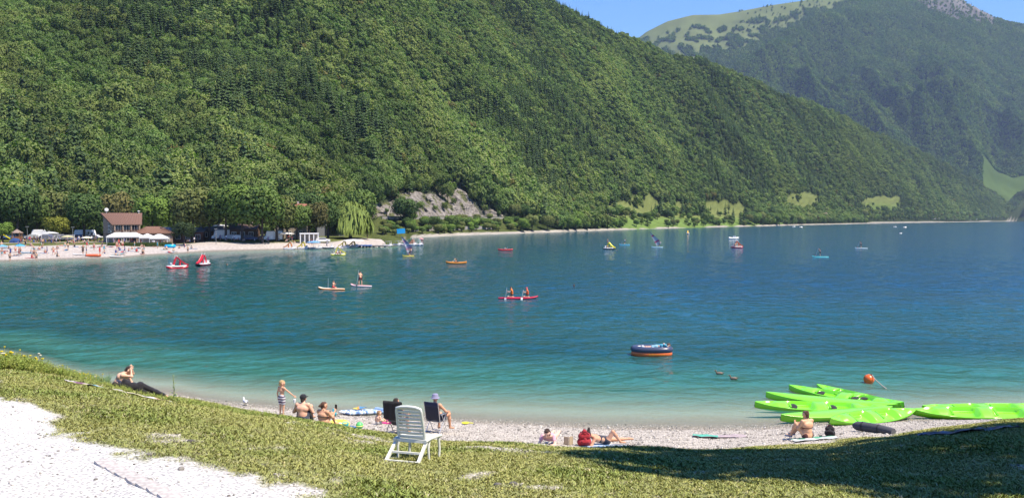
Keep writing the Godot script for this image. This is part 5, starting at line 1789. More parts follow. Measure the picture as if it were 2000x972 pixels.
func bank_plants() -> void:
	# tall weeds along the crest, thickest at the left
	var weed := MB.new()
	var r := RandomNumberGenerator.new()
	r.seed = 61
	for k in 9:
		var w := r.randf() * TAU
		var lean := Vector3(cos(w), 0, sin(w)) * r.randf_range(0.03, 0.16)
		var hh := r.randf_range(0.16, 0.42)
		var t := r.randf_range(0.7, 1.2)
		weed.col = Color(t, t, t * 0.8)
		weed.tube([Vector3.ZERO, lean * 0.5 + Vector3(0, hh * 0.6, 0), lean + Vector3(0, hh, 0)], [0.005, 0.004, 0.002], 3, false)
		for q in 7:
			var p := lean * (q / 7.0) + Vector3(0, hh * (0.25 + 0.11 * q), 0)
			var a := q * 2.4 + w
			var o := Vector3(cos(a), 0.45, sin(a)) * r.randf_range(0.03, 0.065)
			var sd := Vector3(-sin(a), 0, cos(a)) * 0.016
			weed.col = Color(t * r.randf_range(0.8, 1.2), t, t * 0.8)
			weed.quad(p, p + o * 0.5 + sd, p + o, p + o * 0.5 - sd)
	var wm := weed.done()
	var spots := []
	var tints := []
	var line := [Vector2(-14.44, -20.85), Vector2(-13.40, -20.51), Vector2(-13.38, -21.78), Vector2(-23.66, -40.66), Vector2(-21.87, -39.34), Vector2(-20.51, -38.24), Vector2(-11.48, -22.35), Vector2(-10.97, -22.35), Vector2(-8.41, -19.16), Vector2(-7.95, -20.59), Vector2(-6.77, -19.86), Vector2(-5.43, -18.85)]
	for k in line.size() - 1:
		var a: Vector2 = line[k]
		var b: Vector2 = line[k + 1]
		var dense: int = [500, 500, 480, 420, 300, 160, 110, 70, 60, 55, 45][k]
		for q in dense:
			var p := a.lerp(b, r.randf()) + Vector2(r.randfn() * 0.3, r.randf_range(-1.6, 1.9) * (1.0 if k < 5 else 0.35))
			var s := r.randf_range(0.45, 1.15) * (1.0 if k < 5 else 0.5)
			spots.append(Transform3D(Basis(Vector3.UP, r.randf() * TAU).scaled(Vector3(s, s, s)), on(p, -0.02)))
			tints.append(Color(0.24, 0.32, 0.075).lerp(Color(0.36, 0.38, 0.12), r.randf()))
	scatter("weeds", wm, mats["grass blades"], spots, tints)
	# seed heads and dandelion-like flowers among them
	var fl := MB.new()
	fl.col = Color.WHITE
	fl.tube([Vector3(0, -0.3, 0), Vector3(0.01, 0, 0)], 0.004, 4, false)
	fl.ball(Vector3(0.01, 0.0, 0), Vector3(0.03, 0.015, 0.03), 7, 4)
	spots = []
	tints = []
	for k in 70:
		var i := r.randi() % 5
		var p: Vector2 = line[i].lerp(line[i + 1], r.randf()) + Vector2(0, r.randf_range(-1.2, 0.6))
		var s := r.randf_range(0.8, 1.5)
		spots.append(Transform3D(Basis.IDENTITY.scaled(Vector3(s, s, s)), on(p, r.randf_range(0.32, 0.5))))
		tints.append(Color(0.62, 0.48, 0.02) if k % 3 else Color(0.55, 0.52, 0.40))
	scatter("weed_flowers", fl.done(), mats["grass blades"], spots, tints)
	# the lone stalk above the grass edge
	var st := at_px("mullein", "tall leafy stalk standing alone on the grass edge before the water", "plant", Vector2(-8.45, -19.50), 0.0, -0.05)
	made(st, "stem", Color(0.22, 0.26, 0.09), func(m): m.tube([Vector3.ZERO, Vector3(0.02, 0.35, 0), Vector3(0.0, 0.72, 0.01)], [0.014, 0.011, 0.005], 6), paint_mat)
	for k in 16:
		made(st, "leaf", Color(0.25, 0.30, 0.11) * (0.8 + 0.4 * r.randf()), func(m):
			var a := k * 2.4
			var y := 0.08 + k * 0.04
			var l := 0.15 * (1.15 - k / 18.0)
			var o := Vector3(cos(a), 0.35, sin(a)) * l
			var sd := Vector3(-sin(a), 0, cos(a)) * l * 0.26
			var p := Vector3(0.01, y, 0)
			m.quad(p, p + o * 0.5 + sd, p + o, p + o * 0.5 - sd), paint_mat)

# ---------------------------------------------------------------- the far beach and its village
func far_on(v: Vector2, up := 0.0) -> Vector3:
	return Vector3(v.x, far_ground(v.x, v.y) + up, v.y)

func village() -> void:
	inn()
	other_buildings()
	vehicles()
	village_trees()
	jetties()
	promenade()
	crowd()

func window(t: Node3D, at: Vector3, w: float, h: float, turn: float, cols := 2) -> void:
	var o := made(t, "window", Color(0.62, 0.60, 0.56), func(m):
		m.box(Vector3(-w * 0.5, 0, 0), Vector3(0.10, h, 0.10)); m.box(Vector3(w * 0.5, 0, 0), Vector3(0.10, h, 0.10))
		m.box(Vector3(0, h * 0.5, 0), Vector3(w + 0.1, 0.10, 0.11)); m.box(Vector3(0, -h * 0.5, 0), Vector3(w + 0.1, 0.10, 0.11))
		for k in range(1, cols): m.box(Vector3(-w * 0.5 + w * k / cols, 0, 0), Vector3(0.07, h, 0.09)), paint_mat, at)
	o.rotation.y = turn
	var g := MB.new()
	g.col = Color.WHITE
	g.box(Vector3(0, 0, -0.02), Vector3(w, h, 0.03))
	part(o, "pane", g.done(), glass_mat)

func inn() -> void:
	var t := thing("inn", "two-storey beige inn with a sloping brown roof behind the far beach", "building", far_on(Vector2(-106.17, -214.00)), 0.80)
	var wall := Color(0.40, 0.31, 0.235)
	var brown := Color(0.13, 0.07, 0.045)
	var roofc := Color(0.235, 0.125, 0.085)
	var w := 6.8
	var d := 7.2
	var flare := 3.0      # the right-hand wall runs outward to the back
	# roof slopes down from the back to the front eave
	var eave := 4.9
	var ridge := 7.7
	made(t, "wall", wall, func(m):
		var p := [Vector3(-w / 2, -0.6, d / 2), Vector3(w / 2, -0.6, d / 2), Vector3(w / 2 + flare, -0.6, -d / 2), Vector3(-w / 2, -0.6, -d / 2)]
		var q := [Vector3(-w / 2, eave, d / 2), Vector3(w / 2, eave, d / 2), Vector3(w / 2 + flare, ridge, -d / 2), Vector3(-w / 2, ridge, -d / 2)]
		for k in 4: m.quad(p[k], p[(k + 1) % 4], q[(k + 1) % 4], q[k]), wood_mat)
	var rf := made(t, "roof", roofc, func(m):
		var n := Vector3(0, d, ridge - eave).normalized()
		var e := [Vector3(-w / 2 - 0.45, eave - 0.1, d / 2 + 0.6), Vector3(w / 2 + 0.4, eave - 0.1, d / 2 + 0.6), Vector3(w / 2 + flare + 0.6, ridge + 0.2, -d / 2 - 0.3), Vector3(-w / 2 - 0.45, ridge + 0.2, -d / 2 - 0.3)]
		m.loft([[e[0], e[1], e[2], e[3]].map(func(p): return p - n * 0.2), e])
		for k in 22:
			var s := k / 21.0
			m.beam(e[0].lerp(e[1], s) + n * 0.04, e[3].lerp(e[2], s) + n * 0.04, 0.09, 0.07, n), wood_mat)
	made(rf, "gutter", brown, func(m): m.tube([Vector3(-w / 2 - 0.5, eave - 0.2, d / 2 + 0.75), Vector3(w / 2 + 0.5, eave - 0.2, d / 2 + 0.75)], 0.09, 6), paint_mat)
	made(rf, "verge_board", brown, func(m):
		m.beam(Vector3(-w / 2 - 0.46, eave - 0.28, d / 2 + 0.6), Vector3(-w / 2 - 0.46, ridge + 0.02, -d / 2 - 0.3), 0.08, 0.34), paint_mat)
	made(rf, "satellite_dish", Color(0.68, 0.68, 0.68), func(m):
		m.tube([Vector3(-w / 2 + 0.9, ridge, -d / 2), Vector3(-w / 2 + 0.9, ridge + 0.9, -d / 2)], 0.05, 6)
		m.ball(Vector3(-w / 2 + 0.9, ridge + 1.0, -d / 2 + 0.15), Vector3(0.55, 0.5, 0.13), 12, 8), paint_mat)
	made(rf, "chimney_cap", Color(0.6, 0.6, 0.58), func(m):
		m.tube([Vector3(w / 2 + flare - 0.4, ridge - 0.2, -d / 2), Vector3(w / 2 + flare - 0.4, ridge + 0.6, -d / 2)], 0.16, 8)
		m.ball(Vector3(w / 2 + flare - 0.4, ridge + 0.7, -d / 2), Vector3(0.4, 0.16, 0.4), 10, 6), paint_mat)
	# storey band, balcony with posts, tall windows
	made(t, "storey_band", brown, func(m): m.box(Vector3(0, 2.25, 0), Vector3(w + 0.12, 0.28, d + 0.12)), paint_mat)
	made(t, "upper_facade", Color(0.10, 0.065, 0.05), func(m): m.box(Vector3(0.2, 3.62, d / 2 + 0.02), Vector3(w - 0.8, 2.3, 0.05)), paint_mat)
	for k in 3: window(t, Vector3(-2.1 + k * 2.1, 3.75, d / 2 + 0.08), 1.4, 1.9, 0.0, 2)
	for k in 4: made(t, "balcony_post", Color(0.42, 0.30, 0.22), func(m): m.box(Vector3(-3.15 + k * 2.1, 3.55, d / 2 + 0.55), Vector3(0.28, 2.5, 0.22)), wood_mat)
	made(t, "balcony_floor", brown, func(m): m.box(Vector3(0, 2.42, d / 2 + 0.4), Vector3(w, 0.14, 0.9)), paint_mat)
	made(t, "balcony_rail", brown * 1.5, func(m):
		m.box(Vector3(0, 3.2, d / 2 + 0.75), Vector3(w - 0.2, 0.09, 0.07))
		for k in 30: m.box(Vector3(-w / 2 + 0.2 + k * (w - 0.4) / 29.0, 2.82, d / 2 + 0.75), Vector3(0.05, 0.72, 0.04)), paint_mat)
	for k in 3: window(t, Vector3(-w / 2 - 0.05, 2.95 + k * 0.95, 1.1 - k * 0.0), 1.3, 0.78, -PI / 2, 2)
	made(t, "wall_lamp", Color(0.6, 0.58, 0.5), func(m): m.ball(Vector3(-w / 2 - 0.25, 2.9, d / 2 - 0.5), Vector3(0.2, 0.25, 0.2), 8, 6), paint_mat)
	for k in 3: window(t, Vector3(-2.0 + k * 2.0, 1.05, d / 2 + 0.05), 1.5, 1.7, 0.0, 2)
	# single-storey wing
	t = thing("inn_wing", "low wing with a hipped brown roof joined to the inn's right side", "building", far_on(Vector2(-97.13, -214.00)), 0.42)
	made(t, "wall", Color(0.36, 0.25, 0.18), func(m): m.box(Vector3(0, 1.1, 0), Vector3(9.0, 3.4, 6.0)), wood_mat)
	made(t, "roof", Color(0.26, 0.135, 0.09), func(m):
		var a := [Vector3(-5.3, 2.7, 3.6), Vector3(5.3, 2.7, 3.6), Vector3(5.3, 2.7, -3.6), Vector3(-5.3, 2.7, -3.6)]
		var r0 := Vector3(-2.0, 4.5, 0)
		var r1 := Vector3(1.4, 4.5, 0)
		m.quad(a[0], a[1], r1, r0); m.tri(a[1], a[2], r1); m.quad(a[2], a[3], r0, r1); m.tri(a[3], a[0], r0); m.quad(a[3], a[2], a[1], a[0])
		for k in 24:
			var x := -5.0 + k * 10.0 / 23.0
			m.beam(Vector3(x, 2.78, 3.55), Vector3(clampf(x, -2.0, 1.4), 4.5, 0.05).lerp(Vector3(x, 2.78, 3.55), 0.02), 0.08, 0.06), wood_mat)
	for k in 3: window(t, Vector3(-2.8 + k * 2.8, 1.3, 3.04), 1.9, 1.2, 0.0, 2)
	# terrace canopies, hedge
	var spots := [[Vector2(-99.65, -203.00), 8.6, 3.4, "long white canopy over the inn terrace", 0.35], [Vector2(-94.45, -204.00), 3.6, 3.2, "middle white peaked canopy beside the inn", 0.3], [Vector2(-90.95, -203.00), 4.4, 3.4, "rightmost white peaked canopy beside the inn", 0.3]]
	for e in spots:
		t = thing("canopy", e[3], "canopy", far_on(e[0]), e[4], "white canopies on the terrace")
		var cw: float = e[1] * 0.5
		var cd: float = e[2] * 0.5
		made(t, "roof_cloth", Color(0.80, 0.79, 0.77), func(m):
			var r: float = maxf(cw - 1.8, 0.05)
			var a := [Vector3(-cw, 2.1, cd), Vector3(cw, 2.1, cd), Vector3(cw, 2.1, -cd), Vector3(-cw, 2.1, -cd)]
			m.quad(a[0], a[1], Vector3(r, 3.05, 0), Vector3(-r, 3.05, 0)); m.tri(a[1], a[2], Vector3(r, 3.05, 0)); m.quad(a[2], a[3], Vector3(-r, 3.05, 0), Vector3(r, 3.05, 0)); m.tri(a[3], a[0], Vector3(-r, 3.05, 0)), cloth_mat)
		made(t, "valance", Color(0.78, 0.77, 0.75), func(m):
			for s in [-1, 1]:
				m.box(Vector3(0, 1.95, s * cd), Vector3(cw * 2.0, 0.35, 0.04)); m.box(Vector3(s * cw, 1.95, 0), Vector3(0.04, 0.35, cd * 2.0)), cloth_mat)
		for s in [[-1, -1], [1, -1], [1, 1], [-1, 1]]: made(t, "post", Color(0.7, 0.7, 0.7), func(m): m.tube([Vector3(s[0] * cw * 0.97, 0, s[1] * cd * 0.95), Vector3(s[0] * cw * 0.97, 2.1, s[1] * cd * 0.95)], 0.06, 6), paint_mat)
		if e[1] < 5.0: made(t, "side_cloth", Color(0.72, 0.70, 0.68), func(m): m.box(Vector3(-cw * 0.3, 1.0, -cd * 0.9), Vector3(cw * 1.3, 1.8, 0.03)), cloth_mat)
	t = thing("hedge", "clipped low green hedge in front of the white canopies", "hedge", far_on(Vector2(-93.60, -198.00)), 0.33)
	part(t, "foliage", hedge_mesh(15.0, 0.95, 0.9), leaf_tint(Color(0.055, 0.085, 0.022)))

func hedge_mesh(l: float, h: float, w: float) -> ArrayMesh:
	var r := RandomNumberGenerator.new()
	r.seed = 12
	var m := MB.new()
	m.col = Color(0.5, 0.5, 0.5)
	m.box(Vector3(0, h * 0.45, 0), Vector3(l * 0.98, h * 0.9, w * 0.8))
	for k in 1500:
		var top := r.randf() < 0.4
		var p := Vector3(r.randf_range(-l, l) * 0.5, h * (1.0 if top else r.randf()), r.randf_range(-w, w) * 0.5 if top else w * 0.5 * (1 if r.randf() < 0.7 else -1))
		var n := Vector3(r.randfn() * 0.5, (1.0 if top else 0.3) + r.randfn() * 0.3, (0.2 if top else signf(p.z)) + r.randfn() * 0.3).normalized()
		var x := n.cross(Vector3(r.randfn(), r.randfn(), r.randfn())).normalized() * r.randf_range(0.08, 0.16)
		var y := n.cross(x)
		var v := r.randf_range(0.7, 1.3)
		m.col = Color(v, v, v * 0.9)
		m.quad(p - x, p - y * 0.7, p + x, p + y * 0.7)
	return m.done()

func gabled(t: Node3D, w: float, d: float, h: float, rise: float, wall: Color, roof: Color, wins := 3, storeys := 1) -> void:
	made(t, "wall", wall, func(m):
		m.box(Vector3(0, h * 0.5 - 0.4, 0), Vector3(w, h + 0.8, d))
		for s in [-1.0, 1.0]:
			var a := Vector3(s * w * 0.5, h, d * 0.5)
			var b := Vector3(s * w * 0.5, h, -d * 0.5)
			var c := Vector3(s * w * 0.5, h + rise, 0)
			if s > 0: m.tri(a, b, c)
			else: m.tri(b, a, c), wood_mat)
	var rf := made(t, "roof", roof, func(m):
		for s in [-1.0, 1.0]:
			m.beam(Vector3(0, h - 0.12, s * (d * 0.5 + 0.45)), Vector3(0, h + rise + 0.08, s * 0.02), w + 0.9, 0.16, Vector3(0, 1, s * 0.5)), wood_mat)
	made(rf, "chimney", Color(0.42, 0.36, 0.32), func(m): m.box(Vector3(w * 0.25, h + rise + 0.3, -0.4), Vector3(0.6, 1.2, 0.6)), paint_mat)
	for j in storeys:
		for k in wins: window(t, Vector3(-w * 0.5 + w * (k + 0.5) / wins, 1.5 + j * 2.7, d * 0.5 + 0.04), minf(1.2, w / wins * 0.6), 1.3, 0.0)
	made(t, "door", Color(0.12, 0.07, 0.04), func(m): m.box(Vector3(w * 0.5 - 1.0, 1.05, d * 0.5 + 0.03), Vector3(0.95, 2.1, 0.06)), wood_mat)

func other_buildings() -> void:
	var t := thing("brick_hall", "long low brick-red hall with a grey roof right of the inn", "building", far_on(Vector2(-93.41, -222.00)), 0.2)
	gabled(t, 13.0, 7.0, 3.0, 1.0, Color(0.22, 0.075, 0.042), Color(0.17, 0.18, 0.20), 5)
	t = thing("chalet", "small dark wooden chalet under the big trees of the far beach", "building", far_on(Vector2(-75.93, -224.00)), 0.1)
	gabled(t, 7.0, 6.0, 3.0, 1.2, Color(0.16, 0.09, 0.05), Color(0.14, 0.085, 0.06), 3)
	t = thing("chalet", "brown wooden hut beside the white camper under the big trees", "building", far_on(Vector2(-85.85, -226.00)), 0.15)
	gabled(t, 6.0, 5.0, 2.6, 1.0, Color(0.24, 0.14, 0.08), Color(0.20, 0.17, 0.15), 2)
	t = thing("lake_house", "tall cream house with a terracotta roof half hidden by trees", "building", far_on(Vector2(-67.48, -240.00)), 0.25)
	gabled(t, 9.0, 8.0, 8.2, 2.0, Color(0.55, 0.47, 0.37), Color(0.42, 0.16, 0.09), 3, 3)
	t = thing("lake_house", "second terracotta-roofed house, lower, right of the tall cream one", "building", far_on(Vector2(-64.82, -236.00)), 0.2)
	gabled(t, 6.5, 6.0, 4.6, 1.2, Color(0.50, 0.42, 0.33), Color(0.40, 0.15, 0.08), 2, 1)
	t = thing("pavilion", "white arcaded pavilion left of the willow", "pavilion", far_on(Vector2(-56.71, -220.00)), 0.3)
	made(t, "roof", Color(0.72, 0.70, 0.68), func(m): m.box(Vector3(0, 2.6, 0), Vector3(5.2, 0.3, 3.0)), paint_mat)
	for k in 5: made(t, "column", Color(0.72, 0.70, 0.68), func(m): m.box(Vector3(-2.4 + 1.2 * k, 1.25, 1.3), Vector3(0.26, 2.5, 0.26)), paint_mat)
	made(t, "back_wall", Color(0.30, 0.27, 0.24), func(m): m.box(Vector3(0, 1.25, -1.3), Vector3(5.0, 2.5, 0.2)), paint_mat)
	t = thing("bridge_wall", "dark road culvert with a grassy top beside the willow", "culvert", far_on(Vector2(-60.40, -262.00)), 0.1)
	made(t, "wall", Color(0.26, 0.25, 0.23), func(m): m.box(Vector3(0, 2.6, 0), Vector3(9, 5.2, 1.0)), paint_mat)
	made(t, "dark_opening_panel", Color(0.02, 0.02, 0.02), func(m): m.box(Vector3(0.5, 1.6, 0.52), Vector3(4.5, 3.4, 0.06)), paint_mat)  # flat near-black panel on the wall, painted for the darkness inside
	t = thing("kiosk_board", "bright blue billboard standing on the shore below the cliff", "billboard", far_on(Vector2(-45.94, -326.00), 0.0), 0.25)
	made(t, "board", Color(0.01, 0.30, 0.68), func(m): m.box(Vector3(0, 3.0, 0), Vector3(3.4, 2.0, 0.12), Basis(Vector3(0, 0, 1), 0.06)), paint_mat)
	for s in [-1, 1]: made(t, "post", Color(0.2, 0.2, 0.2), func(m): m.tube([Vector3(s * 1.2, -0.3, -0.1), Vector3(s * 1.2, 2.2, -0.1)], 0.07, 6), paint_mat)
	# road walls below the cliff and at the far right
	var list := [[-0.165, -0.005, 31.0, 1.15, "upper road wall of pale stone below the cliff"], [-0.13, -0.02, 15.0, 2.1, "lower terrace wall of pale stone above the shore"], [0.121, 0.165, 56.0, 1.3, "white roadside wall below the first meadow"], [0.532, 0.628, 12.0, 3.2, "long grey road wall at the far right shore"]]
	for e in list:
		t = thing("road_wall", e[4], "wall", far_on(Vector2((e[0] + e[1]) * 0.5, -1.0) * (row(MAIN if e[0] < 0.0 else SHORE, (e[0] + e[1]) * 0.5)[1] + e[2])))
		made(t, "masonry", Color(0.44, 0.41, 0.37), func(m):
			var last := Vector3.ZERO
			for k in 25:
				var a := lerpf(e[0], e[1], k / 24.0)
				var d: float = row(MAIN if a < 0.0 else SHORE, a)[1] + e[2]
				var p := far_on(Vector2(a * d, -d)) - t.position
				if k: m.beam(last + Vector3(0, e[3] * 0.3, 0), p + Vector3(0, e[3] * 0.3, 0), 0.5, e[3])
				last = p, wood_mat)
	t = thing("boathouse", "low house with a pinkish roof among trees on the far right shore", "building", far_on(Vector2(0.392, -1.0) * 1130.0), 0.2)
	gabled(t, 17.0, 9.0, 4.2, 2.2, Color(0.30, 0.25, 0.2), Color(0.40, 0.26, 0.22), 4)

func car(t: Node3D, c: Color, van := false) -> void:
	var l := 2.1 if not van else 2.6
	var prof: Array = [[-l, 0.75], [-l * 0.96, 0.95], [-l * 0.62, 1.0], [-l * 0.28, 1.48], [l * 0.45, 1.5], [l * 0.86, 1.05], [l * 0.99, 0.95], [l, 0.45], [-l, 0.42]]
	if van: prof = [[-l, 0.7], [-l * 0.96, 1.1], [-l * 0.78, 1.25], [-l * 0.66, 2.5], [-l * 0.6, 2.75], [l * 0.94, 2.75], [l * 0.99, 2.6], [l, 0.45], [-l, 0.42]]
	made(t, "body", c, func(m):
		var rings := []
		for z in [-0.86, -0.80, 0.80, 0.86]:
			var ring := []
			for q in prof: ring.append(Vector3(-q[0] * (1.0 if absf(z) < 0.85 else 0.985), 0.42 + (q[1] - 0.42) * (1.0 if absf(z) < 0.85 else 0.97), z))
			rings.append(ring)
		m.loft(rings), gloss_mat)
	made(t, "side_window", Color(0.02, 0.025, 0.03), func(m):
		if van: m.box(Vector3(0.2, 1.9, 0.865), Vector3(1.6, 0.55, 0.02)); m.box(Vector3(1.75, 1.75, 0.865), Vector3(0.7, 0.6, 0.02))
		else:
			m.quad(Vector3(-1.15, 1.03, 0.868), Vector3(1.15, 1.03, 0.868), Vector3(0.5, 1.42, 0.868), Vector3(-0.8, 1.42, 0.868)), glass_mat)
	for x in [-1, 1]:
		for z in [-1, 1]:
			var w := made(t, "wheel", Color(0.02, 0.02, 0.02), func(m): m.tube([Vector3(0, 0, -0.1), Vector3(0, 0, 0.1)], 0.33, 12), paint_mat, Vector3(x * l * 0.62, 0.33, z * 0.78))
			made(w, "rim", Color(0.5, 0.5, 0.5), func(m): m.tube([Vector3(0, 0, -0.11), Vector3(0, 0, 0.11)], 0.18, 8), paint_mat)
	for z in [-1, 1]: made(t, "headlight", Color(0.7, 0.7, 0.68), func(m): m.box(Vector3(l * 0.985, 0.78, z * 0.6), Vector3(0.06, 0.16, 0.3)), gloss_mat)

func vehicles() -> void:
	var names := {"white": Color(0.7, 0.7, 0.7), "silver": Color(0.42, 0.43, 0.45), "black": Color(0.02, 0.02, 0.022), "dark blue": Color(0.02, 0.035, 0.12), "red": Color(0.35, 0.02, 0.02), "grey": Color(0.2, 0.2, 0.21)}
	var list := [[Vector2(-143.52, -226.00), "white", false, "between the playground and the lamp post"], [Vector2(-140.88, -226.00), "grey", false, "behind the wooden play hut"], [Vector2(-137.51, -226.00), "silver", false, "right of the left lamp post"], [Vector2(-136.80, -228.00), "white", true, "at the left, behind the crowd on the lawn"], [Vector2(-133.25, -226.00), "dark blue", false, "beside the left white camper"],
		[Vector2(-129.44, -226.00), "silver", false, "in front of the yellow-green tree"], [Vector2(-126.55, -224.00), "black", false, "beside the silver one near the yellow-green tree"], [Vector2(-124.48, -225.00), "dark blue", false, "below the round dark tree"], [Vector2(-124.11, -227.00), "white", true, "below the round dark tree"], [Vector2(-122.20, -227.00), "white", true, "between the round dark tree and the inn"], [Vector2(-119.75, -226.00), "silver", false, "closest to the left wall of the inn"],
		[Vector2(-81.88, -222.00), "white", true, "under the big trees right of the brick hall"], [Vector2(-78.14, -218.00), "silver", false, "under the big trees, left one of the parked row"], [Vector2(-76.02, -218.00), "white", false, "under the big trees, middle of the parked row"], [Vector2(-72.62, -218.00), "dark blue", false, "under the big trees, in front of the chalet"], [Vector2(-69.00, -220.00), "black", false, "under the big trees beside the thick trunk"], [Vector2(-66.86, -220.00), "white", true, "right of the thick trunk under the big trees"], [Vector2(-53.48, -222.00), "white", false, "between the pavilion and the willow"]]
	for e in list:
		var van: bool = e[2]
		var t := thing("camper_van" if van else "parked_car", "%s %s parked %s" % [e[1], "camper van" if van else "car", e[3]], "van" if van else "car", far_on(e[0]), rng.randf_range(-0.3, 0.5) + (PI if rng.randf() < 0.5 else 0.0), "camper vans behind the far beach" if van else "cars parked behind the far beach")
		car(t, names[e[1]], van)

func tree(called: String, label: String, category_group: String, pos: Vector3, crown: ArrayMesh, c: Color, trunk_h: float, r: float, size: Vector3, thin := Color(0.45, 0.6, 0.18)) -> Node3D:
	var t := thing(called, label, "tree", pos, rng.randf() * TAU, category_group)
	var cr := part(t, "crown", crown, leaf_tint(c, thin))
	cr.scale = size
	made(t, "trunk", Color(0.09, 0.07, 0.055), func(m):
		m.tube([Vector3(0, -0.5, 0), Vector3(0.08, trunk_h * 0.5, 0), Vector3(-0.05, trunk_h, 0.05)], [r * 1.25, r * 0.9, r * 0.55], 8)
		for k in 3:
			var w := TAU * k / 3.0 + 0.4
			m.tube([Vector3(0, trunk_h * 0.8, 0), Vector3(cos(w) * r * 3.0, trunk_h * 1.25, sin(w) * r * 3.0)], [r * 0.5, r * 0.2], 5), wood_mat)
	return t

func willow_crown() -> ArrayMesh:
	var r := RandomNumberGenerator.new()
	r.seed = 40
	var m := MB.new()
	for k in 4200:
		# strands hang from domes on limbs
		var w := r.randf() * TAU
		var rad := sqrt(r.randf()) * 5.2
		var lobe := 1.0 + 0.22 * sin(w * 3.0 + 1.0) + 0.12 * sin(w * 7.0)
		rad *= lobe
		var top := 10.6 - rad * rad * 0.14 + 0.9 * sin(w * 4.0 + rad) + r.randfn() * 0.35
		if r.randf() < 0.6: top -= r.randf() * minf(5.0, top * 0.55)
		var x := cos(w) * rad + r.randfn() * 0.25
		var z := sin(w) * rad + r.randfn() * 0.25
		var len := r.randf_range(1.4, 3.6) + (3.0 * r.randf() if rad > 3.0 else 0.0)
		len = minf(len, top - 0.7)
		var out := Vector3(cos(w), 0, sin(w))
		var wd := r.randf_range(0.09, 0.2)
		var side := Vector3(-sin(w), 0, cos(w)).rotated(Vector3.UP, r.randfn() * 0.8) * wd
		var v := r.randf_range(0.7, 1.3)
		m.col = Color(v, v, v * 0.85)
		var n := (out * 0.8 + Vector3(r.randfn() * 0.3, 0.55, r.randfn() * 0.3)).normalized()
		var p0 := Vector3(x, top, z)
		var p1 := p0 + out * 0.45 + Vector3(0, -len * 0.4, 0) + Vector3(r.randfn(), 0, r.randfn()) * 0.12
		var p2 := p0 + out * 0.5 + Vector3(0, -len, 0) + Vector3(r.randfn(), 0, r.randfn()) * 0.2
		var i := m.vert(p0 - side * 0.6, n); m.vert(p0 + side * 0.6, n); m.vert(p1 + side, n); m.vert(p1 - side, n); m.vert(p2, n)
		m.tri_i(i, i + 1, i + 2); m.tri_i(i, i + 2, i + 3); m.tri_i(i + 3, i + 2, i + 4)
	return m.done()

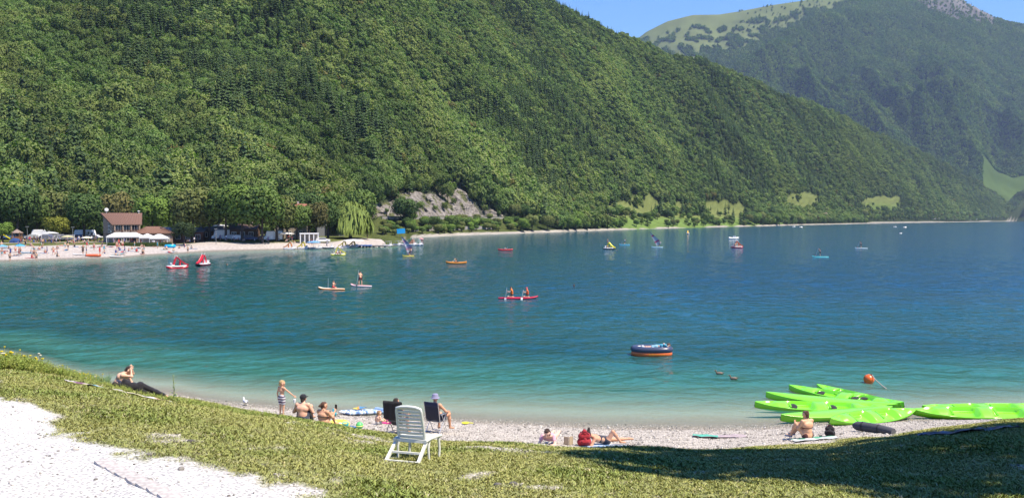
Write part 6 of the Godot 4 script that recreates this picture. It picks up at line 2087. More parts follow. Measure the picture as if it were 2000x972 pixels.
func village_trees() -> void:
	var crowns := []
	for k in 4: crowns.append(leaf_crown(500 + k, Vector3(0, 8.0, 0), Vector3(5.0, 5.6, 5.0), 16, 3600, 0.36))
	var wide := leaf_crown(510, Vector3(0, 5.6, 0), Vector3(4.6, 3.6, 4.6), 13, 2400, 0.32)
	# photo-side list: place, crown number, size, colour, words
	var dark := Color(0.068, 0.115, 0.034)
	var mid := Color(0.11, 0.165, 0.042)
	var olive := Color(0.14, 0.160, 0.052)
	var brown := Color(0.17, 0.158, 0.06)
	var bright := Color(0.15, 0.23, 0.046)
	var list := [
		[Vector2(-147.93, -226.00), 0, 1.15, dark, "dark broadleaf tree at the left edge of the far beach"], [Vector2(-140.51, -224.00), 1, 1.22, dark, "broad dark tree behind the playground"], [Vector2(-139.80, -232.00), 2, 1.05, mid, "mid-green tree between the two dark ones behind the playground"],
		[Vector2(-137.00, -236.00), 3, 1.2, olive, "grey-green tree behind the left lamp post"], [Vector2(-134.65, -240.00), 0, 1.1, olive, "grey-green tree left of the round dark one"], [Vector2(-120.11, -221.00), 1, 1.12, dark, "round dark green tree left of the inn"],
		[Vector2(-123.80, -246.00), 2, 1.12, brown, "brownish tree rising behind the inn roof"], [Vector2(-119.81, -250.00), 3, 0.95, brown, "second brownish tree behind the inn's right gable"], [Vector2(-107.73, -236.00), 0, 1.0, bright, "bright green round tree right of the inn"], [Vector2(-104.89, -244.00), 1, 1.25, mid, "tall tree behind the brick hall"],
		[Vector2(-88.33, -218.00), 2, 1.22, olive, "large olive tree with a dark trunk right of the brick hall"], [Vector2(-85.34, -222.00), 3, 1.25, olive, "large olive tree next to the hut"], [Vector2(-79.27, -218.00), 0, 1.25, mid, "large mid-green tree above the parked row"], [Vector2(-74.06, -216.00), 1, 1.2, bright * 0.85, "large fresher green tree with a thick trunk before the chalet"],
		[Vector2(-67.81, -214.00), 2, 1.3, mid, "largest tree of the row, right of the chalet"], [Vector2(-65.42, -219.00), 3, 1.15, olive, "right-hand tree of the large row"], [Vector2(-61.64, -226.00), 0, 0.85, mid, "smaller tree in front of the tall cream house"], [Vector2(-64.57, -226.00), 1, 0.8, dark, "dark tree before the terracotta-roofed houses"],
		[Vector2(-57.70, -232.00), 2, 0.82, brown * 0.7, "dull brown tree left of the willow"], [Vector2(-55.17, -236.00), 3, 0.9, dark, "dark tree behind the pavilion"], [Vector2(-60.04, -268.00), 0, 1.1, mid, "tree above the culvert"], [Vector2(-57.86, -300.00), 1, 1.3, mid * 1.1, "big round tree behind the willow"], [Vector2(-66.83, -310.00), 2, 1.1, dark, "dark tree on the slope behind the willow"], [Vector2(-67.37, -262.00), 3, 1.15, dark, "dark tree on the slope above the pavilion"]]
	for e in list:
		var size: float = e[2]
		tree("broadleaf_tree", e[4], "broadleaf trees behind the far beach", far_on(e[0]), crowns[e[1]], e[3], 6.2 * size, 0.34, Vector3(size, size * rng.randf_range(0.92, 1.05), size))
	var small := [[Vector2(-133.23, -206.00), 0.62, bright, "small bright tree by the playground at the left edge"], [Vector2(-123.95, -214.00), 0.78, Color(0.17, 0.18, 0.03), "low yellow-green tree behind the crowd"], [Vector2(-124.01, -218.00), 0.7, Color(0.14, 0.15, 0.035), "second low yellowish tree behind the crowd"], [Vector2(-86.29, -207.00), 0.72, Color(0.040, 0.062, 0.026), "low dark spreading tree in front of the brick hall"]]
	for e in small:
		var size: float = e[1]
		tree("small_tree", e[3], "small trees on the beach lawn", far_on(e[0]), wide, e[2], 4.0 * size, 0.2, Vector3(size, size, size))
	tree("willow", "large pale yellow-green weeping willow on the spit", "", far_on(Vector2(-49.25, -240.00)), willow_crown(), Color(0.165, 0.22, 0.058), 7.0, 0.5, Vector3(1.08, 0.98, 1.08), Color(0.45, 0.5, 0.18))
	var wl: Node3D = get_node("willow")
	part(wl, "inner_foliage", leaf_crown(41, Vector3(0, 6.0, 0), Vector3(5.9, 5.2, 5.9), 14, 3600, 0.24), leaf_tint(Color(0.165, 0.22, 0.058), Color(0.45, 0.5, 0.18)))
	# shoreline shrubs and trees below the cliff and along the far shore
	var r := RandomNumberGenerator.new()
	r.seed = 91
	var kinds := [[mid, "mid-green"], [olive, "olive green"], [dark, "dark green"], [bright * 0.9, "bright green"]]
	var named := [[-0.137, 352.0, 1.15, 2, "large dark bush-like tree in front of the cliff"], [-0.098, 368.0, 0.62, 2, "small dark tree on the terrace below the cliff, left"], [-0.075, 384.0, 0.7, 0, "small tree on the terrace below the cliff, right"]]
	for e in named: tree("shore_tree", e[4], "", far_on(Vector2(e[0] * e[1], -e[1])), crowns[1], kinds[e[3]][0], 5.0 * e[2], 0.3, Vector3(e[2] * 1.1, e[2] * 0.85, e[2] * 1.1))
	for k in 270:
		var a: float
		var t: float
		if k < 115: a = r.randf_range(-0.165, 0.03); t = r.randf_range(5.0, 30.0)
		elif k < 185: a = r.randf_range(0.0, 0.34); t = (r.randf_range(2.0, 16.0) if r.randf() < 0.55 else r.randf_range(16.0, 58.0))
		else: a = r.randf_range(0.25, 0.60); t = r.randf_range(3.0, 25.0)
		var s: float = row(MAIN if a < 0.0 else SHORE, a)[1]
		var d := s + t
		var size := r.randf_range(0.45, 0.95) * (0.5 if k < 115 else (0.95 if t < 16.0 else 1.2))
		if k >= 115 and a > 0.1 and a < 0.3: size *= 0.62
		if a > 0.3: size *= 1.25
		var kind: Array = kinds[r.randi() % 4]
		var where: String
		if k < 115: where = "below the left half of the cliff" if a < -0.08 else ("below the right half of the cliff" if a < -0.02 else "right of the cliff foot")
		else:
			var seg := int((a + 0.005) / 0.055)
			where = ["just right of the cliff", "left of the roadside wall", "before the white roadside wall", "before the first meadow", "right of the first meadow", "before the tall meadow", "right of the tall meadow", "before the yellow meadow", "before the pink-roofed house", "left of the dry meadow", "below the dry meadow", "near the grey road wall"][clampi(seg, 0, 11)]
			where += ", at the waterline" if t < 16.0 else ", set back from the water"
		var big := "small" if size < (0.35 if k < 115 else 0.75) else "large"
		var shade := snappedf(r.randf_range(1.0, 1.5), 0.1)  # random tone per plant
		var label := "%s %s %s %s %s" % [big, "sunlit" if shade > 1.25 else "dull", kind[1], "shrub" if k < 115 else "tree", where]
		tree("shore_shrub" if k < 115 else "shore_tree", label, label + "s", far_on(Vector2(a * d, -d)), crowns[k % 4], (kind[0] as Color) * shade, 4.0 * size, 0.26, Vector3(size * 1.1, size * (0.75 if k < 115 else 0.95), size * 1.1))

func parasol(t: Node3D, c: Color, r := 1.3, h := 2.2) -> void:
	made(t, "canopy", c, func(m): m.lathe([Vector2(r, h - 0.45), Vector2(r * 0.98, h - 0.40), Vector2(r * 0.5, h - 0.12), Vector2(0.03, h)], 8), cloth_mat)
	made(t, "pole", Color(0.6, 0.6, 0.58), func(m): m.tube([Vector3(0, -0.2, 0), Vector3(0, h, 0)], 0.03, 6), paint_mat)

func jetties() -> void:
	for e in [[Vector3(-68.76, 2.20, -229.14), Vector3(-61.65, 0.30, -211.77), "brown wooden boat ramp running down to the water, left"], [Vector3(-52.71, 2.20, -241.54), Vector3(-47.48, 0.50, -235.77), "brown wooden boat ramp beside the willow"]]:
		var a: Vector3 = e[0]
		var b: Vector3 = e[1]
		var d := b - a
		if d.length() > 30.0: d = d.normalized() * 30.0
		a = b - d
		var t := thing("boat_ramp", e[2], "boat ramp", a)
		for k in 2:
			var o := d.cross(Vector3.UP).normalized() * (1.1 - 2.2 * k)
			made(t, "beam", Color(0.10, 0.065, 0.05), func(m): m.beam(o, o + d, 0.2, 0.25), wood_mat)
		for k in 16:
			var p := d * (k + 0.5) / 16.0
			made(t, "plank", Color(0.20, 0.12, 0.09) * rng.randf_range(0.8, 1.2), func(m): m.beam(p - d / 40.0 + Vector3(0, 0.16, 0), p + d / 40.0 + Vector3(0, 0.16, 0), 2.6, 0.07), wood_mat)

func promenade() -> void:
	var t: Node3D
	for e in [[Vector2(-129.27, -210.00), "street lamp left of the crowd on the lawn"], [Vector2(-116.02, -208.00), "street lamp in front of the round dark tree"], [Vector2(-77.83, -207.00), "street lamp under the large trees"]]:
		t = thing("street_lamp", e[1], "street lamp", far_on(e[0]), 0.3, "lamps along the far promenade")
		made(t, "pole", Color(0.20, 0.21, 0.21), func(m): m.tube([Vector3(0, 0, 0), Vector3(0, 4.0, 0)], [0.07, 0.05], 8), paint_mat)
		made(t, "lamp_head", Color(0.25, 0.26, 0.26), func(m): m.box(Vector3(0, 4.05, 0), Vector3(0.75, 0.12, 0.3)), paint_mat)
	# playground
	t = thing("play_hut", "wooden play tower with a pitched roof at the left playground", "play tower", far_on(Vector2(-133.26, -212.00)), 0.3)
	for s in [[-1, -1], [1, -1], [1, 1], [-1, 1]]: made(t, "post", Color(0.28, 0.14, 0.06), func(m): m.box(Vector3(s[0] * 0.9, 1.2, s[1] * 0.9), Vector3(0.14, 2.6, 0.14)), wood_mat)
	made(t, "platform", Color(0.34, 0.14, 0.06), func(m): m.box(Vector3(0, 1.1, 0), Vector3(2.2, 0.5, 2.2)), wood_mat)
	made(t, "roof", Color(0.36, 0.27, 0.22), func(m): m.lathe([Vector2(1.6, 2.3), Vector2(0.05, 3.3)], 4), wood_mat)
	t = thing("slide", "yellow plastic slide at the left playground", "slide", far_on(Vector2(-135.23, -211.00)), 0.6)
	made(t, "chute", Color(0.70, 0.60, 0.02), func(m): m.beam(Vector3(-1.3, 2.0, 0), Vector3(1.2, 0.25, 0), 0.6, 0.12); m.beam(Vector3(-1.3, 2.15, 0.3), Vector3(1.2, 0.4, 0.3), 0.08, 0.3); m.beam(Vector3(-1.3, 2.15, -0.3), Vector3(1.2, 0.4, -0.3), 0.08, 0.3), gloss_mat)
	made(t, "ladder", Color(0.3, 0.3, 0.3), func(m): m.beam(Vector3(-2.0, 0, 0.25), Vector3(-1.3, 2.1, 0.25), 0.07, 0.07); m.beam(Vector3(-2.0, 0, -0.25), Vector3(-1.3, 2.1, -0.25), 0.07, 0.07), paint_mat)
	t = thing("tent", "blue dome tent on the lawn by the playground", "tent", far_on(Vector2(-129.39, -205.00)), 0.0)
	made(t, "cloth", Color(0.015, 0.06, 0.22), func(m): m.ball(Vector3(0, 0, 0), Vector3(1.5, 1.2, 1.1), 16, 10), cloth_mat)
	made(t, "door_flap", Color(0.01, 0.03, 0.12), func(m): m.ball(Vector3(0.2, 0, 0.3), Vector3(0.7, 0.85, 0.85), 12, 8), cloth_mat)
	t = thing("pool_toy", "bright blue inflatable lying at the right end of the hedge", "inflatable", far_on(Vector2(-86.01, -198.00)), 0.0)
	made(t, "tube", Color(0.01, 0.34, 0.66), func(m): ring_tube(m, Vector3(0, 0.4, 0), 1.0, 0.8, 0.4), gloss_mat)
	# volleyball net
	t = thing("volleyball_net", "volleyball net on the lawn edge of the far beach", "volleyball net", far_on(Vector2(-113.02, -196.00)), 0.35)
	for s in [-1, 1]: made(t, "post", Color(0.65, 0.65, 0.65), func(m): m.tube([Vector3(s * 3.6, 0, 0), Vector3(s * 3.6, 2.5, 0)], 0.05, 6), paint_mat)
	made(t, "net", Color(0.5, 0.5, 0.5), func(m):
		for k in 25: m.box(Vector3(-3.6 + 0.3 * k, 2.0, 0), Vector3(0.02, 0.9, 0.02))
		for k in 6: m.box(Vector3(0, 1.57 + 0.18 * k, 0), Vector3(7.2, 0.025 if k % 5 else 0.07, 0.025)), paint_mat)
	# parasols
	var list := [[Vector3(-111.57, 0.50, -172.35), Color(0.15, 0.40, 0.62), 1.1, 1.4, "pale blue parasol at the left end of the far beach"], [Vector3(-106.18, 0.50, -169.81), Color(0.05, 0.36, 0.60), 1.1, 1.8, "bright blue parasol planted near the far waterline"], [Vector2(-120.66, -206.00), Color(0.70, 0.70, 0.66), 2.0, 2.9, "white domed parasol amid the crowd on the lawn"], [Vector2(-116.24, -206.00), Color(0.60, 0.55, 0.25), 1.6, 2.0, "yellowish parasol on the lawn before the cars"], [Vector2(-110.75, -205.00), Color(0.70, 0.66, 0.50), 1.4, 1.8, "cream parasol on the lawn near the inn"],
		[Vector3(-63.05, 1.00, -220.05), Color(0.76, 0.74, 0.70), 2.3, 2.6, "white parasol beside the left boat ramp"], [Vector3(-44.01, 1.90, -218.55), Color(0.76, 0.74, 0.70), 3.0, 2.6, "wide white parasol below the willow"], [Vector2(-52.66, -209.00), Color(0.12, 0.34, 0.66), 1.9, 2.4, "blue parasol right of the pavilion"], [Vector2(-84.39, -228.00), Color(0.72, 0.71, 0.69), 2.2, 4.2, "white parasol above the hut under the large trees"]]
	for e in list:
		var v: Vector3 = far_on(Vector2(e[0].x, e[0].z)) if e[0] is Vector3 else far_on(e[0])
		t = thing("parasol", e[4], "parasol", v, rng.randf(), "parasols on the far beach")
		parasol(t, e[1], e[2], e[3])

# ---------------------------------------------------------------- people seen small
var small := {}

func small_mesh(pose: String, top: Color, bottom: Color, skin: Color, hair: Color, vest := false) -> ArrayMesh:
	var key := "%s%s%s%s%s%s" % [pose, top, bottom, skin, hair, vest]
	if small.has(key): return small[key]
	var j: Dictionary
	match pose:
		"stand": j = standing()
		"walk":
			j = standing(); j.K = [Vector3(-0.10, 0.50, -0.18), Vector3(0.10, 0.48, 0.06)]; j.A = [Vector3(-0.1, 0.09, -0.16), Vector3(0.1, 0.12, 0.30)]; j.T = [Vector3(-0.1, 0.04, -0.32), Vector3(0.1, 0.04, 0.20)]; j.W = [Vector3(-0.25, 0.86, 0.14), Vector3(0.24, 0.9, -0.24)]
		"sit": j = sitting()
		"lie":
			j = lying(); j.H = Vector3(0, 0.16, 0.22); j.N = Vector3(0, 0.17, 0.08); j.C = Vector3(0, 0.14, -0.12); j.W = [Vector3(-0.1, 0.05, 0.32), Vector3(0.1, 0.05, 0.32)]
		"paddle":
			j = standing(); j.K = pair(Vector3(0.16, 0.49, -0.10)); j.A = pair(Vector3(0.17, 0.07, 0.0)); j.T = pair(Vector3(0.19, 0.03, -0.16)); j.C = Vector3(0, 1.22, -0.10); j.N = Vector3(0, 1.40, -0.14); j.H = Vector3(0, 1.52, -0.18)
			j.S = pair(Vector3(0.175, 1.34, -0.12)); j.E = [Vector3(0.0, 1.45, -0.36), Vector3(0.30, 1.12, -0.22)]; j.W = [Vector3(0.20, 1.52, -0.42), Vector3(0.30, 0.95, -0.40)]
		"kneel":
			j = sitting(); j.P = Vector3(0, 0.24, 0); j.C = Vector3(0, 0.54, -0.04); j.N = Vector3(0, 0.71, -0.06); j.H = Vector3(0, 0.84, -0.08); j.S = pair(Vector3(0.17, 0.66, -0.05)); j.L = pair(Vector3(0.085, 0.22, 0)); j.K = pair(Vector3(0.15, 0.08, -0.38)); j.A = pair(Vector3(0.13, 0.07, 0.06)); j.T = pair(Vector3(0.13, 0.04, 0.20))
			j.E = [Vector3(-0.20, 0.50, -0.24), Vector3(0.24, 0.46, -0.22)]; j.W = [Vector3(0.06, 0.62, -0.46), Vector3(0.16, 0.40, -0.46)]
		"lean":
			j = standing(); j.P = Vector3(0, 0.80, 0.25); j.C = Vector3(0, 1.10, 0.38); j.N = Vector3(0, 1.28, 0.42); j.H = Vector3(0, 1.41, 0.40); j.S = pair(Vector3(0.17, 1.22, 0.38)); j.E = pair(Vector3(0.2, 1.2, 0.10)); j.W = pair(Vector3(0.16, 1.25, -0.15)); j.L = pair(Vector3(0.085, 0.78, 0.22)); j.K = pair(Vector3(0.14, 0.48, 0.0)); j.A = pair(Vector3(0.16, 0.07, 0.1)); j.T = pair(Vector3(0.18, 0.03, -0.06))
		"swim":
			j = lying(); j.P = Vector3(0, -0.25, -0.45); j.C = Vector3(0, -0.14, -0.12); j.N = Vector3(0, -0.02, 0.05); j.H = Vector3(0, 0.10, 0.12); j.S = pair(Vector3(0.17, -0.08, 0.02)); j.E = pair(Vector3(0.30, -0.08, 0.22)); j.W = pair(Vector3(0.16, -0.02, 0.42)); j.L = pair(Vector3(0.085, -0.25, -0.5)); j.K = pair(Vector3(0.1, -0.35, -0.9)); j.A = pair(Vector3(0.1, -0.35, -1.3)); j.T = pair(Vector3(0.1, -0.33, -1.45))
	var m := MB.new()
	var hd: Vector3 = j.H
	var paint := func(p: Vector3, t: String) -> Color:
		if t == "skull": return hair
		if t == "hip" or (t == "thigh" and (p - j.L[0]).length() < 0.30) or (t == "thigh" and (p - j.L[1]).length() < 0.30): return bottom
		if t == "chest" or t == "belly": return top
		return skin
	var b := bones_of(j)
	if vest:
		for q in b:
			if q[4] == "chest": q[2] += 0.035; q[3] += 0.03
	nets(m, b + head_bones(j, 1.05), 0.034, 0.035, paint)
	small[key] = m.done()
	return small[key]

func small_person(label: String, pos: Vector3, turn: float, pose: String, top: Color, bottom: Color, skin: Color, hair: Color, size := 1.0, group := "", vest := false) -> MeshInstance3D:
	var o := part(self, "person", small_mesh(pose, top, bottom, skin, hair, vest), skin_mat, pos)
	o.rotation.y = turn
	o.scale = Vector3.ONE * size
	tag(o, label, "person", group)
	return o

func crowd() -> void:
	var r := RandomNumberGenerator.new()
	r.seed = 17
	var skins := [Color(0.46, 0.28, 0.19), Color(0.54, 0.35, 0.25), Color(0.38, 0.215, 0.145)]
	var suits := [[Color(0.02, 0.02, 0.03), "black"], [Color(0.03, 0.06, 0.22), "navy"], [Color(0.45, 0.04, 0.04), "red"], [Color(0.04, 0.28, 0.34), "teal"]]
	var hairs := [Color(0.03, 0.02, 0.015), Color(0.12, 0.07, 0.035), Color(0.3, 0.2, 0.1)]
	var spots := []
	for k in 104:
		var px := r.randf() * 385.0
		var y := r.randf_range(474.0, 499.0)
		spots.append([px, y])
	var n := 0
	var taken := []
	for e in spots:
		var a: float = (e[0] - 1000.0) / 1540.0
		var dd := lerpf(0.0, 1.0, r.randf())
		var sh: float = row(SHORE, a)[1]
		var d := sh + 1.5 + dd * (36.0 if e[0] < 330.0 else 22.0)
		var v := Vector2(a * d, -d)
		var close := false
		for q in taken:
			if q.distance_to(v) < 1.3: close = true
		if close: continue
		taken.append(v)
		var pose: String = ["lie", "sit", "sit", "lie", "stand", "walk", "sit"][r.randi() % 7]
		var suit: Array = suits[r.randi() % 4]
		var sk: Color = skins[r.randi() % 3]
		var bare := r.randf() < 0.6
		var place := "near the far waterline" if dd < 0.33 else ("halfway up the far beach" if dd < 0.7 else "by the far lawn")
		var side := "below the playground" if e[0] < 60.0 else ("left of the orange boat" if e[0] < 165.0 else ("below the inn" if e[0] < 265.0 else "below the brick hall"))
		var doing: String = {"lie": "lying", "sit": "sitting", "stand": "standing", "walk": "walking"}[pose]
		var label := "bather in %s swimwear %s %s, %s" % [suit[1], doing, place, side]
		small_person(label, far_on(v), r.randf() * TAU, pose, sk if bare else suit[0], suit[0], sk, hairs[r.randi() % 3], r.randf_range(0.92, 1.08), label)
		if pose == "lie" or (pose == "sit" and r.randf() < 0.7):
			var tc: Array = [[Color(0.05, 0.22, 0.5), "blue"], [Color(0.5, 0.1, 0.1), "red"], [Color(0.65, 0.62, 0.58), "pale"], [Color(0.08, 0.38, 0.42), "turquoise"], [Color(0.12, 0.10, 0.12), "dark"]][r.randi() % 5]
			var tl := "%s towel spread %s, %s" % [tc[1], place, side]
			var m := MB.new()
			m.col = tc[0]
			m.box(Vector3(0, 0.03, 0), Vector3(0.9, 0.05, 1.9))
			var o := part(self, "towel", m.done(), cloth_mat, far_on(v + Vector2(r.randfn() * 0.2, r.randfn() * 0.2)))
			o.rotation.y = r.randf() * TAU
			tag(o, tl, "towel", tl)
		n += 1
	# people on the lawn, under the trees and on the terrace
	for k in 120:
		var px: float
		var d: float
		var where: String
		if k < 60: px = r.randf_range(20, 195); d = r.randf_range(199, 216); where = "beside the play tower" if px < 55.0 else ("left of the white domed parasol" if px < 97.0 else ("before the yellow-green tree" if px < 137.0 else "before the camper vans by the inn"))
		elif k < 100: px = r.randf_range(340, 640); d = r.randf_range(214, 224); where = "beside the hut under the big trees" if px < 420.0 else ("by the parked row under the big trees" if px < 480.0 else ("before the chalet" if px < 540.0 else ("before the terracotta-roofed houses" if px < 595.0 else "between the pavilion and the willow")))
		else: px = r.randf_range(212, 322); d = r.randf_range(200, 206); where = "on the terrace under the white canopies"
		var v := Vector2((px - 1000.0) / 1540.0 * d, -d)
		var suit: Array = [[Color(0.65, 0.65, 0.66), "white"], [Color(0.05, 0.08, 0.25), "blue"], [Color(0.4, 0.05, 0.06), "red"], [Color(0.03, 0.03, 0.03), "black"]][r.randi() % 4]
		var pose: String = ["sit", "stand", "sit", "walk"][r.randi() % 4]
		var doing: String = {"sit": "sitting", "stand": "standing", "walk": "walking"}[pose]
		var legs: Array = suits[r.randi() % 2]
		var label := "person in %s top and %s bottoms %s %s" % [suit[1], legs[1], doing, where]
		small_person(label, far_on(v, 0.3 if pose == "sit" else 0.0), r.randf() * TAU, pose, suit[0], legs[0], skins[r.randi() % 3], hairs[r.randi() % 3], 1.0, label)
	for e in [[Vector3(-95.85, 0.10, -150.12), "bather in dark trunks standing at the far waterline, far left"], [Vector3(-90.77, 0.10, -150.12), "bather standing ankle-deep right of the blue parasol"], [Vector3(-80.39, 0.10, -171.30), "bather standing ankle-deep left of the red pedalos"], [Vector3(-75.94, 0.10, -184.30), "bather wading at the right end of the bathing beach"]]:
		small_person(e[1], Vector3(e[0].x, -0.1, e[0].z), 0.4, "stand", skins[0], Color(0.02, 0.02, 0.03), skins[0], hairs[0])
	# boats and boards lying on the beach
	var t := thing("inflatable_boat", "orange inflatable boat lying on the far beach", "inflatable boat", far_on(Vector2(Vector3(-86.85, 0.90, -163.16).x, Vector3(-86.85, 0.90, -163.16).z)), 0.2)
	made(t, "tube", Color(0.62, 0.12, 0.04), func(m): ring_tube(m, Vector3(0, 0.28, 0), 1.25, 0.5, 0.26, 28, 10, 3.0), gloss_mat)
	made(t, "floor", Color(0.5, 0.12, 0.05), func(m): m.box(Vector3(0, 0.18, 0), Vector3(2.3, 0.08, 0.9)), gloss_mat)
	for e in [[Vector3(-90.43, 0.30, -164.64), "white paddleboard on the far beach near the waterline", Color(0.7, 0.7, 0.68)], [Vector3(-82.17, 0.15, -163.30), "white paddleboard at the far waterline left of the red pedalos", Color(0.72, 0.71, 0.69)], [Vector3(-103.33, 0.40, -167.15), "pale blue paddleboard on the far beach at left", Color(0.20, 0.42, 0.60)]]:
		var v := far_on(Vector2(e[0].x, e[0].z), 0.12)
		t = thing("paddleboard", e[1], "paddleboard", v, 1.4 + rng.randf() * 0.3)
		board(t, e[2], e[2] * 0.7, 3.2)

# ---------------------------------------------------------------- craft on the lake
func board(t: Node3D, c: Color, rail: Color, l := 3.2, w := 0.8) -> void:
	made(t, "deck", c, func(m):
		var rings := []
		for i in 21:
			var u := lerpf(-1, 1, i / 20.0)
			var hw := w * 0.5 * pow(maxf(1.0 - pow(absf(u), 2.6), 0.0005), 0.62) + 0.004
			var y := 0.06 * pow(maxf(-u, 0.0), 4.0) * 3.0
			rings.append([Vector3(hw * 0.86, 0.13 + y, u * l * 0.5), Vector3(-hw * 0.86, 0.13 + y, u * l * 0.5), Vector3(-hw * 0.9, 0.10 + y, u * l * 0.5), Vector3(hw * 0.9, 0.10 + y, u * l * 0.5)])
		m.loft(rings), gloss_mat)
	made(t, "rail", rail, func(m):
		var rings := []
		for i in 21:
			var u := lerpf(-1, 1, i / 20.0)
			var hw := w * 0.5 * pow(maxf(1.0 - pow(absf(u), 2.6), 0.0005), 0.62) + 0.004
			var y := 0.06 * pow(maxf(-u, 0.0), 4.0) * 3.0
			rings.append([Vector3(hw * 0.9, 0.115 + y, u * l * 0.5), Vector3(-hw * 0.9, 0.115 + y, u * l * 0.5), Vector3(-hw, 0.06 + y, u * l * 0.5), Vector3(-hw * 0.85, -0.03 + y, u * l * 0.5), Vector3(hw * 0.85, -0.03 + y, u * l * 0.5), Vector3(hw, 0.06 + y, u * l * 0.5)])
		m.loft(rings), gloss_mat)

func paddle(label: String, a: Vector3, b: Vector3, blade: Color, double := false) -> void:
	var t := thing("paddle", label, "paddle", a)
	b -= a
	made(t, "shaft", Color(0.45, 0.45, 0.45), func(m): m.tube([Vector3.ZERO, b], 0.02, 6), paint_mat)
	made(t, "blade", blade, func(m): m.beam(b, b * 1.0 + b.normalized() * 0.42, 0.2, 0.03, Vector3(0.3, 0.2, 1.0)), gloss_mat)
	if double: made(t, "blade", blade, func(m): m.beam(Vector3.ZERO, -b.normalized() * 0.42, 0.2, 0.03, Vector3(0.3, 0.2, 1.0)), gloss_mat)

func pedalo(t: Node3D, hull: Color, deck: Color, chute: Color, slide := true) -> void:
	t.scale = Vector3.ONE * 0.82
	for s in [-1, 1]:
		made(t, "float", hull, func(m):
			var rings := []
			for i in 15:
				var u := lerpf(-1, 1, i / 14.0)
				var k := pow(maxf(1.0 - pow(absf(u), 4.0), 0.002), 0.5)
				var y := 0.14 * pow(absf(u), 3.0)
				rings.append([Vector3(s * 0.55 + 0.28 * k, 0.34 + y, u * 1.95), Vector3(s * 0.55 - 0.28 * k, 0.34 + y, u * 1.95), Vector3(s * 0.55 - 0.2 * k, -0.12 + y * 2.0, u * 1.9), Vector3(s * 0.55 + 0.2 * k, -0.12 + y * 2.0, u * 1.9)])
			m.loft(rings), gloss_mat)
	made(t, "deck", deck, func(m):
		var rings := []
		for i in 13:
			var u := lerpf(-1, 1, i / 12.0)
			var k := 0.86 * pow(maxf(1.0 - pow(absf(u), 5.0), 0.002), 0.5)
			rings.append([Vector3(k, 0.52 + 0.10 * absf(u), u * 1.9), Vector3(-k, 0.52 + 0.10 * absf(u), u * 1.9), Vector3(-k, 0.30 + 0.1 * absf(u), u * 1.9), Vector3(k, 0.30 + 0.1 * absf(u), u * 1.9)])
		m.loft(rings), gloss_mat)
	for s in [-1, 1]:
		made(t, "seat", deck * 0.92, func(m): m.box(Vector3(s * 0.42, 0.66, 0.85), Vector3(0.55, 0.16, 0.5)); m.box(Vector3(s * 0.42, 0.92, 1.1), Vector3(0.55, 0.5, 0.12), Basis(Vector3.RIGHT, 0.25)), gloss_mat)
	if not slide:
		made(t, "sun_roof", deck, func(m): m.box(Vector3(0, 1.75, 0.3), Vector3(1.5, 0.06, 2.0)), cloth_mat)
		for s in [-1, 1]: made(t, "roof_post", Color(0.6, 0.6, 0.6), func(m): m.tube([Vector3(s * 0.7, 0.5, -0.5), Vector3(s * 0.7, 1.75, -0.5)], 0.03, 6); m.tube([Vector3(s * 0.7, 0.5, 1.2), Vector3(s * 0.7, 1.75, 1.2)], 0.03, 6), paint_mat)
		return
	made(t, "slide", chute, func(m):
		var path := [Vector3(0, 2.15, 0.25), Vector3(0, 2.05, -0.05), Vector3(0, 1.35, -0.75), Vector3(0, 0.85, -1.35), Vector3(0, 0.62, -1.85), Vector3(0, 0.56, -2.1)]
		var rings := []
		for p in path:
			rings.append([p + Vector3(0.33, 0.22, 0), p + Vector3(0.27, 0.22, 0), p + Vector3(0.25, 0.04, 0), p + Vector3(-0.25, 0.04, 0), p + Vector3(-0.27, 0.22, 0), p + Vector3(-0.33, 0.22, 0), p + Vector3(-0.33, -0.06, 0), p + Vector3(0.33, -0.06, 0)])
		rings.reverse()
		m.loft(rings), gloss_mat)
	for s in [-1, 1]:
		made(t, "support", chute * 0.9, func(m): m.beam(Vector3(s * 0.32, 0.5, 0.75), Vector3(s * 0.28, 2.1, 0.22), 0.10, 0.26); m.beam(Vector3(s * 0.32, 0.5, -0.5), Vector3(s * 0.3, 1.45, -0.55), 0.08, 0.2), gloss_mat)
		made(t, "grab_rail", Color(0.65, 0.65, 0.65), func(m): m.tube([Vector3(s * 0.3, 1.9, 0.5), Vector3(s * 0.31, 2.6, 0.3), Vector3(s * 0.31, 2.62, 0.05), Vector3(s * 0.31, 2.2, -0.1)], 0.028, 6), paint_mat)
	for k in 5:
		made(t, "ladder_rung", Color(0.68, 0.66, 0.66), func(m): m.beam(Vector3(-0.27, 0.75 + k * 0.28, 0.70 - k * 0.09), Vector3(0.27, 0.75 + k * 0.28, 0.70 - k * 0.09), 0.07, 0.05), paint_mat)

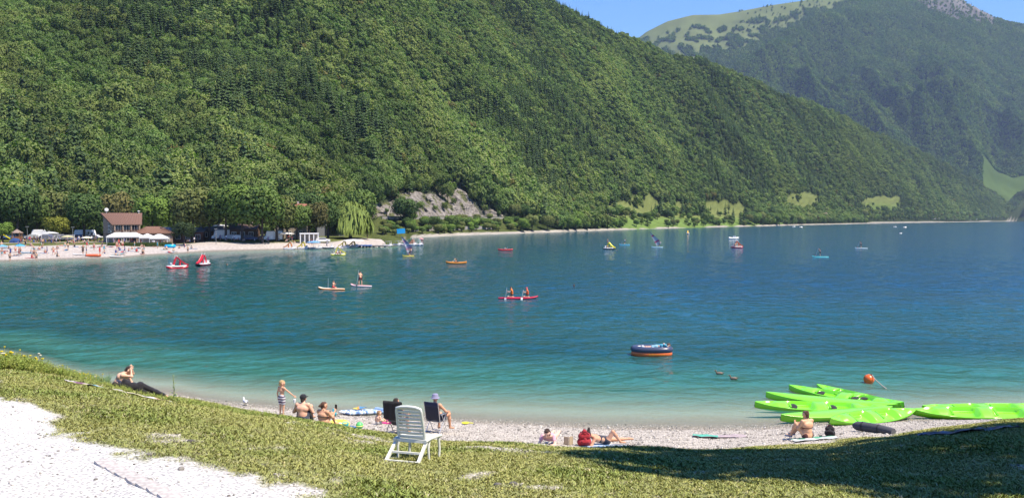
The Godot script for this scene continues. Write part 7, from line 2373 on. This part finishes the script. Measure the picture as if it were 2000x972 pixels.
func sail(t: Node3D, c1: Color, c2: Color, clear: Color, lean: Vector3) -> void:
	made(t, "mast", Color(0.06, 0.06, 0.07), func(m): m.tube([Vector3(0, 0.1, 0), lean * 2.2 + Vector3(0, 0, 0.08), lean * 4.5], [0.03, 0.025, 0.012], 6), paint_mat)
	var up := lean.normalized()
	var back := Vector3(0, 0, 1) - up * up.z
	back = back.normalized()
	var bands := 9
	for k in bands:
		var col: Color = [c1, clear, c2, c1, clear, c1, c2, clear, c1][k]
		made(t, "sail_panel", col, func(m):
			var rings := []
			for i in 2:
				var f := (k + i) / float(bands)
				var w := 1.75 * pow(maxf(1.0 - f, 0.02), 0.75) * (0.55 + 0.45 * step_in(0.0, 0.3, f)) + 0.06
				var base := lean * (0.35 + 4.1 * f)
				var ring := []
				for q in 6:
					var s := q / 5.0
					ring.append(base + back * w * s + up.cross(back) * (0.16 * sin(PI * s) + 0.01))
				for q in 6:
					var s := 1.0 - q / 5.0
					ring.append(base + back * w * s + up.cross(back) * (0.16 * sin(PI * s) - 0.01))
				rings.append(ring)
			m.loft(rings), cloth_mat)
	made(t, "boom", Color(0.1, 0.1, 0.1), func(m): ring_tube(m, lean * 1.35 + back * 0.9, 0.2, 0.98, 0.025, 20, 6), paint_mat)

func lake_craft() -> void:
	var w: Vector3
	var t: Node3D
	var red := Color(0.55, 0.012, 0.03)
	var white := Color(0.72, 0.72, 0.72)
	# pedalos
	t = thing("pedalo", "red and white slide pedalo, left one of the red pair, slide to the right", "pedalo", Vector3(-54.06, 0.00, -126.89), -0.95)
	pedalo(t, red, white, red)
	t = thing("pedalo", "red and white slide pedalo, right one of the red pair, slide towards us", "pedalo", Vector3(-52.56, 0.00, -133.80), 2.95)
	pedalo(t, Color(0.10, 0.02, 0.03), white, red)
	t = thing("pedalo", "yellow slide pedalo off the boat ramp", "pedalo", Vector3(-37.81, 0.00, -171.06), -1.35)
	pedalo(t, Color(0.62, 0.58, 0.08), Color(0.70, 0.68, 0.55), Color(0.66, 0.62, 0.06))
	t = thing("pedalo", "yellow slide pedalo in the middle of the lake with people climbing it", "pedalo", Vector3(25.35, 0.00, -205.33), -2.2)
	pedalo(t, Color(0.12, 0.11, 0.1), white, Color(0.75, 0.66, 0.01))
	t = thing("pedalo", "orange-red slide pedalo right of the middle of the lake", "pedalo", Vector3(61.80, 0.00, -216.15), -1.4)
	pedalo(t, Color(0.45, 0.03, 0.06), Color(0.60, 0.45, 0.45), Color(0.60, 0.15, 0.06))
	t = thing("pedalo", "small far-off yellow pedalo near the far shore", "pedalo", Vector3(91.80, 0.00, -410.96), 2.9)
	pedalo(t, white, white, Color(0.70, 0.42, 0.03))
	t = thing("motor_boat", "white open boat behind the orange-red pedalo", "boat", Vector3(89.09, 0.00, -316.05), 1.45)
	t.scale = Vector3.ONE * 0.6
	made(t, "hull", white, func(m):
		var rings := []
		for i in 15:
			var u := lerpf(-1, 1, i / 14.0)
			var k := 1.0 - pow(maxf(u, 0.0), 2.4) * 0.96
			rings.append([Vector3(1.15 * k, 0.85 + 0.25 * u * u, u * 3.4), Vector3(-1.15 * k, 0.85 + 0.25 * u * u, u * 3.4), Vector3(-0.9 * k, -0.1 + 0.5 * pow(maxf(u, 0.0), 3.0), u * 3.2), Vector3(0.9 * k, -0.1 + 0.5 * pow(maxf(u, 0.0), 3.0), u * 3.2)])
		m.loft(rings), gloss_mat)
	made(t, "cabin", Color(0.6, 0.6, 0.62), func(m): m.box(Vector3(0, 1.3, 0.3), Vector3(1.5, 0.8, 1.8)), gloss_mat)
	made(t, "windscreen", Color(0.02, 0.03, 0.04), func(m): m.box(Vector3(0, 1.45, 1.22), Vector3(1.3, 0.4, 0.05)), glass_mat)
	var skin := Color(0.52, 0.29, 0.18)
	var hair := Color(0.05, 0.03, 0.02)
	var black := Color(0.02, 0.02, 0.025)
	small_person("person sitting on the yellow pedalo off the boat ramp", Vector3(-36.50, 0.62, -164.67), 1.2, "sit", Color(0.55, 0.5, 0.5), red, skin, hair)
	small_person("second person on the yellow pedalo, beside the slide", Vector3(-35.96, 0.62, -164.67), 1.2, "sit", skin, black, skin, hair)
	small_person("person climbing the slide of the mid-lake yellow pedalo", Vector3(25.32, 1.10, -208.39), -1.5, "stand", skin, red, skin, hair)
	small_person("person sitting at the stern of the mid-lake yellow pedalo", Vector3(24.04, 0.60, -199.94), -1.5, "sit", skin, black, skin, hair)
	small_person("person sitting on the orange-red pedalo", Vector3(61.06, 0.60, -215.05), 0.0, "sit", skin, black, skin, hair)
	small_person("person at the helm of the white open boat", Vector3(89.62, 0.40, -316.50), 1.4, "sit", black, black, skin, hair)
	# swimmers
	for e in [[Vector3(-52.87, 0.00, -128.22), "swimmer at the right end of the left red pedalo", 1.2], [Vector3(-49.46, 0.00, -136.78), "dark-haired swimmer alone right of the red pedalos", -1.0], [Vector3(7.22, 0.00, -93.16), "swimmer alone right of the red two-seater", 1.3], [Vector3(26.34, 0.00, -198.69), "swimmer beside the mid-lake yellow pedalo", 1.4]]:
		small_person(e[1], e[0], e[2], "swim", skin, black, skin, hair, 1.15)
	# boards and kayaks
	t = thing("paddleboard", "white and orange paddleboard with a kneeling girl", "paddleboard", Vector3(-20.48, 0.00, -89.10), 1.32)
	board(t, Color(0.74, 0.66, 0.56), Color(0.66, 0.24, 0.04), 3.3)
	small_person("girl kneeling on the white and orange paddleboard", t.transform * Vector3(0, 0.12, 0.2), -1.82, "kneel", Color(0.60, 0.30, 0.20), red, skin, Color(0.25, 0.13, 0.06), 0.92)
	paddle("paddle held by the kneeling girl", t.transform * Vector3(0.1, 1.25, -0.45), t.transform * Vector3(0.25, 0.15, -0.55), Color(0.3, 0.3, 0.3))
	t = thing("paddleboard", "red and white paddleboard with a man standing on it", "paddleboard", Vector3(-17.89, 0.00, -93.16), 1.15)
	board(t, Color(0.60, 0.30, 0.30), Color(0.70, 0.60, 0.60), 3.0)
	small_person("man in dark red shorts standing on the red and white paddleboard", t.transform * Vector3(0, 0.12, -0.1), 0.4, "paddle", skin * 1.15, Color(0.16, 0.015, 0.03), skin * 1.15, hair, 1.0)
	paddle("paddle of the man in dark red shorts", t.transform * Vector3(-0.3, 2.0, -0.1), t.transform * Vector3(-0.55, 0.25, -0.25), Color(0.1, 0.1, 0.1))
	t = thing("paddleboard", "long red two-seater board with two people in orange vests", "paddleboard", Vector3(0.62, 0.00, -78.78), -1.52)
	board(t, Color(0.45, 0.015, 0.05), Color(0.50, 0.01, 0.05), 4.0, 0.85)
	small_person("person in an orange life vest at the left end of the red two-seater", t.transform * Vector3(0, 0.12, 0.62), 1.6, "kneel", Color(0.72, 0.20, 0.03), black, Color(0.6, 0.4, 0.3), hair, 1.12, "", true)
	small_person("person in a pink cap and orange life vest at the right of the red two-seater", t.transform * Vector3(0, 0.12, -0.95), 1.6, "kneel", Color(0.70, 0.14, 0.04), black, Color(0.6, 0.4, 0.3), Color(0.55, 0.05, 0.12), 1.05, "", true)
	paddle("white paddle of the left rower on the red two-seater", t.transform * Vector3(0.35, 1.15, 1.15), t.transform * Vector3(0.45, 0.1, 1.3), white)
	paddle("short white paddle of the right rower on the red two-seater", t.transform * Vector3(0.3, 0.9, -0.5), t.transform * Vector3(0.5, 0.15, -0.35), white)
	for e in [[Vector3(-9.92, 0.00, -139.90), "orange kayak with a dark-clad paddler", Color(0.66, 0.24, 0.03), 1.45], [Vector3(-1.68, 0.00, -198.69), "red kayak far out with a pale-clad paddler", Color(0.5, 0.03, 0.03), -1.45]]:
		t = thing("touring_kayak", e[1], "kayak", e[0], e[3])
		made(t, "hull", e[2], func(m):
			var rings := []
			for i in 21:
				var u := lerpf(-1, 1, i / 20.0)
				var k := pow(maxf(1.0 - pow(absf(u), 2.2), 0.001), 0.8)
				var y := 0.16 * pow(absf(u), 3.0)
				rings.append([Vector3(0.38 * k, 0.26 + y, u * 1.9), Vector3(0, 0.33 + y, u * 1.9), Vector3(-0.38 * k, 0.26 + y, u * 1.9), Vector3(-0.25 * k, -0.05 + y, u * 1.9), Vector3(0.25 * k, -0.05 + y, u * 1.9)])
			m.loft(rings), gloss_mat)
		made(t, "cockpit_rim", Color(0.03, 0.03, 0.03), func(m): ring_tube(m, Vector3(0, 0.33, 0.1), 0.27, 0.42, 0.03, 20, 6), gloss_mat)
		var first: bool = e[2].g > 0.1
		small_person("dark-clad paddler in the orange kayak" if first else "pale-clad paddler in the far red kayak", t.transform * Vector3(0, 0.1, 0.15), e[3], "sit", black if first else white, black, skin, hair)
		paddle("double paddle of the orange kayak" if first else "double paddle of the far red kayak", t.transform * Vector3(-1.0, 0.45, -0.4), t.transform * Vector3(1.0, 0.75, -0.45), Color(0.66, 0.30, 0.03) if first else white, true)
	for e in [[Vector3(34.54, 0.00, -241.62), "pale blue paddleboard far out with a standing paddler in white", Color(0.10, 0.42, 0.62), 1.5, white, -1.3], [Vector3(64.37, 0.00, -164.20), "turquoise paddleboard with a paddler bending forward", Color(0.10, 0.50, 0.52), 1.4, Color(0.45, 0.25, 0.2), 1.3], [Vector3(94.28, 0.00, -212.42), "pale grey paddleboard at the right with a standing paddler", Color(0.45, 0.55, 0.58), 1.45, Color(0.4, 0.22, 0.15), 1.4]]:
		t = thing("paddleboard", e[1], "paddleboard", e[0], e[3])
		board(t, e[2], e[2] * 1.2, 3.3)
		small_person("paddler on the " + e[1].split(" with")[0].split(" at")[0].split(" far")[0], t.transform * Vector3(0, 0.12, 0), e[5], "paddle", e[4], black, skin, hair, 1.05)
		paddle("paddle of the " + e[1].split(" with")[0].split(" at")[0].split(" far")[0], t.transform * Vector3(0.1, 1.9, -0.4), t.transform * Vector3(0.45, 0.3, -0.5) if e[0].x < 200.0 and e[0].x > 100.0 else t.transform * Vector3(0.4, 0.4, -0.8), Color(0.60, 0.08, 0.08))
	# windsurfers
	t = thing("windsurfer_board", "yellow windsurf board with a purple and white sail leaning left", "windsurf board", Vector3(-22.26, 0.00, -168.71), 1.9)
	board(t, Color(0.66, 0.55, 0.05), Color(0.6, 0.5, 0.05), 2.6)
	sail(t, Color(0.40, 0.37, 0.56), Color(0.58, 0.30, 0.40), Color(0.68, 0.69, 0.74), Vector3(-0.10, 0.94, -0.36))
	small_person("bare-backed man leaning back on the yellow windsurf board", t.position + Vector3(0.25, 0.12, 0.1), 1.3, "lean", skin * 1.2, black, skin * 1.1, hair, 1.05)
	t = thing("windsurfer_board", "pale windsurf board with a narrow red and white sail", "windsurf board", Vector3(40.60, 0.00, -220.02), 1.5)
	board(t, Color(0.35, 0.55, 0.65), Color(0.4, 0.6, 0.7), 3.2)
	sail(t, Color(0.60, 0.64, 0.68), Color(0.60, 0.10, 0.22), Color(0.66, 0.68, 0.72), Vector3(-0.05, 0.92, -0.48))
	small_person("person in a white shirt leaning back on the pale windsurf board", t.position + Vector3(0.5, 0.12, 0.2), 1.4, "lean", white, black, skin, hair, 1.05)
	# far dots
	var far := [[Vector3(284.60, 0.00, -795.70), "small white boat close under the far shore, left of a pair"], [Vector3(274.14, 0.00, -747.46), "small white boat close under the far shore, right of a pair"], [Vector3(374.77, 0.00, -770.82), "tiny white boat far out right, left of the last pair"], [Vector3(361.68, 0.00, -725.46), "tiny white boat far out right, right of the last pair"], [Vector3(213.49, 0.00, -432.61), "tiny white boat nearest of those far out right"]]
	for e in far:
		t = thing("small_boat", e[1], "boat", e[0], 1.5 + rng.randf() * 0.3, "small white boats near the far shore")
		t.scale = Vector3.ONE * (0.55 if e[0].z < -600.0 else 0.25)
		made(t, "hull", white, func(m): m.loft([[Vector3(0.15, 0.9, -3.0), Vector3(-0.15, 0.9, -3.0), Vector3(-0.1, 0.2, -2.6), Vector3(0.1, 0.2, -2.6)], [Vector3(1.0, 0.7, -0.8), Vector3(-1.0, 0.7, -0.8), Vector3(-0.7, -0.1, -0.8), Vector3(0.7, -0.1, -0.8)], [Vector3(1.0, 0.75, 2.6), Vector3(-1.0, 0.75, 2.6), Vector3(-0.8, -0.1, 2.6), Vector3(0.8, -0.1, 2.6)]]), gloss_mat)
		made(t, "awning", white * 0.9, func(m): m.box(Vector3(0, 1.9, 0.5), Vector3(1.6, 0.1, 2.2)); m.tube([Vector3(0, 0.6, 0.5), Vector3(0, 1.9, 0.5)], 0.08, 6), paint_mat)
	t = thing("mooring_float", "pinkish mooring float off the pedalo landing", "float", Vector3(-34.76, 0.00, -300.62), 0.2)
	made(t, "float", Color(0.58, 0.25, 0.24), func(m): m.ball(Vector3(0, 0.25, 0), Vector3(1.0, 0.4, 0.5), 14, 8), gloss_mat)
	made(t, "ring", Color(0.3, 0.3, 0.3), func(m): ring_tube(m, Vector3(0, 0.68, 0), 0.12, 0.12, 0.03, 12, 5), metal_mat)
	raft()
	ducks()
	moored_row()

func raft() -> void:
	var t := thing("dinghy", "navy and orange inflatable dinghy drifting with a person lying on it", "dinghy", Vector3(8.22, 0.00, -46.08), -0.10)
	made(t, "upper_tube", Color(0.045, 0.055, 0.10), func(m): ring_tube(m, Vector3(0, 0.36, 0), 1.05, 0.50, 0.185, 40, 12, 2.8), gloss_mat)
	made(t, "lower_tube", Color(0.62, 0.13, 0.03), func(m): ring_tube(m, Vector3(0, 0.12, 0), 1.02, 0.49, 0.18, 40, 12, 2.8), gloss_mat)
	made(t, "floor", Color(0.45, 0.46, 0.48), func(m): m.box(Vector3(0, 0.22, 0), Vector3(1.9, 0.06, 0.9)), gloss_mat)
	made(t, "rope", Color(0.65, 0.65, 0.65), func(m): ring_tube(m, Vector3(0, 0.50, 0), 1.10, 0.56, 0.012, 40, 5, 2.8), cloth_mat)
	for k in 3: made(t, "thwart", Color(0.60, 0.61, 0.63), func(m): m.tube([Vector3(-0.5 + 0.55 * k, 0.42, -0.42), Vector3(-0.5 + 0.55 * k, 0.42, 0.42)], 0.10, 10), gloss_mat)
	# yellow print on the orange side: a row of slanting strokes
	for k in 11: made(t, "side_print", Color(0.70, 0.48, 0.03), func(m): m.box(Vector3(-0.18 + 0.085 * k, 0.13, 0.672), Vector3(0.022, 0.10 if k < 4 else 0.06, 0.012), Basis(Vector3(0, 0, 1), -0.35)), gloss_mat)
	var p := thing("person", "person in a turquoise shirt lying face down on the dinghy", "person", t.transform * Vector3(0.72, 0.38, 0.0), PI / 2 - 0.10)
	var j := lying()
	j.H = Vector3(0, 0.20, 0.24); j.N = Vector3(0, 0.19, 0.08); j.C = Vector3(0, 0.16, -0.14); j.F = Vector3(0, -0.9, 0.5)
	j.E = pair(Vector3(0.25, 0.14, 0.22)); j.W = pair(Vector3(0.14, 0.06, 0.38))
	figure(p, j, Color(0.58, 0.36, 0.26), 1.0, 1.0, 0.018)
	part(p, "hair", blob(hair_bones(j), Color(0.13, 0.06, 0.035)), cloth_mat)
	garment(p, "shirt", [[j.P.lerp(j.C, 0.3), j.C, 0.118, 0.125, "x"], [j.C - Vector3(0.08, 0, 0), j.C + Vector3(0.08, 0, 0), 0.118, 0.118, "x"], [j.S[0], j.S[0].lerp(j.E[0], 0.6), 0.066, 0.058, "x"], [j.S[1], j.S[1].lerp(j.E[1], 0.6), 0.066, 0.058, "x"]], cloth_mat, 1.0, tint(Color(0.06, 0.34, 0.48)))
	shorts(p, j, 1.0, tint(Color(0.25, 0.48, 0.56)), 0.5)
	for s in 2: garment(p, "shoe", [[j.A[s] + Vector3(0, 0, 0.02), j.T[s], 0.05, 0.042, "x"]], cloth_mat, 1.0, tint(black_dull))

const black_dull := Color(0.025, 0.025, 0.03)

func ducks() -> void:
	for e in [[Vector3(10.67, 0.00, -40.28), "brown duck swimming ahead, left one of the pair", 1.3], [Vector3(11.04, 0.00, -38.99), "brown duck swimming behind, right one of the pair", 1.2]]:
		var t := thing("duck", e[1], "duck", e[0], e[2], "two ducks near the dinghy")
		t.scale = Vector3.ONE * 0.78
		made(t, "body", Color(0.20, 0.135, 0.09), func(m):
			m.ball(Vector3(0, 0.06, 0.02), Vector3(0.11, 0.10, 0.22), 12, 8)
			m.tube([Vector3(0, 0.09, -0.15), Vector3(0, 0.19, -0.20), Vector3(0, 0.235, -0.22)], [0.06, 0.04, 0.035], 8)
			m.ball(Vector3(0, 0.25, -0.235), Vector3(0.045, 0.045, 0.06), 10, 8)
			m.tube([Vector3(0, 0.09, 0.18), Vector3(0, 0.15, 0.32)], [0.07, 0.01], 8), cloth_mat)
		for s in [-1, 1]: made(t, "wing", Color(0.36, 0.27, 0.20), func(m): m.ball(Vector3(s * 0.085, 0.09, 0.05), Vector3(0.035, 0.07, 0.19), 10, 6), cloth_mat)
		made(t, "bill", Color(0.35, 0.22, 0.05), func(m): m.tube([Vector3(0, 0.245, -0.28), Vector3(0, 0.238, -0.34)], [0.022, 0.014], 6), paint_mat)

func landing(v: Vector3, out := 0.5) -> Vector3:      # a place at the far waterline on that bearing
	var a := v.x / -v.z
	var d: float = minf(-v.z, row(SHORE, minf(a, -0.149))[1] - out)
	if a > -0.149: d = minf(-v.z, 236.0)
	return Vector3(a * d, maxf(far_ground(a * d, -d), 0.0), -d)

func moored_row() -> void:
	var white := Color(0.70, 0.69, 0.68)
	var t: Node3D
	var list := [[Vector3(-60.43, 0.00, -214.27), "white slide pedalo with orange seats at the left end of the moored row", white, Color(0.66, 0.22, 0.04), 1.5, true], [Vector3(-56.81, 0.00, -214.27), "white slide pedalo with a yellow chute in the moored row", white, Color(0.70, 0.55, 0.02), 1.4, true], [Vector3(-51.97, 0.00, -208.81), "dark-hulled roofless boat in the moored row", Color(0.20, 0.22, 0.27), white, 1.5, false],
		[Vector3(-49.55, 0.00, -212.42), "dark low boat right of the roofless one in the moored row", Color(0.06, 0.07, 0.09), white, 1.5, false], [Vector3(-49.55, 0.00, -232.49), "white slide pedalo with yellow chutes below the willow", white, Color(0.72, 0.55, 0.01), 1.5, true], [Vector3(-47.27, 0.00, -234.70), "second white pedalo with a yellow chute below the willow", white, Color(0.70, 0.45, 0.02), 1.3, true],
		[Vector3(-35.87, 0.00, -246.46), "white roofed pedalo on the landing, left of the cluster", white, white, 1.0, false], [Vector3(-37.41, 0.00, -236.96), "white boat covered with a pale sheet on the landing", white, Color(0.6, 0.62, 0.6), 1.2, false], [Vector3(-34.47, 0.00, -251.49), "purple and white roofed pedalo in the middle of the cluster", Color(0.26, 0.24, 0.40), Color(0.36, 0.30, 0.50), 1.3, false], [Vector3(-32.02, 0.00, -254.09), "white slide pedalo with an orange stripe at the right of the cluster", white, Color(0.60, 0.26, 0.14), 0.9, true], [Vector3(-29.74, 0.00, -251.49), "white slide pedalo with a green stripe, rightmost of the cluster", white, Color(0.35, 0.48, 0.40), 0.8, true]]
	for e in list:
		t = thing("moored_pedalo", e[1], "pedalo", landing(e[0]), e[4], "pedalos moored at the boat landing")
		pedalo(t, e[2], white if e[2].r < 0.3 else Color(0.66, 0.65, 0.64), e[3], e[5])
	t = thing("pontoon", "blue and black floating pontoon in the moored row", "pontoon", landing(Vector3(-43.59, 0.00, -228.18), 2.0), 0.05)
	made(t, "deck", Color(0.04, 0.16, 0.48), func(m): m.box(Vector3(0, 0.55, 0), Vector3(5.6, 0.25, 1.6)), gloss_mat)
	for k in 6: made(t, "float", Color(0.02, 0.02, 0.025), func(m): m.tube([Vector3(-2.3 + k * 0.92, 0.15, -0.7), Vector3(-2.3 + k * 0.92, 0.15, 0.7)], 0.3, 10), gloss_mat)
	for k in 5: made(t, "rail_post", Color(0.5, 0.5, 0.5), func(m): m.tube([Vector3(-2.2 + k * 1.1, 0.6, -0.7), Vector3(-2.2 + k * 1.1, 1.5, -0.7)], 0.03, 5), paint_mat)
	t = thing("pontoon", "grey low pontoon with white boats right of the blue one", "pontoon", landing(Vector3(-39.29, 0.00, -228.18), 2.0), 0.03)
	made(t, "deck", Color(0.34, 0.32, 0.30), func(m): m.box(Vector3(0, 0.3, 0), Vector3(6.5, 0.3, 1.8)), wood_mat)
	for k in 4: made(t, "float", Color(0.04, 0.04, 0.05), func(m): m.tube([Vector3(-2.4 + k * 1.6, 0.05, -0.8), Vector3(-2.4 + k * 1.6, 0.05, 0.8)], 0.25, 8), gloss_mat)
	for e in [[Vector3(-50.68, 0.00, -226.08), "red-tipped white kayak in the moored row", Color(0.6, 0.2, 0.12)], [Vector3(-52.40, 0.00, -224.02), "pale blue kayak in the moored row", Color(0.25, 0.45, 0.6)], [Vector3(-48.33, 0.00, -224.02), "white kayak in the moored row below the ramp", white]]:
		t = thing("moored_kayak", e[1], "kayak", landing(e[0], 1.5) + Vector3(0, 0.05, 0), 1.5)
		board(t, e[2], white, 4.2, 0.8)
	for e in [[Vector3(-55.72, 1.20, -218.23), "person in dark clothes standing by the moored row, left"], [Vector3(-55.44, 1.20, -220.53), "person standing by the moored row, right of another"], [Vector3(-37.59, 2.20, -212.76), "person standing on the spit above the pontoon"], [Vector3(-45.31, 2.40, -246.55), "reddish-clad person at the foot of the willow"]]:
		small_person(e[1], far_on(Vector2(e[0].x, e[0].z)), 0.3, "stand", Color(0.05, 0.05, 0.06) if e[0].x < -40 else Color(0.45, 0.12, 0.08), Color(0.03, 0.03, 0.04), TAN, Color(0.04, 0.03, 0.02))
